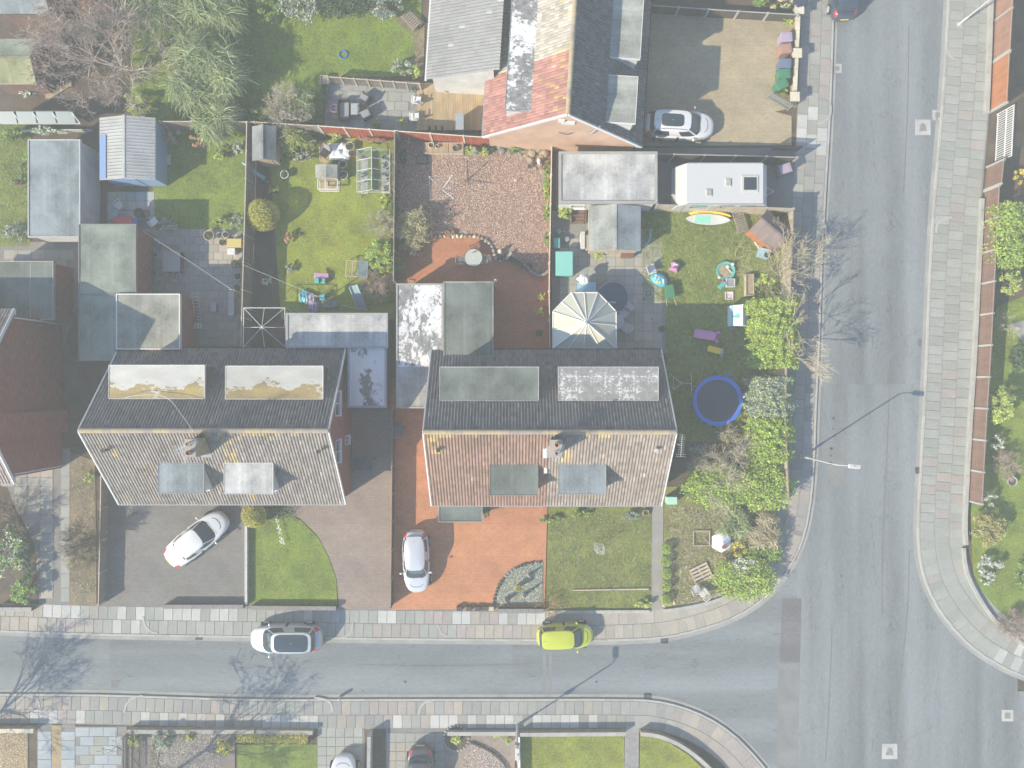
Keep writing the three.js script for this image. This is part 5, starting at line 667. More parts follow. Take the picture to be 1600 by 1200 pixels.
fence('old grey timber fence behind the caravan lawn', PP([[1028, 320], [1120, 322], [1240, 326]], 1.9), 1.85, { mat: MA.woodPale, post: MA.concrete, pw: 0.06 });
fence('dark panel fence above the caravan and garage', PP([[1005, 240], [1130, 243], [1246, 246]], 1.7), 1.65, { mat: MA.woodDark, post: MA.concrete, pw: 0.06 });
fence('pale timber fence behind the corner playhouse by the pavement', PP([[1239, 328], [1237, 400], [1233, 470], [1226, 640], [1232, 780]], 1.8), 1.8, { mat: MA.woodPale, post: MA.woodGrey });
fence('brown panel fence with concrete posts along the far pavement', PP([[1537, 300], [1531, 420], [1524, 560], [1518, 650], [1513, 740], [1511, 782]]), 1.55, { mat: MA.woodBrown, post: MA.kerb, step: 1.9, horizontal: true, pw: 0.06, name: 'panel_fence' });
fence('brown panel fence beside the white gate', PP([[1541, 262], [1537, 298]]), 1.75, { mat: MA.woodBrown, post: MA.kerb, horizontal: true, pw: 0.06, name: 'panel_fence' });
fence('pinkish brown panel fence at the top of the far pavement', PP([[1556, -30], [1552, 45], [1549, 98]]), 1.8, { mat: mat([0.40, 0.22, 0.16], { map: T_wood }), post: MA.kerb, step: 3, horizontal: true, pw: 0.06, name: 'panel_fence' });
fence('bright orange timber panel between pale posts by the white gate', PP([[1549, 100], [1545, 176]]), 1.75, { mat: MA.woodOrange, post: MA.kerb, step: 3.2, horizontal: true, pw: 0.07, name: 'panel_fence' });
fence('low dark fence with pale concrete posts above the tan driveway', PP([[1014, 9], [1130, 17], [1246, 24]], 1.0), 1.0, { mat: MA.woodDark, post: MA.kerb, pw: 0.06 });
fence('shoulder-high fence beside the grey block driveway', PP([[158, 745], [156, 850], [154, 945]], 1.0), 0.95, { mat: MA.woodGrey, post: MA.woodPale });
wall('low pale wall at the foot of the brown panel fence', PP([[1530, 312], [1525, 420], [1518, 560], [1512, 650], [1507, 740], [1503, 820], [1505, 850]]), 0.30, 0.16, MA.concrete, { cope: MA.kerb, cs: 0.9 });
wall('pale kerb wall below the orange panel', PP([[1545, -30], [1541, 90], [1537, 180]]), 0.28, 0.2, MA.concrete, { cope: MA.kerb, cs: 0.9 });
wall('curved broken edging wall by the flowering corner garden', smooth(PP([[1502, 855], [1506, 890], [1522, 925], [1548, 965], [1575, 990], [1610, 1015]]), 4), 0.22, 0.14, MA.concrete, { cope: MA.kerb, cs: 0.8 });
wall('low brick wall along the grey driveway front', PP([[262, 944], [385, 944]]), 0.50, 0.2, MA.brickDark, { cope: MA.concreteDark });
wall('thin white wall between the grey drive and the front lawn', PP([[388, 800], [388, 942]]), 0.35, 0.1, MA.renderWhite, { cope: MA.whiteDull, cs: 0.9 });
wall('low wall in front of the curved lawn', PP([[396, 946], [528, 947]]), 0.42, 0.2, MA.brickDark, { cope: MA.concreteDark });
wall('low wall before the flagged path garden', PP([[0, 948], [58, 948]]), 0.5, 0.2, MA.brickDark, { cope: MA.concrete });
wall('dark stone front wall of the red driveway', PP([[778, 951], [849, 951]]), 0.45, 0.22, MA.stoneDark, { cope: MA.concreteDark, cs: 0.5 });
wall('low pale edging at the foot of the rough front garden', PP([[854, 955], [1014, 954]]), 0.14, 0.14, MA.concrete, { cope: MA.kerb });
wall('curved pale edging round the dry corner garden', smooth(PP([[1036, 953], [1070, 948], [1120, 936], [1165, 914]]), 5), 0.16, 0.14, MA.concrete, { cope: MA.kerb });
wall('low wall in front of the tan pebble garden', PP([[-20, 1135], [62, 1135]]), 0.55, 0.2, MA.brickTan, { cope: MA.cream });
wall('low grey wall before the shrub garden across the street', PP([[206, 1137], [300, 1137], [402, 1137]]), 0.5, 0.2, MA.brickTan, { cope: MA.concrete });
wall('low wall before the clipped hedge across the street', PP([[404, 1138], [492, 1139]]), 0.45, 0.2, MA.brickTan, { cope: MA.concrete });
wall('low pale wall before the curved pebble bed', PP([[700, 1141], [806, 1141]]), 0.42, 0.18, MA.concrete, { cope: MA.kerb });
wall('low wall before the mossy lawn beside the lamp', PP([[812, 1141], [976, 1140]]), 0.55, 0.18, MA.brickTan, { cope: MA.kerb });
wall('curved low wall round the corner lawn', smooth(PP([[999, 1140], [1025, 1143], [1060, 1158], [1095, 1184], [1125, 1216], [1145, 1250]]), 4), 0.55, 0.18, MA.brickTan, { cope: MA.kerb });
wall('low pale wall between the two car drives across the street', PP([[581, 1140], [579, 1260]]), 0.9, 0.16, MA.renderWhite, { cope: MA.concrete, cs: 0.9 });
wall('low slim wall between the lamp and the mossy lawn', PP([[810, 1144], [812, 1260]]), 0.6, 0.12, MA.renderWhite, { cope: MA.white, cs: 0.9 });
{ // buff brick boundary wall with piers by the bins
  const g = wall('buff brick boundary wall with capped piers beside the wheelie bins', PP([[1247, 18], [1244, 85], [1241, 152]], 0.8), 0.75, 0.22, MA.brickTan, { cope: MA.cream, cs: 0.6 }); for (const [px, py] of [[1248, 16], [1244.5, 84], [1241, 152]]) { const [x, z] = P(px, py, 0.9); const q = mk(g, 'pier', box(x - 0.23, x + 0.23, 0.05, 0.98, z - 0.23, z + 0.23), MA.brickTan); mk(q, 'pier_cap', box(x - 0.29, x + 0.29, 0.982, 1.06, z - 0.29, z + 0.29), MA.cream); }
}
function barGate(label, a, b, h, m, n, turnY) { const g = thing('gate', label, 'gate', a[0], a[1], 0.1); const dx = b[0] - a[0], dz = b[1] - a[1]; mk(g, 'gate_frame', [obox(a, b, 0.05, 0.2, 0.26), obox(a, b, 0.05, 0.1 + h - 0.06, 0.1 + h), bar([a[0], 0.1, a[1]], [a[0], 0.1 + h, a[1]], 0.04), bar([b[0], 0.1, b[1]], [b[0], 0.1 + h, b[1]], 0.04), obox(a, b, 0.04, 0.1 + h * 0.55, 0.1 + h * 0.6)], m); for (let i = 1; i < n; i++) { const x = a[0] + dx * i / n, z = a[1] + dz * i / n; mk(g, 'bar', bar([x, 0.22, z], [x, 0.1 + h, z], 0.03, 0.03, 5), m); } return g; }
barGate('tall white barred gate between the orange panel and brown fence', P(1556, 180), P(1552, 256), 1.75, MA.white, 22); barGate('grey slatted gate leaf swung open beside the green bins', P(1204, 146, 0.9), P(1237, 166, 0.9), 1.0, MA.greyMetal, 14); barGate('dark slatted gate leaf beside the caravan passage', P(1212, 228, 0.9), P(1252, 230, 0.9), 1.0, MA.darkMetal, 14); barGate('black barred front gate across the street by the shrubs', P(204, 1142), P(204, 1210), 0.9, MA.darkMetal, 16);
// ================================================================ MIDDLE GARDEN AND DRIVE
function bin(label, px, py, turn, m, o = {}) { const g = thing('wheelie_bin', label, 'wheelie bin', 0, 0, 0, o.group), W = 0.28, D = 0.34; const bg = new THREE.BoxGeometry(1, 0.92, 1, 1, 1, 1), p = bg.attributes.position; for (let i = 0; i < p.count; i++) { const t = p.getY(i) > 0 ? 1 : 0.82; p.setXYZ(i, p.getX(i) * 2 * D * t, p.getY(i) + 0.53, p.getZ(i) * 2 * W * t); } bg.computeVertexNormals(); mkl(g, 'body', bg, m); mkl(g, 'lid', [rbox(-D - 0.02, D + 0.05, 0.995, 1.06, -W - 0.02, W + 0.02, 0.03), rbox(-D + 0.1, D - 0.06, 1.058, 1.085, -W + 0.06, W - 0.06, 0.02)], o.lid || m); mkl(g, 'handle', bar([-D - 0.07, 0.98, -W * 0.8], [-D - 0.07, 0.98, W * 0.8], 0.022), m); for (const s of [-1, 1]) { const w = new THREE.CylinderGeometry(0.1, 0.1, 0.05, 14); w.rotateX(Math.PI / 2); w.translate(-D + 0.06, 0.1, s * (W - 0.02)); mkl(g, 'wheel', w, MA.rubber); } const [x, z] = P(px, py, 1.0); g.position.set(x, 0.1, z); g.rotation.y = turn; return g; }
bin('dark navy wheelie bin on the red drive beside the house', 622, 671, -0.4, MA.plNavy); bin('faded purple wheelie bin by the buff wall', 1228, 59, 3.2, MA.plLilac); bin('faded red-brown wheelie bin by the buff wall', 1227, 77, 3.3, mat([0.36, 0.20, 0.155], { roughness: 0.6 })); bin('blue-grey wheelie bin between the brown and green bins', 1226, 100, 3.1, mat([0.12, 0.16, 0.24], { roughness: 0.5 })); bin('green wheelie bin beside the blue-grey bin', 1225, 116, 3.2, MA.plGreen); bin('green wheelie bin leaning out by the slatted gate', 1221, 132, 3.6, MA.plGreen); bin('dark wheelie bin shaded by the red brick gable', 560, 725, -1.6, MA.plGrey, { lid: MA.plNavy, group: 'shaded bins by the brick gable' }); bin('dark wheelie bin shaded by the red brick gable', 575, 725, -1.6, MA.plGrey, { lid: MA.plNavy, group: 'shaded bins by the brick gable' }); bin('grey bin with pink lid behind the caravan', 1226, 264, 0.3, MA.plGrey, { lid: MA.plLilac }); bin('dark bin beside the front gate planter by the tan drive', 1252, 4, 0.2, MA.plNavy);
function pot(label, px, py, r, h, m, plant, o = {}) { const [x, z] = P(px, py, h), g = thing(o.name || 'plant_pot', label, 'plant pot', x, z, 0.1, o.group); mkl(g, 'pot', lathe(0, 0, 0, [[r * 0.65, 0], [r * 0.95, h * 0.88], [r * 1.08, h * 0.9], [r * 1.08, h], [r * 0.9, h], [r * 0.85, h * 0.8], [0, h * 0.8]], 18), m); mkl(g, 'compost', cyl(0, h * 0.8, h * 0.84, 0, r * 0.86, r * 0.86, 14), MA.soil); if (plant) { const s = plantSeed++, rp = rng(s); mkl(g, 'plant', leaves(plant.n || 90, q => [gauss(q) * r * (plant.k || 1), h + Math.abs(gauss(q)) * (plant.h || 0.25), gauss(q) * r * (plant.k || 1)], plant.s || 0.06, plant.c, rp, 0.3), MA.leaf).userData.kind = 'stuff'; } return g; }
{ // hexagonal-ish round patio table and chairs
  const [x, z] = P(740, 403, 0.72), g = thing('garden_table', 'round grey-green glass patio table on the red paving', 'table', x, z, 0.1); const gl = pmat([0.40, 0.44, 0.40], { roughness: 0.25, clearcoat: 0.6 }); mkl(g, 'tabletop', cyl(0, 0.70, 0.722, 0, 0.58, 0.58, 10), gl); mkl(g, 'rim', tor(0, 0.71, 0, 0.585, 0.018, true, 10), MA.darkMetal); mkl(g, 'parasol_collar', cyl(0, 0.722, 0.74, 0, 0.04), MA.white); for (let i = 0; i < 4; i++) { const a = i * 1.571 + 0.6; mkl(g, 'leg', tube([[Math.cos(a) * 0.5, 0, Math.sin(a) * 0.5], [Math.cos(a) * 0.35, 0.35, Math.sin(a) * 0.35], [Math.cos(a) * 0.48, 0.69, Math.sin(a) * 0.48]], 0.018, 10), MA.darkMetal); }
}
function metalChair(label, px, py, turn, m, o = {}) { const g = thing(o.name || 'garden_chair', label, 'chair', 0, 0, 0, o.group); const w = 0.24; const sl = []; for (let i = 0; i < 6; i++) sl.push(box(-0.22, 0.22, 0.43, 0.45, -w + i * 0.082, -w + i * 0.082 + 0.055)); mkl(g, 'seat', sl, m); const bk = []; for (let i = 0; i < 6; i++) bk.push(bar([-0.23, 0.45, -w + 0.03 + i * 0.08], [-0.36, 0.88, -w + 0.03 + i * 0.08], 0.013, 0.013, 5)); bk.push(tube([[-0.23, 0.45, -w], [-0.37, 0.88, -w + 0.02], [-0.39, 0.93, 0], [-0.37, 0.88, w - 0.02], [-0.23, 0.45, w]], 0.017, 20)); mkl(g, 'backrest', bk, m); for (const s of [-1, 1]) mkl(g, 'armrest', tube([[-0.28, 0.66, s * w], [0.1, 0.68, s * (w + 0.03)], [0.2, 0.55, s * w], [0.2, 0.44, s * w]], 0.016, 12), m); for (const [a, b] of [[-1, -1], [-1, 1], [1, -1], [1, 1]]) mkl(g, 'leg', bar([a * 0.2, 0.43, b * w * 0.9], [a * 0.25, 0, b * w], 0.015), m); const [x, z] = P(px, py, 0.5); g.position.set(x, 0.1, z); g.rotation.y = turn; return g; }
metalChair('slatted metal chair behind the round table near the stone edging', 741, 386, 2.0, mat([0.18, 0.085, 0.05], { roughness: 0.6 })); metalChair('dark metal chair on the garage side of the round table', 722, 407, 0, MA.plGrey); metalChair('dark metal chair on the pond side of the round table', 757, 406, Math.PI, MA.plGrey);
{ // stone edging round the raised gravel: every stone its own piece
  const path = smooth(PP([[650, 371], [690, 370], [722, 370], [745, 371], [760, 377], [769, 388], [773, 400], [780, 408], [791, 407]]), 6), [x, z] = path[0], g = thing('stone_edging', 'curved row of tan stones holding the gravel above the patio', 'edging', x, z, 0.1), L = along(path), r = rng(44); for (let s = 0; s < L.len; s += 0.27) { const a = L.at(s), q = new THREE.DodecahedronGeometry(0.13 + r() * 0.04, 0); q.scale(1, 0.95, 0.8); q.rotateY(r() * 6); q.translate(a.x, 0.17 + r() * 0.05, a.z); mk(g, 'edging_stone', q, r() < 0.6 ? MA.stoneTan : MA.cream); }
  const p2 = smooth(PP([[791, 407], [796, 400], [799, 396]]), 4), p3 = smooth(PP([[800, 402], [812, 409], [822, 417], [830, 426], [840, 432], [850, 430], [857, 424]]), 5); wall('short curved brick wall at the end of the stone edging', p2, 0.35, 0.12, MA.brickDark, { cope: MA.concrete, cs: 0.25 }); wall('curved brick edging of the shaded bed by the fence', p3, 0.35, 0.12, MA.brickDark, { cope: MA.concreteDark, cs: 0.3 });
}
{ // square planters on the bed, bird statue, small bench
  for (const [l, px, py] of [['small square black planter in the stone-edged bed', 781, 401], ['small square black planter in the shaded bed', 827, 417]]) { const [x, z] = P(px, py, 0.3), g = thing('planter', l, 'planter', x, z, 0.12); mkl(g, 'planter_wall', ring([[-0.2, -0.2], [0.2, -0.2], [0.2, 0.2], [-0.2, 0.2]], [[-0.15, -0.15], [0.15, -0.15], [0.15, 0.15], [-0.15, 0.15]], 0, 0.36), MA.stoneDark); mkl(g, 'compost', box(-0.149, 0.149, 0, 0.28, -0.149, 0.149), MA.soil); }
  const [x, z] = P(781, 393, 0.5), b = thing('stone_finial', 'pale carved stone finial above the black planter', 'ornament', x, z, 0.12); mkl(b, 'base', lathe(0, 0, 0, [[0.14, 0], [0.14, 0.1], [0.08, 0.16], [0.1, 0.3], [0.16, 0.42], [0.12, 0.5], [0, 0.52]], 12), MA.cream); mkl(b, 'top_knob', sph(0.03, 0.56, -0.05, 0.09, 0.11, 0.08), MA.whiteDull);
  const [sx, sz] = P(808, 410, 0.35), bn = thing('garden_bench', 'low dark plank bench beside the shaded bed', 'bench', sx, sz, 0.1); for (let i = 0; i < 3; i++) { const q = box(-0.45, 0.45, 0.36, 0.4, -0.16 + i * 0.11, -0.07 + i * 0.11); mkl(bn, 'plank', q, MA.woodDark); } for (const s of [-1, 1]) mkl(bn, 'support', box(s * 0.34 - 0.05, s * 0.34 + 0.05, 0, 0.358, -0.14, 0.14), MA.brickDark); bn.rotation.y = -0.55;
}
{ // rotary airer with four folded-out arms
  const [x, z] = P(694, 305), g = thing('rotary_airer', 'rotary washing airer with bare arms over the pink gravel', 'clothes airer', x, z, 0.12), h = 1.75; mk(g, 'pole', [cyl(x, 0.1, h + 0.15, z, 0.026)], MA.greyMetal); mk(g, 'ground_socket', cyl(x, 0.1, 0.2, z, 0.05), MA.plGrey); const tips = []; for (let i = 0; i < 4; i++) { const a = i * 1.571 + 0.72, t = [x + Math.cos(a) * 1.05, h + 0.25, z + Math.sin(a) * 1.05]; tips.push(t); mk(g, 'arm', [bar([x, h - 0.35, z], t, 0.03)], MA.whiteDull); } for (const k of [0.55, 0.75, 0.96]) { const q = []; for (let i = 0; i < 4; i++) { const A = tips[i], B = tips[(i + 1) % 4], f = p => [mix(x, p[0], k), mix(h - 0.35, p[1], k), mix(z, p[2], k)]; q.push(bar(f(A), f(B), 0.006, 0.006, 4)); } mk(g, 'line', q, MA.white); }
}
{ // trough planter of the fence, statue, pots, rocks
  const h = 0.45, x0 = X(662, h), x1 = X(724, h), z0 = Z(223, h), z1 = Z(240, h), g = thing('timber_planter', 'long timber planter of pots below the red fence', 'planter', (x0 + x1) / 2, (z0 + z1) / 2, 0.12); for (const [a, b, c, d] of [[x0, x1, z1 - 0.05, z1], [x0, x1, z0, z0 + 0.05], [x0, x0 + 0.05, z0 + 0.05, z1 - 0.05], [x1 - 0.05, x1, z0 + 0.05, z1 - 0.05]]) mk(g, 'side_board', box(a, b, 0.12, 0.5, c, d), MA.woodPale); for (const t of [0, 0.36, 0.64]) mk(g, 'top_board', box(mix(x0 + 0.06, x1 - 0.05, t), mix(x0 + 0.04, x1 - 0.05, t + (t === 0.36 ? 0.27 : 0.355)), 0.42, 0.455, z0 + 0.055, z1 - 0.055), MA.woodTan);
  pot('pale bowl pot on the timber planter near the fence post', 674, 227, 0.18, 0.55, MA.cream); pot('grey ring-rimmed pot on the timber planter', 712, 232, 0.19, 0.55, MA.stoneGrey); pot('small round pot on the timber planter', 683, 229, 0.11, 0.55, MA.cream);
  const [sx, sz] = P(743, 235, 0.5), s = thing('statue', 'grey stone garden figure standing before the red fence', 'statue', sx, sz, 0.12); mkl(s, 'figure', [lathe(0, 0, 0, [[0.2, 0], [0.22, 0.12], [0.15, 0.3], [0.19, 0.52], [0.17, 0.66], [0.07, 0.74], [0, 0.75]], 14), sph(0, 0.85, 0, 0.11, 0.13, 0.11), sph(-0.15, 0.5, 0.1, 0.06, 0.16, 0.06), sph(0.15, 0.5, 0.1, 0.06, 0.16, 0.06)], MA.stoneGrey); mkl(s, 'plinth', box(-0.24, 0.24, -0.02, 0.04, -0.24, 0.24), MA.concrete);
  bush('leafy_plant', 'bright strappy plant beside the timber planter', 734, 236, 0.4, 0.35, 0.5, 260, 0.12, GREEN.lime, { cat: 'plant' }); bush('leafy_plant', 'bright strappy plant behind the stone figure', 756, 237, 0.38, 0.32, 0.5, 240, 0.12, GREEN.lime, { cat: 'plant' });
  const r = rng(61); const rk = (l, arr, m, grp) => { for (const [px, py, s] of arr) { const [a, b] = P(px, py, 0.2), q = new THREE.DodecahedronGeometry(s, 1), p = q.attributes.position; const o = tn(Math.round(px), 4); for (let i = 0; i < p.count; i++) { const f = 0.75 + 0.5 * o(p.getX(i) / s * 0.3 + 0.5, p.getZ(i) / s * 0.3 + p.getY(i) * 0.2 / s + 0.5); p.setXYZ(i, p.getX(i) * f, p.getY(i) * f * 0.8, p.getZ(i) * f); } q.computeVertexNormals(); q.rotateY(r() * 6); q.translate(a, 0.12 + s * 0.4, b); const o2 = mk(scene, 'rock', q, m); tag(o2, l, 'rock', grp); } };
  rk('tan rockery stone in the corner of the pink gravel garden', [[832, 240, 0.26], [838, 232, 0.3], [846, 247, 0.26], [829, 250, 0.2], [851, 240, 0.28], [853, 231, 0.24], [843, 258, 0.2], [848, 268, 0.22], [836, 262, 0.15], [852, 276, 0.18], [825, 246, 0.16]], MA.stoneTan, 'rockery stones'); rk('grey pointed rock near the end of the red fence', [[780, 230, 0.22], [785, 236, 0.2], [798, 238, 0.16], [812, 240, 0.14]], MA.stoneGrey, 'grey rocks by the orange wall');
  const [gx, gz] = P(842, 252, 0.4), gs = thing('goose_ornament', 'white goose ornament among the rockery stones', 'ornament', gx, gz, 0.3); mkl(gs, 'body', [sph(0, 0.16, 0, 0.13, 0.12, 0.2), bar([0, 0.2, 0.14], [0.02, 0.42, 0.22], 0.045, 0.035), sph(0.02, 0.45, 0.25, 0.05, 0.05, 0.07)], MA.white); mkl(gs, 'beak', bar([0.02, 0.44, 0.3], [0.02, 0.43, 0.37], 0.02, 0.006), MA.plOrange);
  pot('dark hollow stone pot at the foot of the rockery', 828, 260, 0.16, 0.32, MA.stoneGrey); const [lx, lz] = P(805, 284, 0.2), sl = thing('garden_light', 'small stake light standing in the pink gravel', 'garden light', lx, lz, 0.12); mkl(sl, 'stake', cyl(0, 0, 0.32, 0, 0.015), MA.darkMetal); mkl(sl, 'lamp_head', [cyl(0, 0.32, 0.38, 0, 0.05, 0.06), cyl(0, 0.38, 0.4, 0, 0.07, 0.02)], MA.galv);
  for (const [l, px, py, n] of [['trailing green plant along the low fence by the gravel', 853, 300, 320], ['trailing green plant near the end of the gravel', 854, 335, 280], ['low green plant in the fence bed below the rockery', 853, 283, 200]]) bush('leafy_plant', l, px, py, 0.25, 0.75, 0.4, n, 0.09, GREEN.bright, { cat: 'plant' });
  const [px0, pz0] = P(660, 250, 0.1), tr = thing('water_tray', 'square black water tray on the shaded gravel', 'tray', px0, pz0, 0.13); mkl(tr, 'rim', ring([[-0.36, -0.28], [0.36, -0.28], [0.36, 0.28], [-0.36, 0.28]], [[-0.31, -0.23], [0.31, -0.23], [0.31, 0.23], [-0.31, 0.23]], 0, 0.12), MA.black); mkl(tr, 'water', box(-0.309, 0.309, 0, 0.07, -0.229, 0.229), MA.glassDark);
  const [bx, bz] = P(636, 228, 0.4), bk = thing('bicycle', 'old bicycle leaning in the shaded garden corner', 'bicycle', bx, bz, 0.12); for (const d of [-0.5, 0.5]) { const w = new THREE.TorusGeometry(0.31, 0.02, 6, 24); w.translate(d, 0.32, 0); mkl(bk, 'wheel', w, MA.galv); } mkl(bk, 'frame', [bar([-0.5, 0.32, 0], [-0.1, 0.32, 0], 0.018), bar([-0.1, 0.32, 0], [0.32, 0.72, 0], 0.02), bar([-0.25, 0.75, 0], [0.32, 0.72, 0], 0.02), bar([-0.1, 0.32, 0], [-0.25, 0.75, 0], 0.018), bar([-0.5, 0.32, 0], [-0.25, 0.75, 0], 0.014), bar([0.5, 0.32, 0], [0.32, 0.85, 0], 0.018)], MA.plRed); mkl(bk, 'handlebar', bar([0.32, 0.9, -0.28], [0.32, 0.9, 0.28], 0.016), MA.galv); mkl(bk, 'saddle', sph(-0.27, 0.82, 0, 0.14, 0.04, 0.08), MA.black); bk.rotation.set(0.25, 1.2, 0);
  for (const [l, px, py] of [['yellow-flowered pot near the low fence on the patio', 845, 463], ['yellow-flowered pot below the first on the patio', 843, 488], ['dark-leaved pot beside the house on the patio', 842, 521]]) pot(l, px, py, 0.17, 0.3, MA.stoneDark, { c: py > 500 ? GREEN.dark : [[0.62, 0.55, 0.06], [0.30, 0.36, 0.06], [0.5, 0.5, 0.1]], n: 110, s: 0.06 });
  bare('twiggy_shrub', 'pale twiggy shrub by the dark fence above the patio', 644, 358, 1.7, { cols: TW.cream, stems: 10, depth: 3, kids: 3, spread: 0.95, wob: 0.5, open: 1.0, r0: 0.05, min: 0.014, leafN: 900, leafS: 0.05, leafC: [[0.45, 0.42, 0.18], [0.34, 0.34, 0.12], [0.55, 0.50, 0.26]], lr: 0.95 });
  for (const [l, px, py, rx, rz, c] of [['dark evergreen clump below the red fence beside the figure', 768, 232, 0.4, 0.28, GREEN.dark], ['dark leafy clump between the grey rocks and the rockery', 805, 236, 0.5, 0.25, GREEN.hedge], ['dark ivy clump in the shaded corner by the bicycle', 630, 245, 0.25, 0.5, GREEN.dark], ['ivy patch on the low fence beside the lower gravel', 855, 372, 0.22, 0.55, GREEN.hedge], ['green clump in the fence bed beside the rockery', 855, 262, 0.22, 0.4, GREEN.hedge]]) bush('leafy_plant', l, px, py, rx, rz, 0.5, 300, 0.08, c, { cat: 'plant' });
  bush('fern', 'rust-brown fern at the start of the stone edging', 703, 366, 0.35, 0.3, 0.4, 160, 0.11, GREEN.rust, { cat: 'plant' }); bush('leafy_plant', 'shaded evergreen plant by the fence above the garage', 623, 413, 0.35, 0.6, 0.9, 350, 0.1, GREEN.hedge, { cat: 'plant' });
  const [rx, rz] = P(637, 425, 0.6), ld = thing('broom', 'pale-handled broom leaning in the shade behind the garage', 'broom', rx, rz, 0.1); mkl(ld, 'handle', bar([0, 0.1, 0.5], [-0.15, 1.1, -0.5], 0.016), MA.woodPale); mkl(ld, 'broom_head', [box(-0.02, 0.32, 0.02, 0.1, 0.46, 0.56)], MA.woodTan);
}
{ // curved front bed: pots and conifers
  pot('tall tapering terracotta pot with yellow moss in the slate bed', 810, 919, 0.2, 0.75, mat([0.55, 0.36, 0.14], { map: T_mottle }), { c: [[0.35, 0.33, 0.04], [0.25, 0.27, 0.05]], n: 160, s: 0.04, k: 0.75, h: 0.05 }); const stone = (l, px, py, h) => { const [x, z] = P(px, py, h * 0.5), g = thing('standing_stone', l, 'stone', x, z, 0.12), q = new THREE.CylinderGeometry(0.06, 0.2, h, 6, 3), p = q.attributes.position, rr2 = rng(px); for (let i = 0; i < p.count; i++) p.setXYZ(i, p.getX(i) * (0.8 + 0.4 * rr2()), p.getY(i) + h / 2, p.getZ(i) * (0.5 + 0.3 * rr2())); q.computeVertexNormals(); mkl(g, 'stone', q, MA.concrete); mkl(g, 'footing', cyl(0, -0.02, 0.06, 0, 0.24, 0.2, 8), MA.stoneGrey); g.rotation.y = px; }; stone('pale pointed standing stone beside the mossy pot', 820, 930, 0.95); stone('pale pointed standing stone near the front wall of the slate bed', 791, 938, 0.85); stone('small pointed standing stone at the fence side of the slate bed', 827, 899, 0.7);
  const path = smooth(PP(bedC.slice(0, 6)), 6), L = along(path), [x, z] = path[0], g = thing('bed_edging', 'curved row of small dark edging stones round the slate bed', 'edging', x, z, 0.1), r = rng(66); for (let s = 0; s < L.len; s += 0.24) { const a = L.at(s), q = new THREE.DodecahedronGeometry(0.09 + r() * 0.05, 0); q.scale(1, 0.8, 1); q.translate(a.x, 0.15, a.z); mk(g, 'edging_stone', q, r() < 0.75 ? MA.stoneDark : MA.stoneGrey); }
  const g2 = thing('stone_block_row', 'row of dark stone blocks at the mouth of the red driveway', 'stone blocks', ...P(725, 950), 0.1), rb = rng(71); for (const px of [718, 733, 746, 757, 768]) { const [bx, bz] = P(px, 950, 0.2), w = rr(0.16, 0.26, rb); mk(g2, 'stone_block', rbox(bx - w, bx + w, 0.1, 0.1 + rr(0.22, 0.4, rb), bz - 0.14, bz + 0.14, 0.03), rb() < 0.4 ? MA.woodPale : MA.stoneDark); }
  bush('shrub', 'small dark shrub against the porch wall', 760, 801, 0.28, 0.3, 0.9, 260, 0.08, GREEN.dark);
}
// ================================================================ SHEDS, GREENHOUSE, CONSERVATORY
// pitched shed: roof outline in photo pixels at eave height
function shed(label, px0, px1, py0, py1, he, hr, ridge, mA, mB, wm, o = {}) {
  const x0 = X(px0, he), x1 = X(px1, he), z0 = Z(py0, he), z1 = Z(py1, he), cx = (x0 + x1) / 2, cz = (z0 + z1) / 2, g = thing(o.name || 'garden_shed', label, 'shed', cx, cz, 0.06), ov = 0.1, t = 0.03;
  const alongZ = ridge === 'z', W = alongZ ? x1 - x0 : z1 - z0, Ln = alongZ ? z1 - z0 : x1 - x0; const s = new THREE.Shape([[-W / 2 + ov, 0], [W / 2 - ov, 0], [W / 2 - ov, he - 0.06], [0, hr - 0.05], [-W / 2 + ov, he - 0.06]].map(p => new THREE.Vector2(...p))); const wg = new THREE.ExtrudeGeometry(s, { depth: Ln - 2 * ov, bevelEnabled: false }); wg.translate(0, 0, -Ln / 2 + ov); const turn = q => alongZ ? q : q.rotateY(Math.PI / 2); mkl(g, 'wall', turn(wg), wm);
  const L = Math.hypot(W / 2, hr - he), ang = Math.atan2(hr - he, W / 2); [-1, 1].forEach((sd, k) => { let rg; if (o.ribs) { const q = []; const n = Math.round(Ln / 0.2); for (let i = 0; i < n; i++) q.push(new THREE.BoxGeometry(L, t, Ln / n - 0.05).translate(0, 0, -Ln / 2 + (i + 0.5) * Ln / n), new THREE.BoxGeometry(L, 0.025, 0.04).translate(0, 0.024, -Ln / 2 + (i + 1) * Ln / n - 0.02)); rg = merge(q); } else rg = new THREE.BoxGeometry(L + 0.02, t, Ln); rg.rotateZ(sd > 0 ? -ang : ang); rg.translate(sd * W / 4, (he + hr) / 2, 0); mkl(g, 'roof_slope', turn(rg), k ? mB : mA); });
  mkl(g, 'ridge_cap', turn(new THREE.BoxGeometry(0.14, 0.03, Ln + 0.02).translate(0, hr + 0.022, 0)), o.cap || mA); for (const sd of [-1, 1]) mkl(g, 'eaves_trim', turn(new THREE.BoxGeometry(0.03, 0.1, Ln).translate(sd * (W / 2 + 0.012), he - 0.05, 0)), o.trim || MA.woodPale);
  const dz = Ln / 2 - ov; mkl(g, 'door', turn(new THREE.BoxGeometry(0.75, he - 0.25, 0.03).translate(0, (he - 0.25) / 2 + 0.05, dz + 0.02)), o.door || wm); mkl(g, 'bargeboard', turn(merge([-1, 1].map(sd => { const b = new THREE.BoxGeometry(L, 0.09, 0.03); b.rotateZ(sd > 0 ? -ang : ang); b.translate(sd * W / 4, (he + hr) / 2 - 0.04, Ln / 2 + 0.004); return b; }))), o.trim || MA.woodPale); if (o.turn) g.rotation.y = o.turn; return g;
}
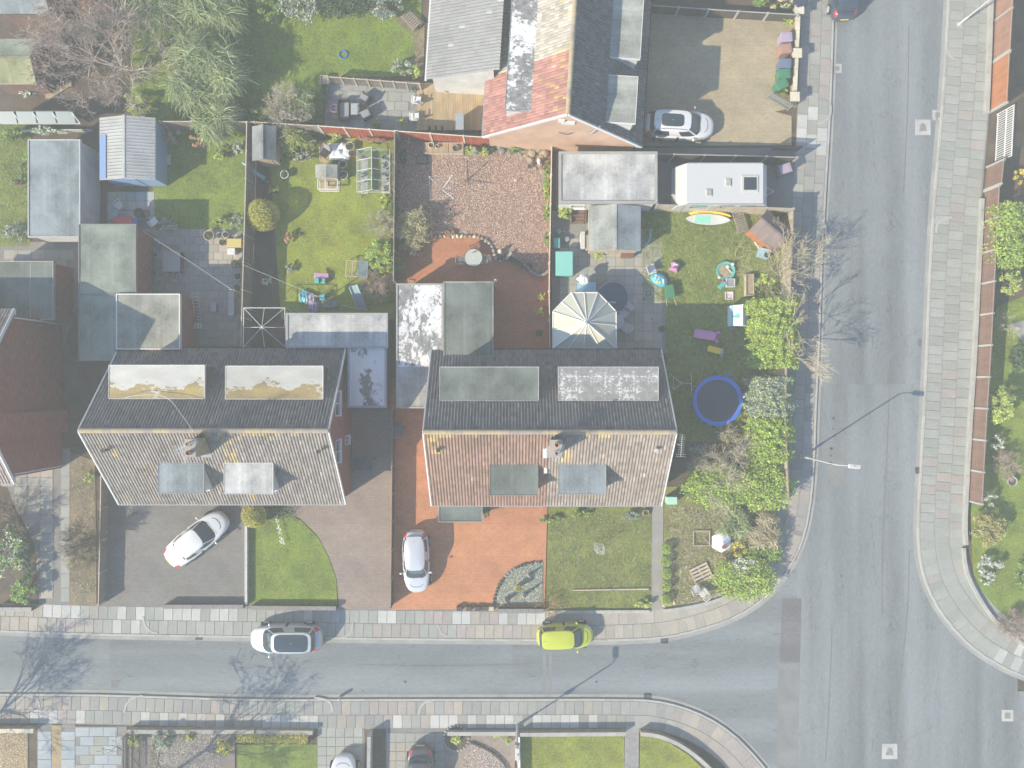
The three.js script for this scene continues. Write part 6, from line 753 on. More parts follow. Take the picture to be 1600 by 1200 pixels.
shed('dark felted garden shed with grey ridge behind the conservatory patio', 920, 1000.5, 322, 392, 1.9, 2.35, 'z', MA.feltPale, MA.feltBlue, MA.woodPale, { cap: MA.feltPale });
shed('pale ribbed metal shed with blue walls beside the long outbuilding', 157, 243, 184, 281, 2.0, 2.45, 'z', MA.slabWhite[0], MA.galvRoof = mat([0.52, 0.53, 0.54], { map: T_mottle }), mat([0.20, 0.32, 0.52], { roughness: 0.6 }), { ribs: true, trim: MA.whiteDull, name: 'metal_shed' });
{ const sh = scene.children.find(o => o.name === 'metal_shed'), q = new THREE.BoxGeometry(0.46, 0.02, 2.7); q.rotateZ(0.25); q.translate(-1.46, 2.14, 0.55); mkl(sh, 'blue_tarpaulin_strip', q, mat([0.16, 0.26, 0.46], { roughness: 0.6 })); }
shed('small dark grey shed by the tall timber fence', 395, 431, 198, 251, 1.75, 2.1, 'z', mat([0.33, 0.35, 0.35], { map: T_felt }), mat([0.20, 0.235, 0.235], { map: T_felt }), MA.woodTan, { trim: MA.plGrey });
shed('mossy-roofed shed at the edge of the shaded garden', -20, 57, 62, 131, 2.1, 2.7, 'x', mat([0.36, 0.37, 0.20], { map: T_felt }), mat([0.40, 0.44, 0.33], { map: T_felt }), MA.woodBrown); shed('slate-grey shed beyond the mossy one', -5, 78, -40, 22, 2.1, 2.7, 'x', MA.feltBlue, MA.feltBlue, MA.woodBrown, { trim: MA.woodDark });
shed('corner playhouse with brown boarded roof and orange porch', 1178, 1229, 340, 381, 1.5, 2.0, 'x', mat([0.26, 0.21, 0.20], { map: T_wood }), mat([0.24, 0.19, 0.19], { map: T_wood }), MA.woodOrange, { name: 'playhouse', trim: MA.woodOrange, turn: -0.72 });
{ // greenhouse: aluminium bars and panes
  const he = 1.5, hr = 2.1, x0 = X(558, he), x1 = X(609, he), z0 = Z(234, he), z1 = Z(300, he), xm = (x0 + x1) / 2, g = thing('greenhouse', 'aluminium greenhouse full of pots below the red fence', 'greenhouse', xm, (z0 + z1) / 2, 0.1); const m = MA.whiteDull, n = 4;
  for (let i = 0; i <= n; i++) { const z = mix(z0, z1, i / n); mk(g, 'glazing_bar', [bar([x0, 0.1, z], [x0, he, z], 0.02), bar([x0, he, z], [xm, hr, z], 0.024), bar([xm, hr, z], [x1, he, z], 0.024), bar([x1, he, z], [x1, 0.1, z], 0.02)], m); } mk(g, 'ridge_bar', bar([xm, hr, z0], [xm, hr, z1], 0.03), m); for (const x of [x0, x1]) mk(g, 'eaves_bar', [bar([x, he, z0], [x, he, z1], 0.028), bar([x, 0.12, z0], [x, 0.12, z1], 0.03)], m); mk(g, 'gable_bar', [bar([x0, he, z1], [x1, he, z1], 0.02), bar([xm, hr, z1], [xm, 0.1, z1], 0.02), bar([x0, he, z0], [x1, he, z0], 0.02)], m);
  for (let i = 0; i < n; i++) for (const s of [-1, 1]) { const za = mix(z0, z1, i / n) + 0.03, zb = mix(z0, z1, (i + 1) / n) - 0.03, xe = s < 0 ? x0 : x1; const L = Math.hypot(xm - xe, hr - he) - 0.06, q = new THREE.BoxGeometry(L, 0.006, zb - za); q.rotateZ(Math.atan2(hr - he, Math.abs(xm - xe)) * -s); q.translate((xm + xe) / 2, (he + hr) / 2 + 0.01, (za + zb) / 2); mk(g, 'pane', q, MA.pane); }
  for (const x of [x0, x1]) for (let i = 0; i < n; i++) mk(g, 'pane', box(x - 0.003, x + 0.003, 0.16, he - 0.03, mix(z0, z1, i / n) + 0.03, mix(z0, z1, (i + 1) / n) - 0.03), MA.pane);
  const r = rng(88); mk(g, 'staging', [box(x1 - 0.65, x1 - 0.05, 0.7, 0.73, z0 + 0.1, z1 - 0.1), box(x0 + 0.05, x0 + 0.5, 0.6, 0.63, z0 + 0.1, z1 - 0.1)], MA.woodPale); const grp = 'seedling pots inside the greenhouse'; for (let i = 0; i < 26; i++) { const left = r() < 0.4, x = left ? x0 + 0.12 + r() * 0.3 : x1 - 0.6 + r() * 0.48, z = mix(z0 + 0.15, z1 - 0.15, r()), y = left ? 0.63 : 0.73, rad = 0.06 + r() * 0.04, t = thing('seedling_pot', 'small pot on the greenhouse staging', 'plant pot', x, z, y, grp); mkl(t, 'pot', cyl(0, 0, 0.13, 0, rad * 0.75, rad, 10), pick([MA.terracotta, MA.plBlue, MA.white, MA.black, MA.plTurq], r)); mkl(t, 'compost', cyl(0, 0.131, 0.136, 0, rad * 0.9, rad * 0.9, 10), MA.soil); }
}
{ // conservatory: polycarbonate fan roof with white bars
  const he = 2.3, ha = 3.35, g = thing('conservatory', 'white conservatory with faceted cream roof fanning from one peak', 'conservatory', ...P(913, 505, 2.3), 0.1); const rp = [[864, 546], [864, 516], [864, 487], [878, 472], [893, 457], [913, 457], [934, 457], [949, 472], [963, 487], [963, 508], [963, 546], [938, 546], [912, 546], [888, 546]].map(([a, b]) => { const [x, z] = P(a, b, he); return [x, he, Math.min(z, -2.2)]; }); const A = [...P(917, 504, ha)]; const ap = [A[0], ha, A[1]]; const poly = mat([0.46, 0.47, 0.38], { roughness: 0.45 }), poly2 = mat([0.50, 0.51, 0.43], { roughness: 0.45 });
  for (let i = 0; i < rp.length; i++) { const a = rp[i], b = rp[(i + 1) % rp.length]; const q = rawGeo([...ap, ...a, ...b, ap[0], ap[1] - 0.025, ap[2], b[0], b[1] - 0.025, b[2], a[0], a[1] - 0.025, a[2]]); q.setAttribute('uv', new THREE.BufferAttribute(new Float32Array(12), 2)); mk(g, 'roof_panel', q, i % 2 ? poly : poly2); mk(g, 'glazing_bar', bar([ap[0], ap[1] + 0.01, ap[2]], [a[0], a[1] + 0.02, a[2]], i === 0 || i === 10 ? 0.05 : 0.036, i === 0 || i === 10 ? 0.06 : 0.04), MA.white); mk(g, 'eaves_beam', bar(a, b, 0.045), MA.white); if (i < 10) mk(g, 'wall_pane', (() => { const q2 = obox([a[0], a[2]], [b[0], b[2]], 0.03, 0.6, he - 0.05); return q2; })(), MA.pane); if (i < 10) mk(g, 'dwarf_wall', obox([a[0], a[2]], [b[0], b[2]], 0.1, 0.1, 0.6), MA.brickRed); }
  mk(g, 'finial', [sph(ap[0], ha + 0.08, ap[2], 0.06, 0.1, 0.06), cyl(ap[0], ha - 0.02, ha + 0.03, ap[2], 0.12, 0.09)], MA.lead);
}
{ // metal gazebo frame and lean-to
  const h = 2.3, c = [[381, 481], [445, 481], [447, 543], [380, 543]].map(([a, b]) => P(a, b, h)), m = P(409, 511, h + 0.35), g = thing('gazebo_frame', 'bare white gazebo frame beside the fence and rear extension', 'gazebo', (c[0][0] + c[1][0]) / 2, c[0][1], 0.1); for (let i = 0; i < 4; i++) { const a = c[i], b = c[(i + 1) % 4]; mk(g, 'top_rail', bar([a[0], h, a[1]], [b[0], h, b[1]], 0.026), MA.white); mk(g, 'post', bar([a[0], 0.1, a[1]], [a[0], h, a[1]], 0.028), MA.white); mk(g, 'roof_strut', [bar([a[0], h, a[1]], [m[0], h + 0.35, m[1]], 0.016)], MA.white); mk(g, 'roof_strut', bar([(a[0] + b[0]) / 2, h, (a[1] + b[1]) / 2], [m[0], h + 0.35, m[1]], 0.016), MA.white); }
  const x0 = X(-10, 2), x1 = X(113, 2), g2 = thing('lean_to', 'low lean-to with white-barred glass roof by the ribbed shed', 'lean-to', (x0 + x1) / 2, Z(184, 2), 0.1); const n = 4; for (let i = 0; i <= n; i++) { const x = mix(x0, x1, i / n); mk(g2, 'glazing_bar', bar([x, 2.05, Z(176, 2)], [x + 0.3, 1.7, Z(192, 1.7)], 0.035), MA.white); if (i < n) { const L = 1.0, q = new THREE.BoxGeometry((x1 - x0) / n - 0.1, 0.01, 0.72); q.rotateX(0.42); q.translate(x + (x1 - x0) / n / 2 + 0.12, 1.88, Z(183.5, 1.9)); mk(g2, 'pane', q, pmat([0.16, 0.20, 0.20], { roughness: 0.3, clearcoat: 0.4 })); } } mk(g2, 'back_wall', box(x0, x1, 0.1, 2.0, Z(175, 2) - 0.1, Z(175, 2)), MA.woodDark); mk(g2, 'front_rail', [box(x0 + 0.3, x1 + 0.3, 1.6, 1.68, Z(192, 1.7), Z(192, 1.7) + 0.06), box(x0 + 0.3, x1 + 0.3, 0.1, 0.5, Z(192, 1.7), Z(192, 1.7) + 0.06)], MA.whiteDull);
  const dk = thing('timber_deck', 'pale timber deck beside the peach house extension', 'deck', X(705), Z(170), 0.06), r = rng(91), xa = X(652), xb = X(762), za = Z(131), zb = Z(205), bs = []; for (let x = xa; x < xb; x += 0.145) bs.push(box(x, x + 0.138, 0.16, 0.19 + r() * 0.003, za, zb)); const dm = mk(dk, 'deck_boards', bs, MA.woodTan); dm.userData.kind = 'stuff'; mk(dk, 'deck_frame', box(xa, xb, 0.06, 0.158, za + 0.02, zb - 0.02), MA.woodDark);
}
// ================================================================ NEIGHBOURS' GARDEN THINGS
function storage(label, px0, px1, py0, py1, h, m, lid, o = {}) { const x0 = X(px0, h), x1 = X(px1, h), z0 = Z(py0, h), z1 = Z(py1, h), g = thing(o.name || 'storage_box', label, o.cat || 'storage box', (x0 + x1) / 2, (z0 + z1) / 2, 0.1, o.group), w = (x1 - x0) / 2, d = (z1 - z0) / 2; mkl(g, 'body', rbox(-w + 0.03, w - 0.03, 0, h - 0.08, -d + 0.03, d - 0.03, 0.03), m); mkl(g, 'lid', [rbox(-w, w, h - 0.079, h, -d, d, 0.03)], lid || m); mkl(g, 'handle', bar([-0.1, h - 0.15, d], [0.1, h - 0.15, d], 0.015), MA.plGrey); if (o.turn) g.rotation.y = o.turn; return g; }
function crate(label, px, py, w, d, h, m, o = {}) { const [x, z] = P(px, py, h), g = thing(o.name || 'crate', label, o.cat || 'crate', x, z, 0.1, o.group); mkl(g, 'side', ring([[-w, -d], [w, -d], [w, d], [-w, d]], [[-w + 0.03, -d + 0.03], [w - 0.03, -d + 0.03], [w - 0.03, d - 0.03], [-w + 0.03, d - 0.03]], 0, h), m); mkl(g, 'base', box(-w + 0.031, w - 0.031, 0, 0.03, -d + 0.031, d - 0.031), o.base || m); if (o.fill) mkl(g, 'contents', box(-w + 0.04, w - 0.04, 0.031, h * 0.8, -d + 0.04, d - 0.04), o.fill); if (o.turn) g.rotation.y = o.turn; return g; }
function plasticChair(label, px, py, turn, m, o = {}) { const g = thing('plastic_chair', label, 'chair', 0, 0, 0, o.group); mkl(g, 'seat', rbox(-0.24, 0.24, 0.4, 0.44, -0.24, 0.24, 0.02), m); const b = rbox(-0.02, 0.02, 0, 0.45, -0.23, 0.23, 0.015); b.rotateZ(0.25); b.translate(-0.25, 0.43, 0); mkl(g, 'backrest', b, m); for (const s of [-1, 1]) mkl(g, 'armrest', rbox(-0.26, 0.2, 0.6, 0.64, s * 0.27 - 0.03, s * 0.27 + 0.03, 0.015), m); for (const [a, c] of [[-1, -1], [-1, 1], [1, -1], [1, 1]]) mkl(g, 'leg', bar([a * 0.2, 0.4, c * 0.22], [a * 0.25, 0, c * 0.27], 0.025), m); const [x, z] = P(px, py, 0.45); g.position.set(x, 0.1, z); g.rotation.y = turn; return g; }
function roundTable(label, px, py, r, m) { const [x, z] = P(px, py, 0.72), g = thing('round_table', label, 'table', x, z, 0.1); mkl(g, 'tabletop', lathe(0, 0.68, 0, [[0, 0], [r, 0], [r + 0.02, 0.02], [r, 0.04], [0, 0.045]], 24), m); for (let i = 0; i < 4; i++) { const a = i * 1.571 + 0.78; mkl(g, 'leg', bar([Math.cos(a) * r * 0.5, 0.68, Math.sin(a) * r * 0.5], [Math.cos(a) * r * 0.75, 0, Math.sin(a) * r * 0.75], 0.03), m); } return g; }
// --- conservatory garden
storage('teal plastic storage box by the low orange-brown fence', 868, 895, 393, 431, 1.0, MA.plTeal, mat([0.20, 0.50, 0.43], { roughness: 0.4 })); storage('small teal tub beside the storage box', 865, 875, 372, 388, 0.6, MA.plTeal); storage('bright blue bin under a white sack by the conservatory', 902, 931, 441, 456, 0.9, MA.plBlue, MA.plSky);
{ const [x, z] = P(911, 436, 1.1), g = thing('rubbish_sack', 'crumpled white sack on the blue bin', 'sack', x, z, 0.98), q = new THREE.IcosahedronGeometry(0.34, 3), p = q.attributes.position, f = tn(5, 8); for (let i = 0; i < p.count; i++) { const k = 0.78 + 0.5 * f(p.getX(i) + 0.5, p.getZ(i) + p.getY(i) + 0.5); p.setXYZ(i, p.getX(i) * k * 1.1, p.getY(i) * k * 0.6 + 0.15, p.getZ(i) * k * 0.95); } q.computeVertexNormals(); mkl(g, 'sack', q, MA.white); mkl(g, 'tied_neck', [bar([0.05, 0.3, -0.1], [0.08, 0.45, -0.16], 0.05, 0.09, 8)], MA.whiteDull); }
{ const [x, z] = P(958, 464, 0.75), g = thing('hot_tub', 'round navy covered hot tub beside the conservatory', 'hot tub', x, z, 0.1); mkl(g, 'wall', lathe(0, 0, 0, [[0.9, 0], [1.0, 0.1], [1.02, 0.55], [0.95, 0.68]], 32), mat([0.26, 0.40, 0.58], { roughness: 0.5 })); mkl(g, 'cover', lathe(0, 0.6, 0, [[0.94, 0], [0.96, 0.06], [0.90, 0.13], [0, 0.17]], 32), mat([0.035, 0.06, 0.11], { roughness: 0.6 })); mkl(g, 'handle_patch', [rbox(-0.3, 0.15, 0.755, 0.775, 0.3, 0.42, 0.01)], MA.plSky); mkl(g, 'step', rbox(-0.2, 0.3, 0, 0.3, -1.35, -1.05, 0.03), MA.plGrey); }
roundTable('grey round plastic table half under the conservatory eave', 964, 503, 0.46, mat([0.42, 0.43, 0.43], { roughness: 0.6 })); const cg = mat([0.45, 0.46, 0.46], { roughness: 0.6 }); plasticChair('grey plastic chair beside the round table near the hot tub', 974, 489, -2.2, cg); plasticChair('grey plastic chair pushed back from the round table', 984, 479, -2.5, cg); plasticChair('grey plastic chair on the house side of the round table', 978, 512, 2.5, cg);
{ const [x, z] = P(1046, 456, 0.5), g = thing('wheelbarrow', 'dark green wheelbarrow with thin handles at the edge of the lawn', 'wheelbarrow', x, z, 0.1); const s = new THREE.Shape([[-0.3, -0.4], [0.3, -0.4], [0.24, 0.42], [-0.24, 0.42]].map(p => new THREE.Vector2(...p))); const q = new THREE.ExtrudeGeometry(s, { depth: 0.22, bevelEnabled: true, bevelSize: 0.03, bevelThickness: 0.03, bevelSegments: 2 }); q.rotateX(-Math.PI / 2); q.translate(0, 0.3, 0); mkl(g, 'tray', q, MA.plGreen); for (const d of [-1, 1]) mkl(g, 'handle', tube([[d * 0.2, 0.28, -0.4], [d * 0.26, 0.4, 0.5], [d * 0.3, 0.6, 0.9]], 0.02), MA.whiteDull); const w = new THREE.TorusGeometry(0.15, 0.05, 8, 18); w.rotateY(Math.PI / 2); w.translate(0, 0.2, -0.62); mkl(g, 'wheel', w, MA.rubber); for (const d of [-1, 1]) mkl(g, 'leg', bar([d * 0.2, 0.3, 0.25], [d * 0.22, 0, 0.35], 0.02), MA.darkMetal); g.rotation.y = 0.12; }
{ const [x, z] = P(1030, 437, 0.3), g = thing('paddling_toy', 'turquoise toy boat full of small toys on the patio edge', 'toy', x, z, 0.1); const q = sph(0, 0.18, 0, 0.62, 0.2, 0.4, 18); mkl(g, 'hull', q, MA.plTurq); const r = rng(14); for (let i = 0; i < 14; i++) { const a = r() * 6.28, k = Math.sqrt(r()); mkl(g, 'toy_piece', sph(Math.cos(a) * 0.45 * k, 0.35, Math.sin(a) * 0.26 * k, 0.07, 0.05, 0.09, 8), pick([MA.white, MA.plSky, MA.white, MA.plYellow, MA.plPink], r)); } g.rotation.y = -0.55; }
plasticChair('white toddler chair beside the turquoise toy', 1018, 421, 0.3, MA.white);
{ const [x, z] = P(1054, 417, 0.35), g = thing('ride_on_toy', 'pink and white ride-on toy standing on the grass', 'toy', x, z, 0.1); mkl(g, 'body', [rbox(-0.3, 0.3, 0.12, 0.36, -0.22, 0.22, 0.08), rbox(-0.3, -0.1, 0.3, 0.6, -0.2, 0.2, 0.06)], MA.plPink); mkl(g, 'seat', rbox(-0.08, 0.2, 0.355, 0.4, -0.14, 0.14, 0.02), MA.white); for (const [a, b] of [[-0.2, 0.24], [-0.2, -0.24], [0.2, 0.24], [0.2, -0.24]]) { const w = new THREE.CylinderGeometry(0.11, 0.11, 0.06, 14); w.rotateX(Math.PI / 2); w.translate(a, 0.11, b); mkl(g, 'wheel', w, MA.plLilac); } g.rotation.y = 1.2; }
{ const [x, z] = P(1134, 423, 0.25), g = thing('sand_pit', 'round green shell sandpit with sand and a white shovel', 'sandpit', x, z, 0.1); mkl(g, 'rim', lathe(0, 0, 0, [[0.45, 0], [0.58, 0.05], [0.62, 0.2], [0.56, 0.24], [0.46, 0.14], [0, 0.12]], 20), MA.plTeal); mkl(g, 'sand', lathe(0, 0.1, 0, [[0.47, 0.03], [0.3, 0.07], [0, 0.09]], 18), MA.stoneTan); mkl(g, 'toy_shovel', [bar([0.05, 0.22, -0.2], [0.35, 0.26, 0.15], 0.03), sph(0.1, 0.23, -0.25, 0.12, 0.03, 0.1)], MA.white); mkl(g, 'corner_knob', [sph(0.45, 0.2, -0.42, 0.12, 0.1, 0.12), sph(-0.42, 0.2, 0.42, 0.12, 0.1, 0.12)], MA.whiteDull); }
crate('white crate with toys beside the sandpit', 1141, 442, 0.28, 0.26, 0.3, MA.white, { fill: MA.plGrey }); { const [x, z] = P(1128, 446, 0.25), g = thing('toy_drum', 'teal toy barrel with red cap beside the white crate', 'toy', x, z, 0.1); const q = new THREE.CylinderGeometry(0.17, 0.17, 0.5, 16); q.rotateZ(Math.PI / 2); q.rotateY(0.7); q.translate(0, 0.17, 0); mkl(g, 'barrel', q, MA.plTeal); mkl(g, 'cap', sph(0.02, 0.3, -0.26, 0.08, 0.05, 0.08), MA.plRed); }
crate('pale pink toy tray on the grass', 1139, 462, 0.25, 0.25, 0.12, mat([0.75, 0.60, 0.66], { roughness: 0.6 }), { cat: 'tray', name: 'toy_tray' }); crate('long timber planter box with an orange brick in it', 1171, 445, 0.25, 0.68, 0.45, MA.woodPale, { cat: 'planter', name: 'timber_planter', fill: MA.stoneTan });
{ const [x, z] = P(1155, 493, 0.8), g = thing('play_tent', 'white and turquoise play tent in front of the hedge', 'play tent', x, z, 0.1); const s = new THREE.Shape([[-0.55, 0], [0.55, 0], [0.5, 0.75], [0.1, 1.15], [-0.45, 0.75]].map(p => new THREE.Vector2(...p))); const q = new THREE.ExtrudeGeometry(s, { depth: 1.3, bevelEnabled: false }); q.translate(0, 0, -0.65); mkl(g, 'tent', q, mat([0.62, 0.78, 0.78], { roughness: 0.7 })); const t = new THREE.Shape([[-0.47, 0], [0, 0.25], [0.1, 0], [0, -0.1]].map(p => new THREE.Vector2(...p))); const tg = new THREE.ExtrudeGeometry(t, { depth: 0.012, bevelEnabled: false }); tg.rotateX(-Math.PI / 2); tg.rotateZ(0.62); tg.translate(-0.12, 0.99, 0.1); mkl(g, 'door_flap', tg, MA.plTeal); mkl(g, 'trim', [bar([0.52, 0.76, -0.66], [0.52, 0.76, 0.66], 0.03), bar([-0.47, 0.76, -0.66], [-0.47, 0.76, 0.66], 0.03)], MA.plTurq); }
{ const [x, z] = P(1105, 524, 0.5), g = thing('toy_slide', 'pink plastic toddler slide on the shaded lawn', 'slide', x, z, 0.1); const q = rbox(-0.85, 0.55, -0.03, 0.03, -0.24, 0.24, 0.02); q.rotateZ(0.42); q.translate(0, 0.42, 0); mkl(g, 'chute', q, MA.plPink); for (const s of [-1, 1]) { const e = rbox(-0.85, 0.55, -0.03, 0.12, s * 0.25 - 0.03, s * 0.25 + 0.03, 0.02); e.rotateZ(0.42); e.translate(0, 0.42, 0); mkl(g, 'side_rail', e, MA.plPink); } mkl(g, 'ladder', [bar([0.55, 0.66, -0.2], [0.8, 0, -0.2], 0.04), bar([0.55, 0.66, 0.2], [0.8, 0, 0.2], 0.04), bar([0.62, 0.4, -0.2], [0.62, 0.4, 0.2], 0.03), bar([0.72, 0.18, -0.2], [0.72, 0.18, 0.2], 0.03), sph(0.58, 0.75, 0.28, 0.12), sph(0.58, 0.75, -0.28, 0.12)], mat([0.62, 0.17, 0.42], { roughness: 0.45 })); g.rotation.y = -0.22; }
{ const [x, z] = P(1117, 547, 0.4), g = thing('toy_seesaw', 'orange-yellow toy bench with blue-grey end on the shaded lawn', 'toy', x, z, 0.1); mkl(g, 'seat', [rbox(-0.5, 0.42, 0.3, 0.42, -0.2, 0.2, 0.05)], MA.plYellow); mkl(g, 'end_panel', [rbox(0.42, 0.5, 0.0, 0.5, -0.2, 0.36, 0.03)], MA.plSky); mkl(g, 'foot', rbox(-0.4, -0.3, 0, 0.3, -0.18, 0.18, 0.02), MA.plYellow); g.rotation.y = -0.25; }
{ const h = 0.85, [x, z] = P(1121, 626, h), R0 = 1.6, g = thing('trampoline', 'round trampoline with bright blue padding on the shaded lawn', 'trampoline', x, z, 0.1); mkl(g, 'mat', cyl(0, h - 0.03, h - 0.02, 0, R0 - 0.25, R0 - 0.25, 40), mat([0.035, 0.05, 0.075], { roughness: 0.7 })); mkl(g, 'safety_pad', lathe(0, h - 0.02, 0, [[R0 - 0.27, 0], [R0 - 0.24, 0.04], [R0 - 0.02, 0.045], [R0, 0], [R0 - 0.02, -0.03], [R0 - 0.25, -0.02], [R0 - 0.27, 0]], 48), MA.plBlue); mkl(g, 'frame', tor(0, h - 0.04, 0, R0 - 0.03, 0.025, true, 40), MA.galv); for (let i = 0; i < 4; i++) { const a = i * 1.571 + 0.4; mkl(g, 'leg', tube([[Math.cos(a - 0.2) * R0, h - 0.05, Math.sin(a - 0.2) * R0], [Math.cos(a - 0.2) * R0 * 1.02, 0.04, Math.sin(a - 0.2) * R0 * 1.02], [Math.cos(a + 0.2) * R0 * 1.02, 0.04, Math.sin(a + 0.2) * R0 * 1.02], [Math.cos(a + 0.2) * R0, h - 0.05, Math.sin(a + 0.2) * R0]], 0.022, 20), MA.galv); } mkl(g, 'pad_strap', [bar([0.2, h + 0.03, -R0 + 0.05], [0.9, h + 0.05, -R0 - 0.08], 0.04)], MA.plBlue); const pt = [Math.cos(-0.3) * R0, Math.sin(-0.3) * R0]; mkl(g, 'net_flap', rawGeo([pt[0], h, pt[1], pt[0] + 0.4, h - 0.3, pt[1] + 0.1, pt[0] - 0.05, h, pt[1] + 0.95]), MA.galv); }
{ const [x, z] = P(1064, 599, 0.9), g = thing('folding_airer', 'folding clothes airer with blue hub beside the house', 'clothes airer', x, z, 0.1); mkl(g, 'hub', cyl(0, 0.85, 1.0, 0, 0.1, 0.08), MA.plSky); mkl(g, 'arm', bar([0, 0.95, 0], [0.62, 1.0, 0.02], 0.022), MA.plSky); mkl(g, 'arm', bar([0, 0.95, 0], [-0.8, 1.0, -0.65], 0.014), MA.white); mkl(g, 'arm', bar([0, 0.95, 0], [-0.55, 1.0, 0.4], 0.014), MA.white); mkl(g, 'end_rail', [bar([0.62, 1.0, -0.65], [0.62, 1.0, 0.65], 0.014), bar([-0.52, 1, -0.35], [-0.52, 1, 0.4], 0.014)], MA.white); for (let i = 0; i < 3; i++) { const a = i * 2.09; mkl(g, 'leg', bar([0, 0.85, 0], [Math.cos(a) * 0.45, 0, Math.sin(a) * 0.45], 0.016), MA.white); } }
function board(label, px, py, L, W, turn, m, tip, lean) { const s = new THREE.Shape(); s.moveTo(-L / 2, 0); s.bezierCurveTo(-L * 0.35, W * 0.62, L * 0.3, W * 0.66, L / 2, 0); s.bezierCurveTo(L * 0.3, -W * 0.66, -L * 0.35, -W * 0.62, -L / 2, 0); const g = thing('surfboard', label, 'surfboard', 0, 0, 0), q = new THREE.ExtrudeGeometry(s, { depth: 0.05, bevelEnabled: true, bevelSize: 0.02, bevelThickness: 0.02, bevelSegments: 2, curveSegments: 14 }); q.rotateX(-Math.PI / 2); mkl(g, 'deck', q, m); const s2 = new THREE.Shape(); s2.moveTo(-L * 0.3, W * 0.36); s2.lineTo(L * 0.05, W * 0.38); s2.lineTo(L * 0.05, -W * 0.38); s2.lineTo(-L * 0.3, -W * 0.36); const q2 = new THREE.ExtrudeGeometry(s2, { depth: 0.006, bevelEnabled: false }); q2.rotateX(-Math.PI / 2); q2.translate(0, 0.072, 0); mkl(g, 'coloured_panel', q2, tip); mkl(g, 'fin', rbox(L * 0.36, L * 0.44, -0.12, 0, -0.01, 0.01, 0.008), MA.black); const [x, z] = P(px, py, 0.5); g.position.set(x, 0.42, z); g.rotation.set(lean, turn, 0, 'YXZ'); return g; }
board('white and mint surfboard leaning under the grey timber fence', 1107, 342, 2.85, 0.72, -0.04, MA.whiteDull, mat([0.22, 0.50, 0.38], { roughness: 0.5 }), 0.55); board('yellow surfboard leaning behind the white one', 1110, 334.5, 2.7, 0.6, -0.06, MA.plYellow, MA.plOrange, 0.95);
{ const [x, z] = P(1157, 348, 0.35), g = thing('sun_lounger', 'weathered slatted sun lounger beside the surfboards', 'sun lounger', x, z, 0.1); for (let i = 0; i < 9; i++) mkl(g, 'slat', rbox(-0.3, 0.3, 0.32 + (i < 3 ? (3 - i) * 0.06 : 0), 0.35 + (i < 3 ? (3 - i) * 0.06 : 0), -0.68 + i * 0.15, -0.57 + i * 0.15, 0.008), MA.woodGrey); for (const s of [-1, 1]) mkl(g, 'side_rail', rbox(s * 0.33 - 0.03, s * 0.33 + 0.03, 0.26, 0.33, -0.7, 0.68, 0.01), MA.woodGrey); for (const [a, b] of [[-1, -1], [1, -1], [-1, 1], [1, 1]]) mkl(g, 'leg', box(a * 0.33 - 0.03, a * 0.33 + 0.03, 0, 0.26, b * 0.55 - 0.03, b * 0.55 + 0.03), MA.woodGrey); g.rotation.y = 0.28; }
crate('white square sand tray in front of the playhouse', 1190, 380, 0.36, 0.32, 0.16, MA.white, { fill: MA.whiteDull, turn: 0.6, name: 'sand_tray', cat: 'tray' }); { const [x, z] = P(1193, 397, 0.4), g = thing('toy_kitchen', 'blue-grey plastic toy workbench by the playhouse', 'toy', x, z, 0.1); mkl(g, 'cabinet', [rbox(-0.38, 0.38, 0, 0.45, -0.26, 0.26, 0.05)], mat([0.30, 0.44, 0.50], { roughness: 0.5 })); mkl(g, 'backboard', rbox(-0.36, 0.36, 0.45, 0.8, -0.26, -0.18, 0.03), mat([0.36, 0.50, 0.55], { roughness: 0.5 })); mkl(g, 'sink', rbox(0.02, 0.28, 0.452, 0.47, -0.1, 0.18, 0.01), MA.black); g.rotation.y = -0.3; }
{ const g = thing('timber_steps', 'dark timber steps beside the shed and garage wall', 'steps', ...P(903, 338), 0.1); for (let i = 0; i < 4; i++) { const [x, z] = P(903, 331 + i * 5, 0.4); mk(g, 'step_board', box(x - 0.42, x + 0.42, 0.1 + (3 - i) * 0.12, 0.16 + (3 - i) * 0.12, z - 0.1, z + 0.09), MA.woodBrown); } mk(g, 'side_board', [box(X(891), X(891) + 0.05, 0.1, 0.5, Z(329), Z(350)), box(X(914), X(914) + 0.05, 0.1, 0.5, Z(329), Z(350))], MA.woodBrown); }
storage('white cabinet leaning on the shed wall', 907, 914, 362, 389, 0.9, MA.white, MA.whiteDull, { name: 'cabinet', cat: 'cabinet' }); storage('orange-brown cabinet panel beside the shed wall', 914.5, 919, 367, 391, 0.8, MA.woodOrange, MA.woodTan, { name: 'cabinet', cat: 'cabinet' }); storage('dark brown bench chest in front of the shed', 970, 990, 393, 403, 0.5, MA.plBrown, MA.plBrown, { name: 'bench_chest', cat: 'chest' }); pot('yellow-green plant in a pot at the shed corner', 935, 398, 0.24, 0.3, MA.concrete, { c: GREEN.lime, n: 160, s: 0.08 });
{ const [x, z] = P(1015, 372, 0.3), g = thing('watering_hose', 'teal watering funnel and hose lying by the shed', 'hose', x, z, 0.1); mkl(g, 'hose', tube([[-0.4, 0.05, 0.5], [-0.1, 0.06, 0.3], [0.05, 0.1, 0], [0.02, 0.3, -0.3]], 0.035, 24), mat([0.36, 0.62, 0.58], { roughness: 0.5 })); mkl(g, 'funnel', bar([0.02, 0.3, -0.3], [0.0, 0.36, -0.55], 0.05, 0.16, 12), MA.plTeal); }
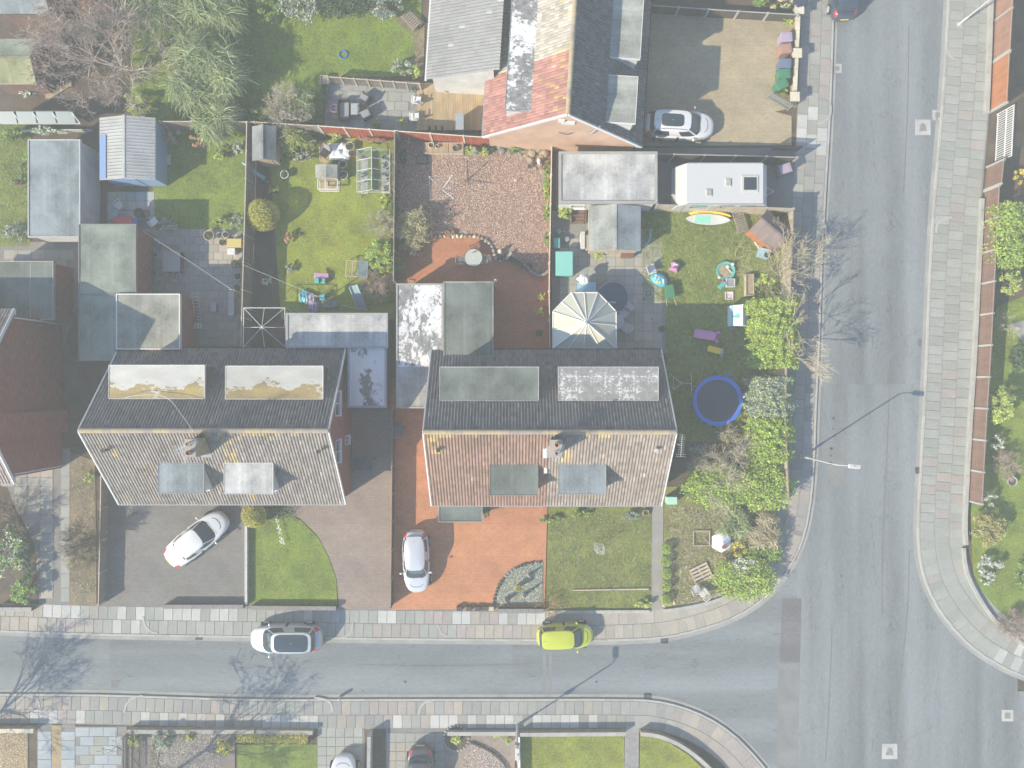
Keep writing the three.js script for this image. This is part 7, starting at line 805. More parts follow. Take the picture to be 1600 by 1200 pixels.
for (const [l, px, py, m] of [['teal tool handles leaning by the shaded fence corner', 873, 362, MA.plTeal], ['grey watering can in the shade by the fence', 886, 374, MA.plGrey]]) { const [x, z] = P(px, py, 0.25), g = thing('watering_can', l, 'watering can', x, z, 0.1); mkl(g, 'body', lathe(0, 0, 0, [[0.15, 0], [0.17, 0.28], [0.13, 0.3], [0, 0.3]], 14), m); mkl(g, 'spout', bar([0.15, 0.08, 0], [0.38, 0.32, 0], 0.025, 0.02), m); mkl(g, 'handle', tube([[-0.15, 0.08, 0], [-0.28, 0.25, 0], [-0.08, 0.36, 0]], 0.016), m); }
{ const [x, z] = P(1014, 458, 0.3), g = thing('cycle_tyre', 'loose bicycle wheel lying beside the green wheelbarrow', 'tyre', x, z, 0.12); mkl(g, 'tyre', tor(0, 0.06, 0, 0.28, 0.02), MA.whiteDull); mkl(g, 'spokes', [0, 1, 2, 3].map(i => bar([Math.cos(i * 0.785) * 0.27, 0.06, Math.sin(i * 0.785) * 0.27], [-Math.cos(i * 0.785) * 0.27, 0.06, -Math.sin(i * 0.785) * 0.27], 0.005, 0.005, 4)), MA.galv); }
for (const [l, px, py, r] of [['small solar lantern with white cap at the patio edge', 1019, 497, 0.07], ['plant pot with pale rim at the patio edge', 1034, 514, 0.17]]) pot(l, px, py, r, 0.35, r > 0.1 ? MA.stoneDark : MA.white, r > 0.1 ? { c: GREEN.dark, n: 90 } : null);
// --- front gardens right
for (let i = 0; i < 5; i++) { const [px, py] = [[1041, 857], [1040, 876], [1041, 896], [1041, 915], [1040, 937]][i]; ball('box_ball', 'clipped box ball in the row beside the concrete path', px, py, 0.34, 900, 0.045, GREEN.bright, { group: 'row of clipped box balls' }); }
{ const g = thing('pallet', 'pale wooden pallet lying in the dry corner garden', 'pallet', 0, 0, 0.14); for (let i = 0; i < 5; i++) mkl(g, 'top_board', box(-0.62, 0.62, 0.1, 0.122, -0.5 + i * 0.225, -0.5 + i * 0.225 + 0.14), MA.woodPale); for (const x of [-0.56, 0, 0.56]) mkl(g, 'bearer', box(x - 0.06, x + 0.06, 0.02, 0.098, -0.5, 0.54), MA.woodTan); const [x, z] = P(1095, 895, 0.2); g.position.set(x, 0.16, z); g.rotation.y = 0.45; }
{ const [x, z] = P(1096, 841, 0.2), g = thing('cold_frame', 'empty square timber frame in the dry corner garden', 'cold frame', x, z, 0.12); const a = 0.52, b = 0.47; for (const [p, q] of [[[-a, -b], [a, -b]], [[a, -b], [a, b]], [[a, b], [-a, b]], [[-a, b], [-a, -b]]]) mkl(g, 'rail', obox(p, q, 0.05, 0.08, 0.14), MA.woodPale); mkl(g, 'brace', bar([0.1, 0.1, -0.1], [a, 0.1, 0.4], 0.018), MA.woodPale); }
{ const [x, z] = P(1126, 846, 0.5), g = thing('garden_parasol', 'faceted white parasol with a rust-brown torn patch', 'parasol', x, z, 0.1); const cone = new THREE.ConeGeometry(0.68, 0.4, 6, 1, true); cone.translate(0, 0.75, 0); mkl(g, 'canopy', cone, mat([0.80, 0.82, 0.86], { roughness: 0.7 })); mkl(g, 'pole', cyl(0, 0, 0.98, 0, 0.025), MA.whiteDull); const pt = new THREE.CircleGeometry(0.2, 7); pt.rotateX(-Math.PI / 2 + 0.5); pt.translate(0.14, 0.81, 0.26); mkl(g, 'torn_patch', pt, MA.plBrown); mkl(g, 'base', cyl(0, 0, 0.08, 0, 0.22), MA.concrete); }
for (const [l, px, py, t] of [['ornate white wire chair by the curved edging', 1088, 920, 0.4], ['ornate white wire chair fallen beside its pair', 1099, 926, 2.2]]) metalChair(l, px, py, t, MA.white, { name: 'wire_chair' });
{ const g = thing('brick_row', 'short row of loose orange bricks at the path end', 'bricks', ...P(1045, 944), 0.1), r = rng(9); for (let i = 0; i < 5; i++) { const [x, z] = P(1037 + i * 4, 945 - i * 0.8, 0.1); mk(g, 'brick', rbox(x - 0.07, x + 0.07, 0.1, 0.18, z - 0.11, z + 0.11, 0.01), i % 2 ? MA.brickOrange : MA.cream); } }
{ const [x, z] = P(936, 855, 0.5), g = thing('obelisk_frame', 'white wire plant obelisk on the rough front garden', 'plant frame', x, z, 0.1), h = 1.5; const c = [[-0.3, -0.28], [0.3, -0.2], [0.24, 0.3], [-0.3, 0.22]]; for (let i = 0; i < 4; i++) { const a = c[i], b = c[(i + 1) % 4]; mkl(g, 'upright', bar([a[0], 0, a[1]], [a[0] * 0.75, h, a[1] * 0.75], 0.014), MA.white); for (const k of [0.3, 0.65, 1]) mkl(g, 'hoop', bar([a[0] * (1 - 0.25 * k), h * k, a[1] * (1 - 0.25 * k)], [b[0] * (1 - 0.25 * k), h * k, b[1] * (1 - 0.25 * k)], 0.012), MA.white); } mkl(g, 'cross_wire', bar([-0.22, h, -0.2], [0.18, h, 0.22], 0.01), MA.white); }
{ const [x, z] = P(1009, 801, 0.3), g = crate('small yellow-framed crate by the house corner', 1009, 801, 0.18, 0.16, 0.25, MA.woodTan); }
storage('mint green tarpaulin-covered box beside the house', 1041, 1058, 776, 788, 0.7, mat([0.35, 0.62, 0.48], { roughness: 0.6 })); { const g = thing('log_edging', 'pale log laid along the front of the rough garden', 'log', ...P(960, 921), 0.1), q = bar([X(895), 0.16, Z(921)], [X(1013), 0.16, Z(919)], 0.05, 0.06, 8); mk(g, 'log', q, MA.woodPale); mk(g, 'peg', [cyl(X(955), 0.1, 0.3, Z(922), 0.03), cyl(X(1012), 0.1, 0.3, Z(921), 0.03)], MA.woodGrey); }
// --- back lawn with hutch and greenhouse
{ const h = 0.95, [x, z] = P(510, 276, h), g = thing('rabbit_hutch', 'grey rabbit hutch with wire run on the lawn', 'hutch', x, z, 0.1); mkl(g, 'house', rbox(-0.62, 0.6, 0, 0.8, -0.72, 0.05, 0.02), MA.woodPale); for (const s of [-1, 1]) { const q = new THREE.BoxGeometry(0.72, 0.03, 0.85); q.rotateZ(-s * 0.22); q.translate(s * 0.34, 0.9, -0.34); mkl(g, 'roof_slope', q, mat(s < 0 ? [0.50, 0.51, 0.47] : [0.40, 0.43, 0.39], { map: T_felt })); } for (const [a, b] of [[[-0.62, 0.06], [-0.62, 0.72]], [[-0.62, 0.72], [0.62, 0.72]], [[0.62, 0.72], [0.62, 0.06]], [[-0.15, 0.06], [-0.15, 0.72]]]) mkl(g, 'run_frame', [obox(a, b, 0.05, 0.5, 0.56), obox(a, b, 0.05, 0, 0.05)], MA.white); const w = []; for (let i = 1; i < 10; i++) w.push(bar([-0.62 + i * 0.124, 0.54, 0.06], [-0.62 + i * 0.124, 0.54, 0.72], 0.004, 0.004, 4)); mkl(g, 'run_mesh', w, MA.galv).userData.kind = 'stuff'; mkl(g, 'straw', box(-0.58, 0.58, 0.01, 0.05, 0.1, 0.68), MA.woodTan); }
{ const h = 0.7, [x, z] = P(557, 420, h), g = thing('chicken_run', 'low chicken coop with blue-grey lid and barred run', 'coop', x, z, 0.1); mkl(g, 'nest_box', rbox(0.1, 0.68, 0, 0.55, -0.5, 0.5, 0.02), MA.woodPale); const q = new THREE.BoxGeometry(0.66, 0.03, 1.1); q.rotateZ(-0.12); q.translate(0.4, 0.62, 0); mkl(g, 'lid', q, mat([0.30, 0.38, 0.42], { map: T_felt })); for (const [a, b] of [[[-0.68, -0.5], [0.1, -0.5]], [[-0.68, 0.5], [0.1, 0.5]], [[-0.68, -0.5], [-0.68, 0.5]], [[-0.28, -0.5], [-0.28, 0.5]]]) mkl(g, 'run_frame', obox(a, b, 0.045, 0.5, 0.55), MA.woodPale); const w = []; for (let i = 0; i < 8; i++) w.push(bar([-0.66 + i * 0.1, 0.53, -0.5], [-0.66 + i * 0.1, 0.53, 0.5], 0.005, 0.005, 4)); mkl(g, 'run_mesh', w, MA.galv).userData.kind = 'stuff'; mkl(g, 'corner_post', [[-0.68, -0.5], [-0.68, 0.5]].map(([a, b]) => box(a - 0.025, a + 0.025, 0, 0.5, b - 0.025, b + 0.025)), MA.woodPale); g.rotation.y = -0.06; }
{ const [x, z] = P(560, 466, 0.7), g = thing('garden_slide', 'long blue-grey garden slide leaning by the white extension', 'slide', x, z, 0.1); const q = rbox(-0.24, 0.24, -0.03, 0.03, -0.95, 0.85, 0.02); q.rotateX(0.62); q.translate(0, 0.65, 0); mkl(g, 'chute', q, mat([0.28, 0.42, 0.47], { roughness: 0.45 })); for (const s of [-1, 1]) { const e = rbox(s * 0.26 - 0.03, s * 0.26 + 0.03, -0.02, 0.13, -0.95, 0.85, 0.02); e.rotateX(0.62); e.translate(0, 0.65, 0); mkl(g, 'side_rail', e, mat([0.36, 0.52, 0.56], { roughness: 0.45 })); } for (const s of [-1, 1]) mkl(g, 'ladder_leg', bar([s * 0.24, 1.15, -0.75], [s * 0.3, 0, -1.0], 0.025), MA.galv); g.rotation.y = 0.28; }
{ const [x, z] = P(502, 433, 0.5), g = thing('toddler_slide', 'pink and green toddler slide set on the lawn', 'slide', x, z, 0.1); const q = rbox(-0.45, 0.4, -0.02, 0.03, -0.16, 0.16, 0.02); q.rotateZ(-0.35); q.translate(0, 0.4, -0.1); mkl(g, 'chute', q, mat([0.74, 0.40, 0.58], { roughness: 0.45 })); mkl(g, 'tower', [rbox(-0.4, -0.1, 0, 0.6, 0.08, 0.4, 0.03), rbox(-0.05, 0.25, 0, 0.45, 0.08, 0.4, 0.03)], MA.plTeal); mkl(g, 'end_lip', rbox(0.34, 0.44, 0.2, 0.3, -0.26, 0.06, 0.03), MA.plPink); }
for (const [l, px, py, m, m2] of [['turquoise heap of toys beside the lawn washing pole', 475, 463, MA.plTurq, MA.plSky], ['lilac and white bundled tarpaulin by the patio', 486, 468, MA.plLilac, MA.white], ['purple cover heaped against the extension', 490, 480, MA.plPurple, MA.plLilac]]) { const [x, z] = P(px, py, 0.3), g = thing('heaped_cover', l, 'cover', x, z, 0.1), q = new THREE.IcosahedronGeometry(0.34, 3), p = q.attributes.position, f = tn(px, 8); for (let i = 0; i < p.count; i++) { const k = 0.65 + 0.7 * f(p.getX(i) * 1.3 + 0.5, p.getZ(i) * 1.3 + p.getY(i) + 0.5); p.setXYZ(i, p.getX(i) * k, Math.max(0, p.getY(i) * k * 0.7 + 0.1), p.getZ(i) * k * 1.2); } q.computeVertexNormals(); mkl(g, 'cover', q, m); mkl(g, 'folds', [0, 1, 2].map(i => tube([[-0.25 + i * 0.2, 0.2, -0.3], [-0.2 + i * 0.2, 0.36, 0], [-0.28 + i * 0.22, 0.2, 0.3]], 0.04, 10)), m2); }
storage('dark grey garden chest beside the purple cover', 503, 527, 470, 481, 0.6, MA.plGrey, MA.feltBlue, { name: 'garden_chest', cat: 'chest' }); storage('turquoise lidded tub near the washing pole', 500, 508, 460, 469, 0.5, MA.plTurq);
function pole(label, px, py, h, m, lines) { const [x, z] = P(px, py), g = thing('washing_pole', label, 'washing pole', x, z, 0.1); mk(g, 'pole', cyl(x, 0.1, h, z, 0.035, 0.03, 8), m); mk(g, 'cross_bar', bar([x - 0.2, h - 0.06, z], [x + 0.2, h - 0.06, z], 0.02), m); for (const [qx, qy, qh] of lines || []) { const [a, b] = P(qx, qy, qh); mk(g, 'line', tube([[x, h - 0.04, z], [(x + a) / 2, (h + qh) / 2 - 0.25, (z + b) / 2], [a, qh, b]], 0.009, 16, 4), MA.white); } return g; }
pole('pale washing pole standing on the lawn with its line', 507, 468, 2.0, MA.woodPale, [[378, 413, 2.2]]); pole('wooden washing pole beside the long slide', 546, 482, 1.9, MA.woodPale, [[575, 485, 2.4]]); pole('washing pole at the fence with lines across the brick patio', 381, 459, 2.2, MA.woodPale, [[226, 363, 2.3], [223, 361, 2.3]]);
{ const pts = [[545, 235], [541, 226], [535, 224], [528, 228], [535, 240]]; for (const [l, px, py, r, m] of [['pale hose coil hung by the fence', 547, 229, 0.28, MA.whiteDull], ['white plastic hoop pot near the greenhouse', 536, 257, 0.25, MA.white], ['white tubular ring planter before the greenhouse', 537, 274, 0.28, MA.whiteDull], ['large white-rimmed water pot in the shade', 445, 273, 0.25, MA.white], ['green-rimmed pot by the small dark shed', 437, 252, 0.18, MA.plTeal], ['terracotta ring pot by the greenhouse corner', 550, 240, 0.2, MA.terracotta]]) pot(l, px, py, r, 0.4, m, { c: GREEN.dark, n: 100, s: 0.06, k: 0.6, h: 0.06 }); }
{ const [x, z] = P(508, 240, 0.3), g = thing('garden_chair', 'folded dark garden chair on a plywood sheet', 'chair', x, z, 0.12); mkl(g, 'seat', rbox(-0.26, 0.26, 0.3, 0.34, -0.28, 0.28, 0.02), MA.black); const b = rbox(-0.26, 0.26, 0, 0.5, -0.02, 0.02, 0.015); b.rotateX(-0.3); b.translate(0, 0.32, -0.28); mkl(g, 'backrest', b, MA.plGrey); for (const [a, c] of [[-1, -1], [1, -1], [-1, 1], [1, 1]]) mkl(g, 'leg', bar([a * 0.24, 0.3, c * 0.25], [a * 0.27, 0, c * 0.28], 0.016), MA.darkMetal); g.rotation.y = -0.6; const pl = thing('plywood_sheet', 'yellowish plywood sheet lying under the folded chair', 'board', ...P(509, 237), 0.1); mk(pl, 'board', slab(PP([[500, 223], [515, 223], [517, 250], [511, 256], [500, 252]]), 0.1, 0.125), MA.woodTan); mk(pl, 'edge_batten', box(X(500), X(500) + 0.05, 0.126, 0.16, Z(224), Z(250)), MA.woodPale); const cl = thing('plastic_sheet', 'pale clear plastic sheet bundled beside the plywood', 'sheet', ...P(530, 237, 0.3), 0.1), q = new THREE.PlaneGeometry(1.3, 1.1, 14, 12); q.rotateX(-Math.PI / 2); const p = q.attributes.position, f = tn(77, 6); for (let i = 0; i < p.count; i++) p.setY(i, 0.1 + 0.3 * f(p.getX(i) * 0.8 + 0.5, p.getZ(i) * 0.8 + 0.5)); q.computeVertexNormals(); mkl(cl, 'sheet', q, pmat([0.62, 0.68, 0.68], { roughness: 0.3 })); mkl(cl, 'rolled_edge', bar([-0.6, 0.2, 0.5], [0.6, 0.25, 0.5], 0.06), MA.slabBlue[1]); }
{ const a = P(398, 268, 0.5), g = thing('folded_parasol', 'folded pale blue parasol lying by the tall fence', 'parasol', a[0], a[1], 0.1); mkl(g, 'canopy', bar([-0.75, 0.5, -0.55], [0.6, 0.35, 0.45], 0.06, 0.16, 8), MA.plSky); mkl(g, 'pole', bar([0.6, 0.35, 0.45], [0.9, 0.2, 0.68], 0.02), MA.whiteDull); mkl(g, 'strap', tor(0, 0.42, 0, 0.13, 0.015, true, 12), MA.white); }
ball('clipped_shrub', 'golden clipped dome shrub beside the tall fence', 411, 336, 1.02, 8000, 0.05, GREEN.yellow); ball('clipped_shrub', 'golden clipped ball at the corner of the front lawn', 397, 806, 0.75, 5000, 0.05, GREEN.yellow);
bush('round_shrub', 'bright green rounded shrub by the dark boarded fence', 596, 400, 1.05, 1.15, 1.7, 5200, 0.07, GREEN.bright, { tight: 0.16, clumps: 60 }); bare('twiggy_shrub', 'pinkish twiggy shrub between the coop and the slide', 590, 450, 1.2, { cols: TW.pink, stems: 9, depth: 3, kids: 3, open: 1.1, r0: 0.03, min: 0.008 }); bush('shrub', 'low pale green shrub at the foot of the pink twigs', 597, 463, 0.65, 0.4, 0.7, 500, 0.09, GREEN.bright); bush('shrub', 'small green shrub by the greenhouse corner', 602, 318, 0.5, 0.6, 0.8, 500, 0.08, GREEN.bright); bare('twiggy_shrub', 'leafless brown shrub along the fence above the round shrub', 598, 350, 1.1, { cols: TW.pale, stems: 8, depth: 3, kids: 3, open: 0.9, r0: 0.03 });
plume('spiky_shrub', 'yellow-green arching shrub beside the small dark shed', 460, 215, 1.35, 1.6, 1500, { cols: TW.lime, w: 0.02, stems: 14 }); bush('shrub', 'low mixed plants at the lawn edge below the arching shrub', 475, 245, 0.9, 0.4, 0.5, 500, 0.09, GREEN.grey); bush('leafy_plant', 'yellow-green leafy plants under the fence by the bundled sheet', 525, 212, 0.6, 0.3, 0.6, 350, 0.09, GREEN.lime, { cat: 'plant' }); bush('rusty_shrub', 'rust-brown low shrub above the greenhouse', 590, 222, 1.3, 0.4, 0.8, 700, 0.09, GREEN.rust); bush('shrub', 'small shaded shrub below the parasol by the fence', 430, 297, 0.4, 0.35, 0.7, 300, 0.08, GREEN.bright); bush('shrub', 'small dark-leaved shrub on the shaded lawn side', 453, 420, 0.35, 0.35, 0.5, 260, 0.08, GREEN.grey); bush('shrub', 'cream-leaved plant in the deep fence shade', 417, 440, 0.4, 0.25, 0.5, 200, 0.08, GREEN.white); bush('shrub', 'dark plants beneath the twiggy fence shrub', 452, 372, 0.35, 0.4, 0.6, 240, 0.08, GREEN.rust);
// --- brick patio garden
storage('yellow and tan children\'s play desk by the fence', 355, 378, 373, 387, 0.6, MA.woodTan, mat([0.48, 0.40, 0.13], { roughness: 0.6 }), { name: 'play_desk', cat: 'desk' }); storage('white plastic box beside the play desk', 356, 368, 388, 398, 0.5, MA.white); for (const [l, px, py, r, m] of [['hexagonal timber planter by the tan slabs', 327, 368, 0.32, MA.woodPale], ['white-rimmed pot beside the hexagonal planter', 343, 368, 0.18, MA.whiteDull], ['tall white pot next to the white-rimmed one', 353, 367, 0.2, MA.white], ['terracotta bowl pot below the white pots', 348, 379, 0.2, MA.terracotta], ['dark pot by the red wall of the extension', 240, 397, 0.15, MA.stoneDark], ['grey pot against the extension wall', 233, 413, 0.14, MA.stoneGrey], ['blue glazed pot against the shaded wall', 239, 426, 0.17, MA.stoneGrey], ['clear lidded tub by the fence on the patio', 372, 432, 0.24, MA.slabBlue[0]], ['blue-grey bowl stack by the fence', 368, 413, 0.26, MA.plNavy], ['pale green tub at the fence corner of the patio', 371, 450, 0.24, MA.slabGreen[2]]]) pot(l, px, py, r, 0.35, m, { c: GREEN.dark, n: 100, s: 0.05, k: 0.6, h: 0.08 });
{ const [x, z] = P(278, 432, 0.15), g = thing('hose_coil', 'pale coiled garden hose on the shaded patio', 'hose', x, z, 0.1), pts = []; for (let i = 0; i < 50; i++) { const a = i * 0.6, r = 0.2 + 0.14 * Math.sin(i * 0.31); pts.push([Math.cos(a) * r, 0.03 + i * 0.003, Math.sin(a) * r]); } mkl(g, 'hose', tube(pts, 0.02, 200, 5), MA.whiteDull); mkl(g, 'reel', cyl(0, 0, 0.06, 0, 0.12), MA.plBlue); storage('long dark patio table with grey top', 255, 282, 392, 425, 0.7, MA.woodDark, MA.plGrey, { name: 'patio_table', cat: 'table' }); for (const [l, px, py, m] of [['blue toy ball in the shade under the wall', 251, 381, MA.plBlue], ['green toy ball by the extension wall', 247, 441, MA.plGreen]]) { const [a, b] = P(px, py, 0.2), t = thing('toy_ball', l, 'ball', a, b, 0.1); mkl(t, 'ball', sph(0, 0.17, 0, 0.17), m); mkl(t, 'valve_patch', sph(0, 0.33, 0, 0.04, 0.015, 0.04, 8), MA.white); } }
{ const g = thing('ladder', 'aluminium ladder propped along the red extension wall', 'ladder', ...P(309, 478, 1), 0.1); const a = P(305, 456, 1.6), b = P(308, 502, 0.4), w = 0.2; for (const s of [-1, 1]) mk(g, 'stile', bar([a[0] + s * w, 1.6, a[1]], [b[0] + s * w, 0.3, b[1]], 0.028), MA.galv); for (let i = 0; i < 9; i++) { const t = (i + 0.5) / 9, z = mix(a[1], b[1], t), y = mix(1.6, 0.3, t), x = mix(a[0], b[0], t); mk(g, 'rung', bar([x - w, y, z], [x + w, y, z], 0.016), MA.galv); } const st = thing('step_stool', 'striped folding step stool by the ladder', 'stool', ...P(306, 509, 0.5), 0.1); for (let i = 0; i < 5; i++) mkl(st, 'slat', rbox(-0.4 + i * 0.17, -0.3 + i * 0.17, 0.45, 0.48, -0.18, 0.18, 0.01), MA.white); mkl(st, 'frame', [bar([-0.42, 0.44, -0.16], [0.42, 0.44, -0.16], 0.018), bar([-0.42, 0.44, 0.16], [0.42, 0.44, 0.16], 0.018), bar([-0.35, 0.44, 0], [-0.4, 0, 0], 0.018), bar([0.35, 0.44, 0], [0.4, 0, 0], 0.018)], MA.galv); storage('long grey bench by the fence on the shaded patio', 357, 366, 455, 493, 0.5, MA.plGrey, MA.slabBlue[1], { name: 'bench', cat: 'bench' }); storage('mauve cushion box in the patio shade', 330, 338, 473, 487, 0.4, MA.plPurple, MA.plLilac); storage('red covered chest between the outbuilding and extension', 177, 208, 339, 350, 0.6, MA.plRed, MA.plRed, { name: 'garden_chest', cat: 'chest' }); storage('blue box at the end of the red chest', 208, 216, 341, 350, 0.5, MA.plBlue); }
{ const g = struct('paved_yard', slab(PP([[168, 300], [246, 300], [246, 355], [168, 355]]), 0, 0.09), MA.concreteDark); pave(g, PP([[170, 300], [246, 300], [246, 354], [170, 354]]), X(170), Z(300), 0, 0.6, 0.6, (x, z, r) => pick([...MA.slabWhite, MA.slabTan[0], MA.slabBlue[1]], r), 420, 0.112, 0); for (const [l, px, py, m] of [['white garden chair on the pale yard slabs', 186, 322, MA.white], ['pale blue chair by the yard edge', 180, 333, MA.plSky], ['white chair beside the low shrub', 241, 347, MA.white]]) plasticChair(l, px, py, px, m); const [x, z] = P(218, 333, 0.6), t = thing('barbecue', 'dark covered barbecue on the pale yard slabs', 'barbecue', x, z, 0.1); mkl(t, 'cover', lathe(0, 0.3, 0, [[0.3, 0], [0.33, 0.3], [0.25, 0.5], [0, 0.58]], 14), MA.black); mkl(t, 'side_shelf', rbox(0.3, 0.7, 0.55, 0.6, -0.2, 0.2, 0.02), MA.plBrown); for (const s of [-1, 1]) mkl(t, 'leg', bar([s * 0.2, 0.35, 0], [s * 0.28, 0, 0.1], 0.02), MA.darkMetal); const [rx, rz] = P(258, 249, 0.3), sl = thing('concrete_slab', 'pale concrete slab propped by the blue shed wall', 'slab', rx, rz, 0.1); const q = rbox(-0.32, 0.32, 0, 0.05, -0.32, 0.32, 0.01); q.rotateZ(-0.25); q.translate(0, 0.15, 0); mkl(sl, 'slab', q, MA.slabWhite[0]); mkl(sl, 'prop', box(-0.3, -0.2, 0, 0.2, -0.2, 0.2), MA.concreteDark); }
{ const g = thing('wire_arch', 'white wire arch frame at the lawn edge', 'arch', ...P(265, 355, 0.5), 0.1); for (let i = 0; i < 4; i++) mk(g, 'hoop', tube([[X(253, 0.5), 0.5 + i * 0.1, Z(353 + i * 3, 0.5)], [X(256, 0.6), 0.62 + i * 0.1, Z(351 + i * 3, 0.5)], [X(276, 0.6), 0.62 + i * 0.1, Z(351 + i * 3, 0.5)], [X(278, 0.5), 0.5 + i * 0.1, Z(353 + i * 3, 0.5)]], 0.014), MA.white); mk(g, 'upright', [cyl(X(253, 0.4), 0.1, 0.8, Z(358, 0.4), 0.016), cyl(X(278, 0.4), 0.1, 0.8, Z(358, 0.4), 0.016)], MA.white); }
bush('shrub', 'pale green shrub at the patio end of the lawn', 262, 348, 0.65, 0.35, 0.8, 500, 0.08, GREEN.grey); bush('shrub', 'grey-green shrub by the fence above the patio', 372, 345, 0.5, 0.55, 1.0, 600, 0.08, GREEN.grey); bush('shrub', 'low green shrub beside the fence on the lawn', 345, 347, 0.5, 0.3, 0.6, 350, 0.08, GREEN.bright); bush('shrub', 'bright shrub in the bed above the small lawn', 345, 240, 0.6, 0.5, 0.8, 600, 0.085, GREEN.bright); bush('rusty_shrub', 'rust-tinged shrub under the willow by the lawn', 312, 222, 0.75, 0.4, 0.9, 600, 0.08, GREEN.rust); bush('rusty_shrub', 'brownish grass clump beside the ribbed shed', 268, 210, 0.7, 0.7, 1.0, 700, 0.09, [[0.36, 0.26, 0.18], [0.42, 0.32, 0.22]]); bush('shrub', 'white-flowering plants in the bed by the fence', 372, 232, 0.4, 0.55, 0.6, 400, 0.07, GREEN.white);
// --- shaded top-left garden: willows, bare trees
plume('willow_shrub', 'large feathery green willow over the shaded lawn', 322, 112, 2.9, 3.6, 4200, { cols: TW.green, w: 0.018, stems: 30, cat: 'tree', sz: 1.25 }); plume('willow_shrub', 'feathery green willow at the far end of the lawn', 300, 6, 3.4, 3.4, 3600, { cols: TW.green, w: 0.018, stems: 26, cat: 'tree', sx: 1.5, sz: 0.7 }); plume('willow_shrub', 'feathery willow beside the bare pinkish tree', 340, 190, 2.0, 2.6, 2300, { cols: TW.green, w: 0.017, stems: 18, cat: 'tree' });
bare('bare_tree', 'bare pinkish tree with pale forked trunk by the willow', 205, 118, 5.0, { cols: TW.pink, trunk: 1.2, stems: 6, depth: 4, kids: 2, spread: 0.9, open: 0.9, r0: 0.14, min: 0.010, cat: 'tree' }); bare('bare_tree', 'bare pinkish thicket tree beside the mossy shed', 150, 105, 4.2, { cols: TW.pink, trunk: 0.5, stems: 8, depth: 4, kids: 2, spread: 0.95, open: 1.1, r0: 0.10, min: 0.010, cat: 'tree' }); bare('bare_tree', 'bare pinkish tree beyond the forked one', 190, 42, 4.6, { cols: TW.pink, trunk: 0.8, stems: 7, depth: 4, kids: 2, spread: 0.9, open: 1.0, r0: 0.11, min: 0.010, cat: 'tree' }); { const g = thing('bare_tree', 'pale-barked leafless tree rising among the pink twigs', 'tree', ...P(215, 128), 0.1), t = new Twigs(), r = rng(321); t.grow([0, 0, 0], [-0.2, 1, -0.35], 3.6, 0.07, 2, { wob: 0.25, spread: 0.7, cols: TW.pale, kids: 2, steps: 4, min: 0.014 }, r); t.grow([0, 0, 0], [0.5, 0.7, 0.3], 2.8, 0.05, 2, { wob: 0.25, spread: 0.7, cols: TW.pale, kids: 2, steps: 4, min: 0.012 }, r); mkl(g, 'trunk', bar([0, -0.05, 0], [0, 0.4, 0], 0.1, 0.08), MA.barkPale); mkl(g, 'crown', t.geo(), MA.twig); }
bush('shrub', 'yellow-green shrub at the foot of the bare trees', 214, 162, 0.85, 0.75, 1.1, 1100, 0.075, GREEN.lime); bush('shrub', 'brownish hedge bank behind the bare trees', 150, 15, 1.2, 1.0, 1.5, 1400, 0.08, GREEN.rust); bush('shrub', 'green bank shrub by the shaded garden corner', 140, 45, 1.0, 0.8, 1.2, 1000, 0.08, GREEN.hedge); bush('shrub', 'dense grey-green shrub at the head of the lawn', 470, 10, 1.6, 1.1, 1.7, 2200, 0.09, GREEN.grey); bush('shrub', 'dark evergreen shrub between the grey-green ones', 540, 6, 2.0, 1.1, 1.9, 2400, 0.09, GREEN.dark); bush('shrub', 'grey-green shrub by the timber lounger corner', 600, 12, 1.3, 0.9, 1.5, 1600, 0.09, GREEN.grey); bush('shrub', 'green shrub along the willow side of the lawn head', 415, 14, 1.3, 0.9, 1.4, 1500, 0.09, GREEN.hedge); for (const [px, py, l] of [[485, -40, 'tall evergreen casting its shade across the lawn'], [420, -60, 'second tall evergreen beyond the lawn head']]) bush('evergreen_tree', l, px, py, 1.6, 1.6, 5.5, 2600, 0.14, GREEN.dark, { cat: 'tree' });
bare('twiggy_shrub', 'half-bare pale shrub at the lawn foot by the patio', 455, 180, 2.0, { cols: TW.pale, stems: 9, depth: 3, kids: 3, open: 0.9, r0: 0.05, min: 0.009 }); plume('leafy_shrub', 'green feathery shrub beside the half-bare one', 475, 165, 1.1, 1.8, 1000, { cols: TW.green, w: 0.016 }); bush('shrub', 'yellow-flecked evergreen by the old fence', 415, 185, 0.8, 0.35, 0.9, 700, 0.08, GREEN.lime); bush('shrub', 'dark evergreen under the fence at the lawn foot', 395, 178, 1.2, 0.5, 1.2, 1000, 0.09, GREEN.hedge); bush('shrub', 'grey-leaved shrub at the picket fence end', 632, 104, 0.9, 0.6, 1.0, 800, 0.09, GREEN.grey); bush('spiky_plant', 'pale yellow spiky plant by the deck corner', 652, 115, 0.4, 0.45, 0.7, 260, 0.12, GREEN.lime, { cat: 'plant' });
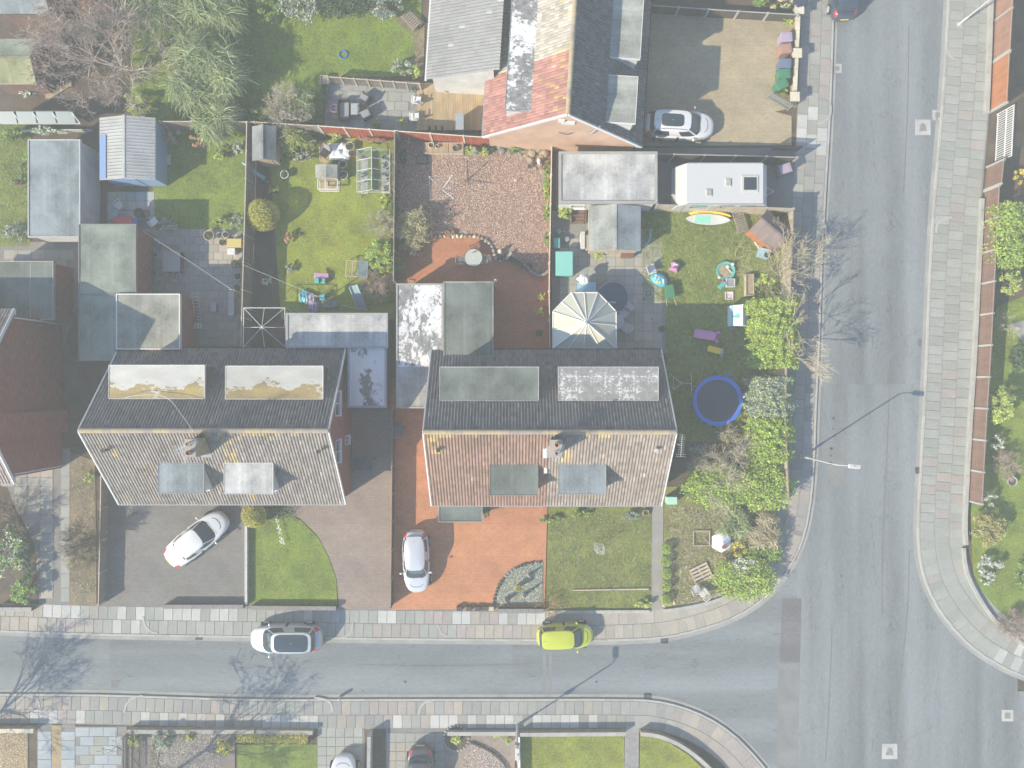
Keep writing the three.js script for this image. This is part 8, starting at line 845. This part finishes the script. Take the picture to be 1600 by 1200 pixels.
{ const [x, z] = P(537, 87), g = thing('paddling_ring', 'round blue hoop lying on the shaded lawn', 'hoop', x, z, 0.1); mkl(g, 'hoop', tor(0, 0.06, 0, 0.26, 0.04), MA.plBlue); mkl(g, 'seam', tor(0.26, 0.08, 0, 0.052, 0.008, false, 12), MA.plSky); const g2 = thing('timber_lounger', 'slatted timber lounger on its paved corner', 'sun lounger', ...P(643, 32, 0.3), 0.1); for (let i = 0; i < 8; i++) mkl(g2, 'slat', rbox(-0.3, 0.3, 0.3, 0.33, -0.6 + i * 0.15, -0.49 + i * 0.15, 0.008), MA.woodGrey); for (const s of [-1, 1]) mkl(g2, 'side_rail', rbox(s * 0.33 - 0.03, s * 0.33 + 0.03, 0.22, 0.31, -0.65, 0.62, 0.01), MA.woodGrey); for (const [a, b] of [[-1, -1], [1, -1], [-1, 1], [1, 1]]) mkl(g2, 'leg', box(a * 0.33 - 0.03, a * 0.33 + 0.03, 0, 0.22, b * 0.5 - 0.03, b * 0.5 + 0.03), MA.woodGrey); g2.rotation.y = 0.75; area('paved_corner', [[618, 34], [640, 14], [664, 36], [645, 58]], MA.drySoil, 0.11); area('rockery_strip', [[645, 60], [664, 40], [662, 120], [650, 120]], MA.drySoil, 0.11); pot('large dark round pot at the head of the lawn', 617, 4, 0.3, 0.5, MA.terracotta, { c: GREEN.dark, n: 100 }); }
{ const plank = thing('timber_plank', 'yellowish timber planks lying by the mossy shed', 'planks', ...P(93, 142, 0.3), 0.1); for (let i = 0; i < 3; i++) mk(plank, 'plank', obox(P(72, 150 + i * 3, 0.2), P(112, 126 + i * 3, 0.2), 0.14, 0.2, 0.25), MA.woodTan); bush('shrub', 'white-flecked bramble beside the mossy shed', 80, 118, 0.9, 0.5, 0.8, 600, 0.08, GREEN.white); bush('shrub', 'white-flecked bramble along the lean-to', 70, 205, 1.6, 0.35, 0.7, 800, 0.08, GREEN.white); bush('shrub', 'pale shrub in front of the mossy shed', 45, 145, 0.7, 0.4, 0.7, 450, 0.08, GREEN.white); pot('terracotta pot beside the long outbuilding', 29, 284, 0.24, 0.35, MA.terracotta, { c: GREEN.dark, n: 100 }); bush('shrub', 'green shrub beside the long outbuilding', 42, 265, 0.5, 0.8, 1.0, 700, 0.09, GREEN.hedge); bush('shrub', 'shaded green shrub under the lean-to end', 20, 210, 0.9, 0.5, 1.0, 700, 0.09, GREEN.hedge); bush('shrub', 'straggly shrub below the long outbuilding', 25, 365, 1.0, 0.7, 0.9, 800, 0.09, GREEN.grey); }
// --- patio of the peach house
{ const [x, z] = P(537, 172, 0.5), g = thing('outdoor_sofa', 'black rattan sofa on the grey patio', 'sofa', x, z, 0.11); mkl(g, 'base', rbox(-0.35, 0.35, 0, 0.32, -0.6, 0.6, 0.04), MA.black); mkl(g, 'cushion', [rbox(-0.26, 0.35, 0.321, 0.42, -0.5, 0.5, 0.04)], MA.plGrey); mkl(g, 'backrest', rbox(-0.38, -0.26, 0.3, 0.7, -0.6, 0.6, 0.04), MA.black); for (const s of [-1, 1]) mkl(g, 'armrest', rbox(-0.3, 0.35, 0.3, 0.55, s * 0.62 - 0.07, s * 0.62 + 0.07, 0.04), MA.black); const [tx, tz] = P(554, 171, 0.4), t = thing('coffee_table', 'white-topped coffee table beside the black sofa', 'table', tx, tz, 0.11); mkl(t, 'tabletop', rbox(-0.22, 0.22, 0.36, 0.4, -0.36, 0.36, 0.01), MA.slabBlue[1]); for (const [a, b] of [[-1, -1], [1, -1], [-1, 1], [1, 1]]) mkl(t, 'leg', box(a * 0.18 - 0.02, a * 0.18 + 0.02, 0, 0.36, b * 0.32 - 0.02, b * 0.32 + 0.02), MA.black); const ac = (l, px, py, tu) => { const [cx, cz] = P(px, py, 0.4), c = thing('rattan_chair', l, 'chair', cx, cz, 0.11); mkl(c, 'base', rbox(-0.32, 0.32, 0, 0.35, -0.32, 0.32, 0.04), MA.black); mkl(c, 'cushion', rbox(-0.24, 0.3, 0.351, 0.43, -0.24, 0.24, 0.03), MA.plGrey); mkl(c, 'backrest', rbox(-0.36, -0.25, 0.3, 0.72, -0.32, 0.32, 0.04), MA.black); for (const s of [-1, 1]) mkl(c, 'armrest', rbox(-0.28, 0.32, 0.3, 0.55, s * 0.3 - 0.05, s * 0.3 + 0.05, 0.03), MA.black); c.rotation.y = tu; }; ac('black rattan armchair nearer the picket fence', 570, 155, 2.6); ac('black rattan armchair nearer the red fence', 572, 178, 3.6); const [rx, rz] = P(523, 170, 0.3), rg = thing('inflatable_ring', 'pink rimmed round planter beside the black sofa', 'planter', rx, rz, 0.11); mkl(rg, 'rim', tor(0, 0.3, 0, 0.24, 0.035), MA.plPink); mkl(rg, 'bowl', lathe(0, 0, 0, [[0.15, 0], [0.24, 0.3], [0.2, 0.2], [0, 0.18]], 16), MA.plGrey); }
crate('square white planter of brown bark at the patio corner', 507, 125, 0.26, 0.26, 0.45, MA.whiteDull, { fill: MA.stoneTan, name: 'planter', cat: 'planter' }); for (const [l, px, py] of [['grey pot in the row by the lawn, next to the square planter', 507, 137], ['grey pot in the middle of the row by the lawn', 507, 145], ['round grey pot at the end of the row by the lawn', 508, 158]]) pot(l, px, py, 0.17, 0.35, MA.stoneGrey, { c: GREEN.dark, n: 100, s: 0.05 }); plasticChair('white folding chair on the deck edge', 651, 157, 1.4, MA.white); plasticChair('white folding chair on the deck nearer the fence', 648, 183, 1.6, MA.white); storage('blue-grey garden cupboard on the timber deck', 712, 725, 177, 203, 1.2, MA.feltBlue, MA.slabBlue[0], { name: 'garden_cupboard', cat: 'cupboard' }); pot('yellow-green plant pot against the red fence', 627, 192, 0.2, 0.3, MA.stoneDark, { c: GREEN.lime, n: 100 }); pot('dark shrub pot by the red fence patio side', 588, 195, 0.22, 0.4, MA.stoneDark, { c: GREEN.hedge, n: 120 }); pot('blue-rimmed pot at the deck corner', 647, 138, 0.2, 0.4, MA.slabBlue[0], { c: GREEN.dark, n: 100 }); pot('yellow-green plant in a pot at the peach house corner', 699, 140, 0.18, 0.35, MA.stoneDark, { c: GREEN.lime, n: 80 }); { const g = thing('bicycle_rack', 'row of dark scooters beside the deck fence', 'scooters', ...P(683, 200, 0.4), 0.19); for (let i = 0; i < 3; i++) { mkl(g, 'handlebar', [bar([-0.5 + i * 0.4, 0.05, -0.1], [-0.45 + i * 0.4, 0.8, 0.05], 0.02), bar([-0.62 + i * 0.4, 0.8, 0.05], [-0.28 + i * 0.4, 0.8, 0.05], 0.018)], MA.darkMetal); mkl(g, 'deck', rbox(-0.55 + i * 0.4, -0.43 + i * 0.4, 0.06, 0.09, -0.15, 0.35, 0.01), MA.black); } }
// --- hedges and shrubs on the right
hedge('tall_hedge', 'broad bright green hedge along the toy-strewn lawn', PP([[1205, 468], [1207, 520], [1206, 575]], 1.2), 2.9, 2.0, 11000, 0.08, GREEN.bright); plume('feathery_shrub', 'feathery yellow-green shrub growing through the hedge', 1215, 530, 1.5, 2.2, 1700, { cols: TW.lime, w: 0.016, stems: 16 }); hedge('variegated_hedge', 'grey-green variegated hedge by the trampoline', PP([[1201, 590], [1202, 650]], 1.2), 2.9, 1.9, 6500, 0.08, [...GREEN.grey, [0.30, 0.40, 0.12]]); hedge('laurel_hedge', 'bright green hedge below the variegated one', PP([[1203, 655], [1200, 720]], 1.2), 2.8, 1.8, 6500, 0.085, GREEN.bright); bush('laurel', 'yellow-green laurel on the lamp side of the house', 1192, 758, 2.2, 1.8, 1.9, 7500, 0.085, GREEN.bright, { tight: 0.2, clumps: 110 }); bush('laurel', 'broad yellow-green shrub beside the house gable', 1118, 757, 2.5, 1.6, 1.6, 7500, 0.085, GREEN.bright, { tight: 0.2, clumps: 110 }); bare('twiggy_shrub', 'large pale leafless shrub above the laurel by the house', 1125, 725, 2.3, { cols: TW.pale, stems: 10, depth: 3, kids: 3, open: 1.1, r0: 0.05, min: 0.009, spread: 0.9 }); bush('shrub', 'brown shaded shrub below the trampoline', 1145, 680, 1.1, 0.6, 1.0, 900, 0.085, [[0.24, 0.20, 0.11], [0.32, 0.28, 0.15], [0.20, 0.22, 0.08]]); bush('shrub', 'gold-tinted shrub beside the trampoline', 1172, 652, 0.7, 0.4, 0.9, 500, 0.09, GREEN.gold); bare('twiggy_shrub', 'straw-coloured leafless shrub leaning over the pale fence', 1214, 420, 2.9, { cols: TW.straw, stems: 12, depth: 3, kids: 2, open: 0.8, r0: 0.03, min: 0.009, spread: 0.6 }); for (const [px, py, h, l] of [[1224, 512, 4.1, 'slender leafless tree rising out of the bright hedge'], [1226, 560, 3.4, 'second slender leafless tree lower down the hedge']]) bare('bare_tree', l, px, py, h, { cols: TW.straw, trunk: 1.2, stems: 3, depth: 3, kids: 2, open: 0.4, spread: 0.45, r0: 0.05, min: 0.009, cat: 'tree' }); bush('shrub', 'olive shrub below the straw-coloured one', 1195, 437, 0.75, 0.65, 1.1, 800, 0.08, GREEN.lime); bare('twiggy_shrub', 'small leafless sapling in the rough lawn', 1148, 402, 1.5, { cols: TW.straw, stems: 3, depth: 2, kids: 2, open: 0.5, r0: 0.04 });
bush('corner_shrub', 'bright green shrub spilling over the curved corner edging', 1165, 902, 2.1, 1.6, 1.5, 5800, 0.08, GREEN.bright, { clumps: 90, tight: 0.22 }); bush('corner_shrub', 'white-flecked shrub in the corner garden', 1163, 885, 1.1, 0.9, 1.4, 1700, 0.075, GREEN.white); plume('feathery_shrub', 'grey feathery shrub near the road corner', 1195, 830, 1.4, 1.5, 1500, { cols: TW.straw, w: 0.014 }); bush('forsythia', 'golden flowering bush beside the white parasol', 1157, 856, 0.8, 0.65, 1.1, 900, 0.07, GREEN.gold); bush('shrub', 'green shrub between the forsythia and the road', 1190, 862, 1.4, 1.0, 1.1, 2200, 0.08, GREEN.hedge); plume('feathery_shrub', 'grey-green brush above the forsythia', 1145, 820, 1.3, 1.0, 900, { cols: TW.green, w: 0.014 }); bush('shrub', 'bright yellow-green shrub on the gravel by the garage wall', 884, 334, 0.55, 0.55, 1.2, 600, 0.085, GREEN.lime); for (const [l, px, py, c] of [['leafy plants against the house front', 905, 803, GREEN.bright], ['green plants by the house corner', 985, 806, GREEN.grey], ['dark green patch by the red drive fence', 862, 812, GREEN.hedge], ['yellow-green tuft at the garden front edge', 1007, 942, GREEN.lime]]) bush('leafy_plant', l, px, py, 0.8, 0.3, 0.45, 420, 0.08, c, { cat: 'plant' }); bare('twiggy_shrub', 'rust-coloured twiggy plant at the front corner of the rough garden', 856, 946, 0.9, { cols: [[0.50, 0.30, 0.17], [0.42, 0.26, 0.15], [0.58, 0.42, 0.26]], stems: 9, depth: 2, kids: 3, open: 1.2, r0: 0.02 });
// --- far side of the main road
hedge('garden_hedge', 'bright hedge behind the brown panel fence', PP([[1578, 318], [1576, 380], [1580, 418]], 1.6), 1.9, 2.0, 4200, 0.09, GREEN.bright); bush('shrub', 'yellow-green shrub behind the brown fence', 1573, 440, 0.95, 0.85, 1.9, 1700, 0.085, GREEN.lime); bush('shrub', 'yellow-green rounded shrub leaning over the brown fence', 1562, 632, 0.95, 1.25, 1.8, 2300, 0.085, GREEN.lime); bush('shrub', 'white-flowering shrub behind the brown fence', 1556, 690, 0.5, 0.5, 1.0, 600, 0.07, GREEN.white); bare('twiggy_shrub', 'pinkish dead shrub behind the brown fence', 1560, 722, 1.1, { cols: TW.pink, stems: 7, depth: 3, kids: 3, open: 1.1, r0: 0.03 }); bush('shrub', 'white-flowering shrub at the fence end', 1543, 780, 0.7, 0.55, 1.0, 800, 0.07, GREEN.white); bush('olive_shrub', 'broad olive shrub at the end of the brown fence', 1540, 825, 1.35, 1.2, 1.5, 2600, 0.08, [[0.33, 0.29, 0.09], [0.26, 0.25, 0.07], [0.40, 0.36, 0.14]]); bush('shrub', 'white-flowering low bush on the corner lawn', 1545, 885, 0.95, 0.8, 0.9, 1100, 0.07, GREEN.white); bush('shrub', 'white-flowering bush near the curved edging', 1540, 905, 0.6, 0.4, 0.8, 500, 0.07, GREEN.white); bare('twiggy_shrub', 'pinkish brown twig mound beside the curved edging', 1576, 972, 1.1, { cols: TW.pink, stems: 12, depth: 3, kids: 3, open: 1.3, r0: 0.03 }); bare('twiggy_shrub', 'small grey leafless shrub beyond the brown fence', 1562, 508, 1.0, { cols: TW.pale, stems: 8, depth: 2, kids: 3, open: 1.2, r0: 0.02 }); bush('shrub', 'dark evergreen beyond the brown fence', 1590, 560, 0.9, 1.0, 1.6, 1200, 0.09, GREEN.dark); bush('shrub', 'dark shaded shrub behind the twig mound', 1600, 900, 0.8, 1.0, 1.2, 900, 0.09, GREEN.hedge); pot('pale blue glazed bowl in the shaded corner garden', 1581, 752, 0.3, 0.35, MA.slabBlue[1]); bush('shrub', 'yellow shrub by the white gate', 1594, 275, 0.5, 0.5, 1.0, 400, 0.085, GREEN.gold); area('side_path', [[1575, 505], [1600, 500], [1600, 540], [1585, 520]], MA.concrete, 0.105);
// --- left front and across the street
bush('laurel', 'glossy white-edged laurel beside the flagged path', 12, 858, 1.4, 1.6, 1.7, 3000, 0.10, [...GREEN.white, ...GREEN.hedge]); bush('laurel', 'green shrub at the front of the flagged garden', 38, 920, 1.0, 1.0, 1.2, 1500, 0.09, GREEN.hedge); bush('shrub', 'dark shrub by the flagged path edge', 50, 885, 0.5, 0.9, 1.0, 700, 0.09, GREEN.dark); bare('twiggy_shrub', 'grey twig shrub throwing lacy shade on the flags', 22, 810, 1.8, { cols: TW.dark, stems: 8, depth: 3, kids: 3, open: 0.8, r0: 0.04 }); bare('twiggy_shrub', 'pale dry shrub in the weedy strip', 132, 868, 1.0, { cols: TW.straw, stems: 9, depth: 3, kids: 3, open: 1.3, r0: 0.02 }); bush('shrub', 'brown shrub halfway along the weedy strip', 140, 745, 0.45, 0.4, 0.6, 350, 0.07, GREEN.lime); bare('twiggy_shrub', 'leafless shrub at the fence beside the grey drive', 152, 838, 2.0, { cols: TW.dark, stems: 7, depth: 3, kids: 3, open: 0.6, r0: 0.04 });
{ const g = thing('flower_border', 'dark planting with white flowers along the front lawn', 'plants', ...P(430, 800), 0.11), r = rng(31); mkl(g, 'leaves', leaves(700, q => [gauss(q) * 1.0, 0.1 + q() * 0.25, gauss(q) * 0.35], 0.07, GREEN.dark, r), MA.leaf); mkl(g, 'flowers', leaves(120, q => { const t = q(); return [0.1 + t * 0.5 + gauss(q) * 0.1, 0.25, t * 2.0 + gauss(q) * 0.2]; }, 0.05, [[0.7, 0.7, 0.66]], r), MA.leaf); }
for (const [px, py, l, h] of [[-52, 1150, 'bare street tree casting branching shade on the side street', 6.0], [262, 1212, 'bare garden tree leaning towards the side street', 5.8]]) bare('bare_tree', l, px, py, h, { cols: TW.dark, trunk: 1.9, stems: 6, depth: 4, kids: 2, spread: 0.75, open: 0.7, r0: 0.13, min: 0.011, cat: 'tree', lean: [0.1, -0.1] });
bush('shrub', 'grey-green rounded shrub in the pebbles across the street', 260, 1155, 0.85, 0.75, 1.0, 1300, 0.075, GREEN.grey); bush('shrub', 'golden small shrub behind the low grey wall', 299, 1147, 0.5, 0.45, 0.8, 500, 0.075, GREEN.yellow); bush('shrub', 'golden round shrub by the drive wall across the street', 350, 1164, 0.65, 0.75, 0.9, 800, 0.075, GREEN.yellow); bush('shrub', 'green shrub behind the black barred gate', 211, 1155, 0.4, 0.6, 0.7, 450, 0.08, GREEN.lime); hedge('clipped_hedge', 'low clipped hedge on the wall across the street', PP([[374, 1147], [484, 1147]]), 0.7, 0.55, 2400, 0.05, GREEN.yellow); { const g = thing('wire_edging', 'low black wire edging before the lawn across the street', 'edging', ...P(374, 1157), 0.1), n = 30; for (let i = 0; i < n; i++) { const x = mix(X(374), X(486), (i + 0.5) / n); const t = new THREE.TorusGeometry(0.075, 0.008, 4, 8, Math.PI); t.translate(x, 0.2, Z(1157)); mk(g, 'hoop', t, MA.darkMetal); } mk(g, 'post', box(X(485), X(485) + 0.05, 0.1, 0.7, Z(1147), Z(1157)), MA.darkMetal); }
{ const c = P(713, 1152), g = thing('round_bed', 'round planted bed with pale stone edging by the dark car', 'flower bed', c[0], c[1], 0.1), r = rng(70); mkl(g, 'soil', cyl(0, 0, 0.05, 0, 0.78, 0.76, 24), MA.soil); for (let i = 0; i < 22; i++) { const a = i / 22 * 6.283, q = new THREE.DodecahedronGeometry(0.09, 0); q.scale(1, 0.8, 1); q.translate(Math.cos(a) * 0.8, 0.05, Math.sin(a) * 0.8); mkl(g, 'edging_stone', q, MA.concrete); } mkl(g, 'plant', leaves(140, q => [gauss(q) * 0.25, 0.1 + q() * 0.3, gauss(q) * 0.25], 0.1, GREEN.lime, r), MA.leaf); for (const [l, px, py] of [['lime-leaved plant in the corner bed by the lamp wall', 777, 1147], ['small lime plant beside the curved edging', 793, 1156]]) bush('leafy_plant', l, px, py, 0.3, 0.25, 0.35, 160, 0.08, GREEN.lime, { cat: 'plant' }); const path = smooth(PP([[735, 1158], [755, 1166], [775, 1178], [790, 1195], [797, 1215]]), 5), e = thing('bed_edging', 'curved dark edging of the pebble bed across the street', 'edging', path[0][0], path[0][1], 0.1), L = along(path); for (let s = 0; s < L.len - 0.2; s += 0.3) { const a = L.at(s), b = L.at(s + 0.28); mk(e, 'edging_block', obox([a.x, a.z], [b.x, b.z], 0.1, 0.1, 0.25), MA.stoneDark); } }
{ const g = thing('fire_hydrant_marker', 'small pale marker post at the kerb across the street', 'marker post', ...P(532, 1088), 0.06); mkl(g, 'post', rbox(-0.08, 0.08, 0, 0.55, -0.06, 0.06, 0.02), MA.whiteDull); mkl(g, 'plate', box(-0.1, 0.1, 0.3, 0.5, 0.061, 0.075), MA.slabBlue[0]); }
for (const [l, px, py] of [['iron drain grating at the kerb by the green car', 1038, 1000], ['iron drain grating at the kerb by the grey driveway', 311, 995], ['iron drain grating at the far kerb opposite the lamp', 1436, 735], ['iron drain grating at the bottom kerb bend', 1012, 1088]]) { const [x, z] = P(px, py), g = thing('drain_grating', l, 'drain', x, z, 0.0); mk(g, 'frame', ring([[x - 0.23, z - 0.2], [x + 0.23, z - 0.2], [x + 0.23, z + 0.2], [x - 0.23, z + 0.2]], [[x - 0.19, z - 0.16], [x + 0.19, z - 0.16], [x + 0.19, z + 0.16], [x - 0.19, z + 0.16]], 0.0, 0.032), MA.darkMetal); for (let i = 0; i < 6; i++) mk(g, 'bar', box(x - 0.17 + i * 0.06, x - 0.14 + i * 0.06, 0.0, 0.028, z - 0.158, z + 0.158), MA.darkMetal); }
{ bush('shrub', 'variegated shrub by the dark bin at the front wall', 1221, 5, 0.8, 0.4, 0.9, 600, 0.08, [...GREEN.white, ...GREEN.gold]); bush('spiky_plant', 'yellow spiky plant at the head of the buff wall', 1231, 32, 0.4, 0.4, 0.6, 240, 0.11, GREEN.lime, { cat: 'plant' }); bush('shrub', 'green shrub over the low dark fence', 1183, 4, 0.7, 0.4, 1.1, 600, 0.09, GREEN.hedge); bush('spiky_plant', 'small plant at the foot of the buff wall by the gate', 1226, 146, 0.3, 0.3, 0.5, 160, 0.09, GREEN.lime, { cat: 'plant' }); }

scene.traverse(o => { if (o.isMesh) { o.castShadow = true; o.receiveShadow = true; } });
renderer.render(scene, camera);
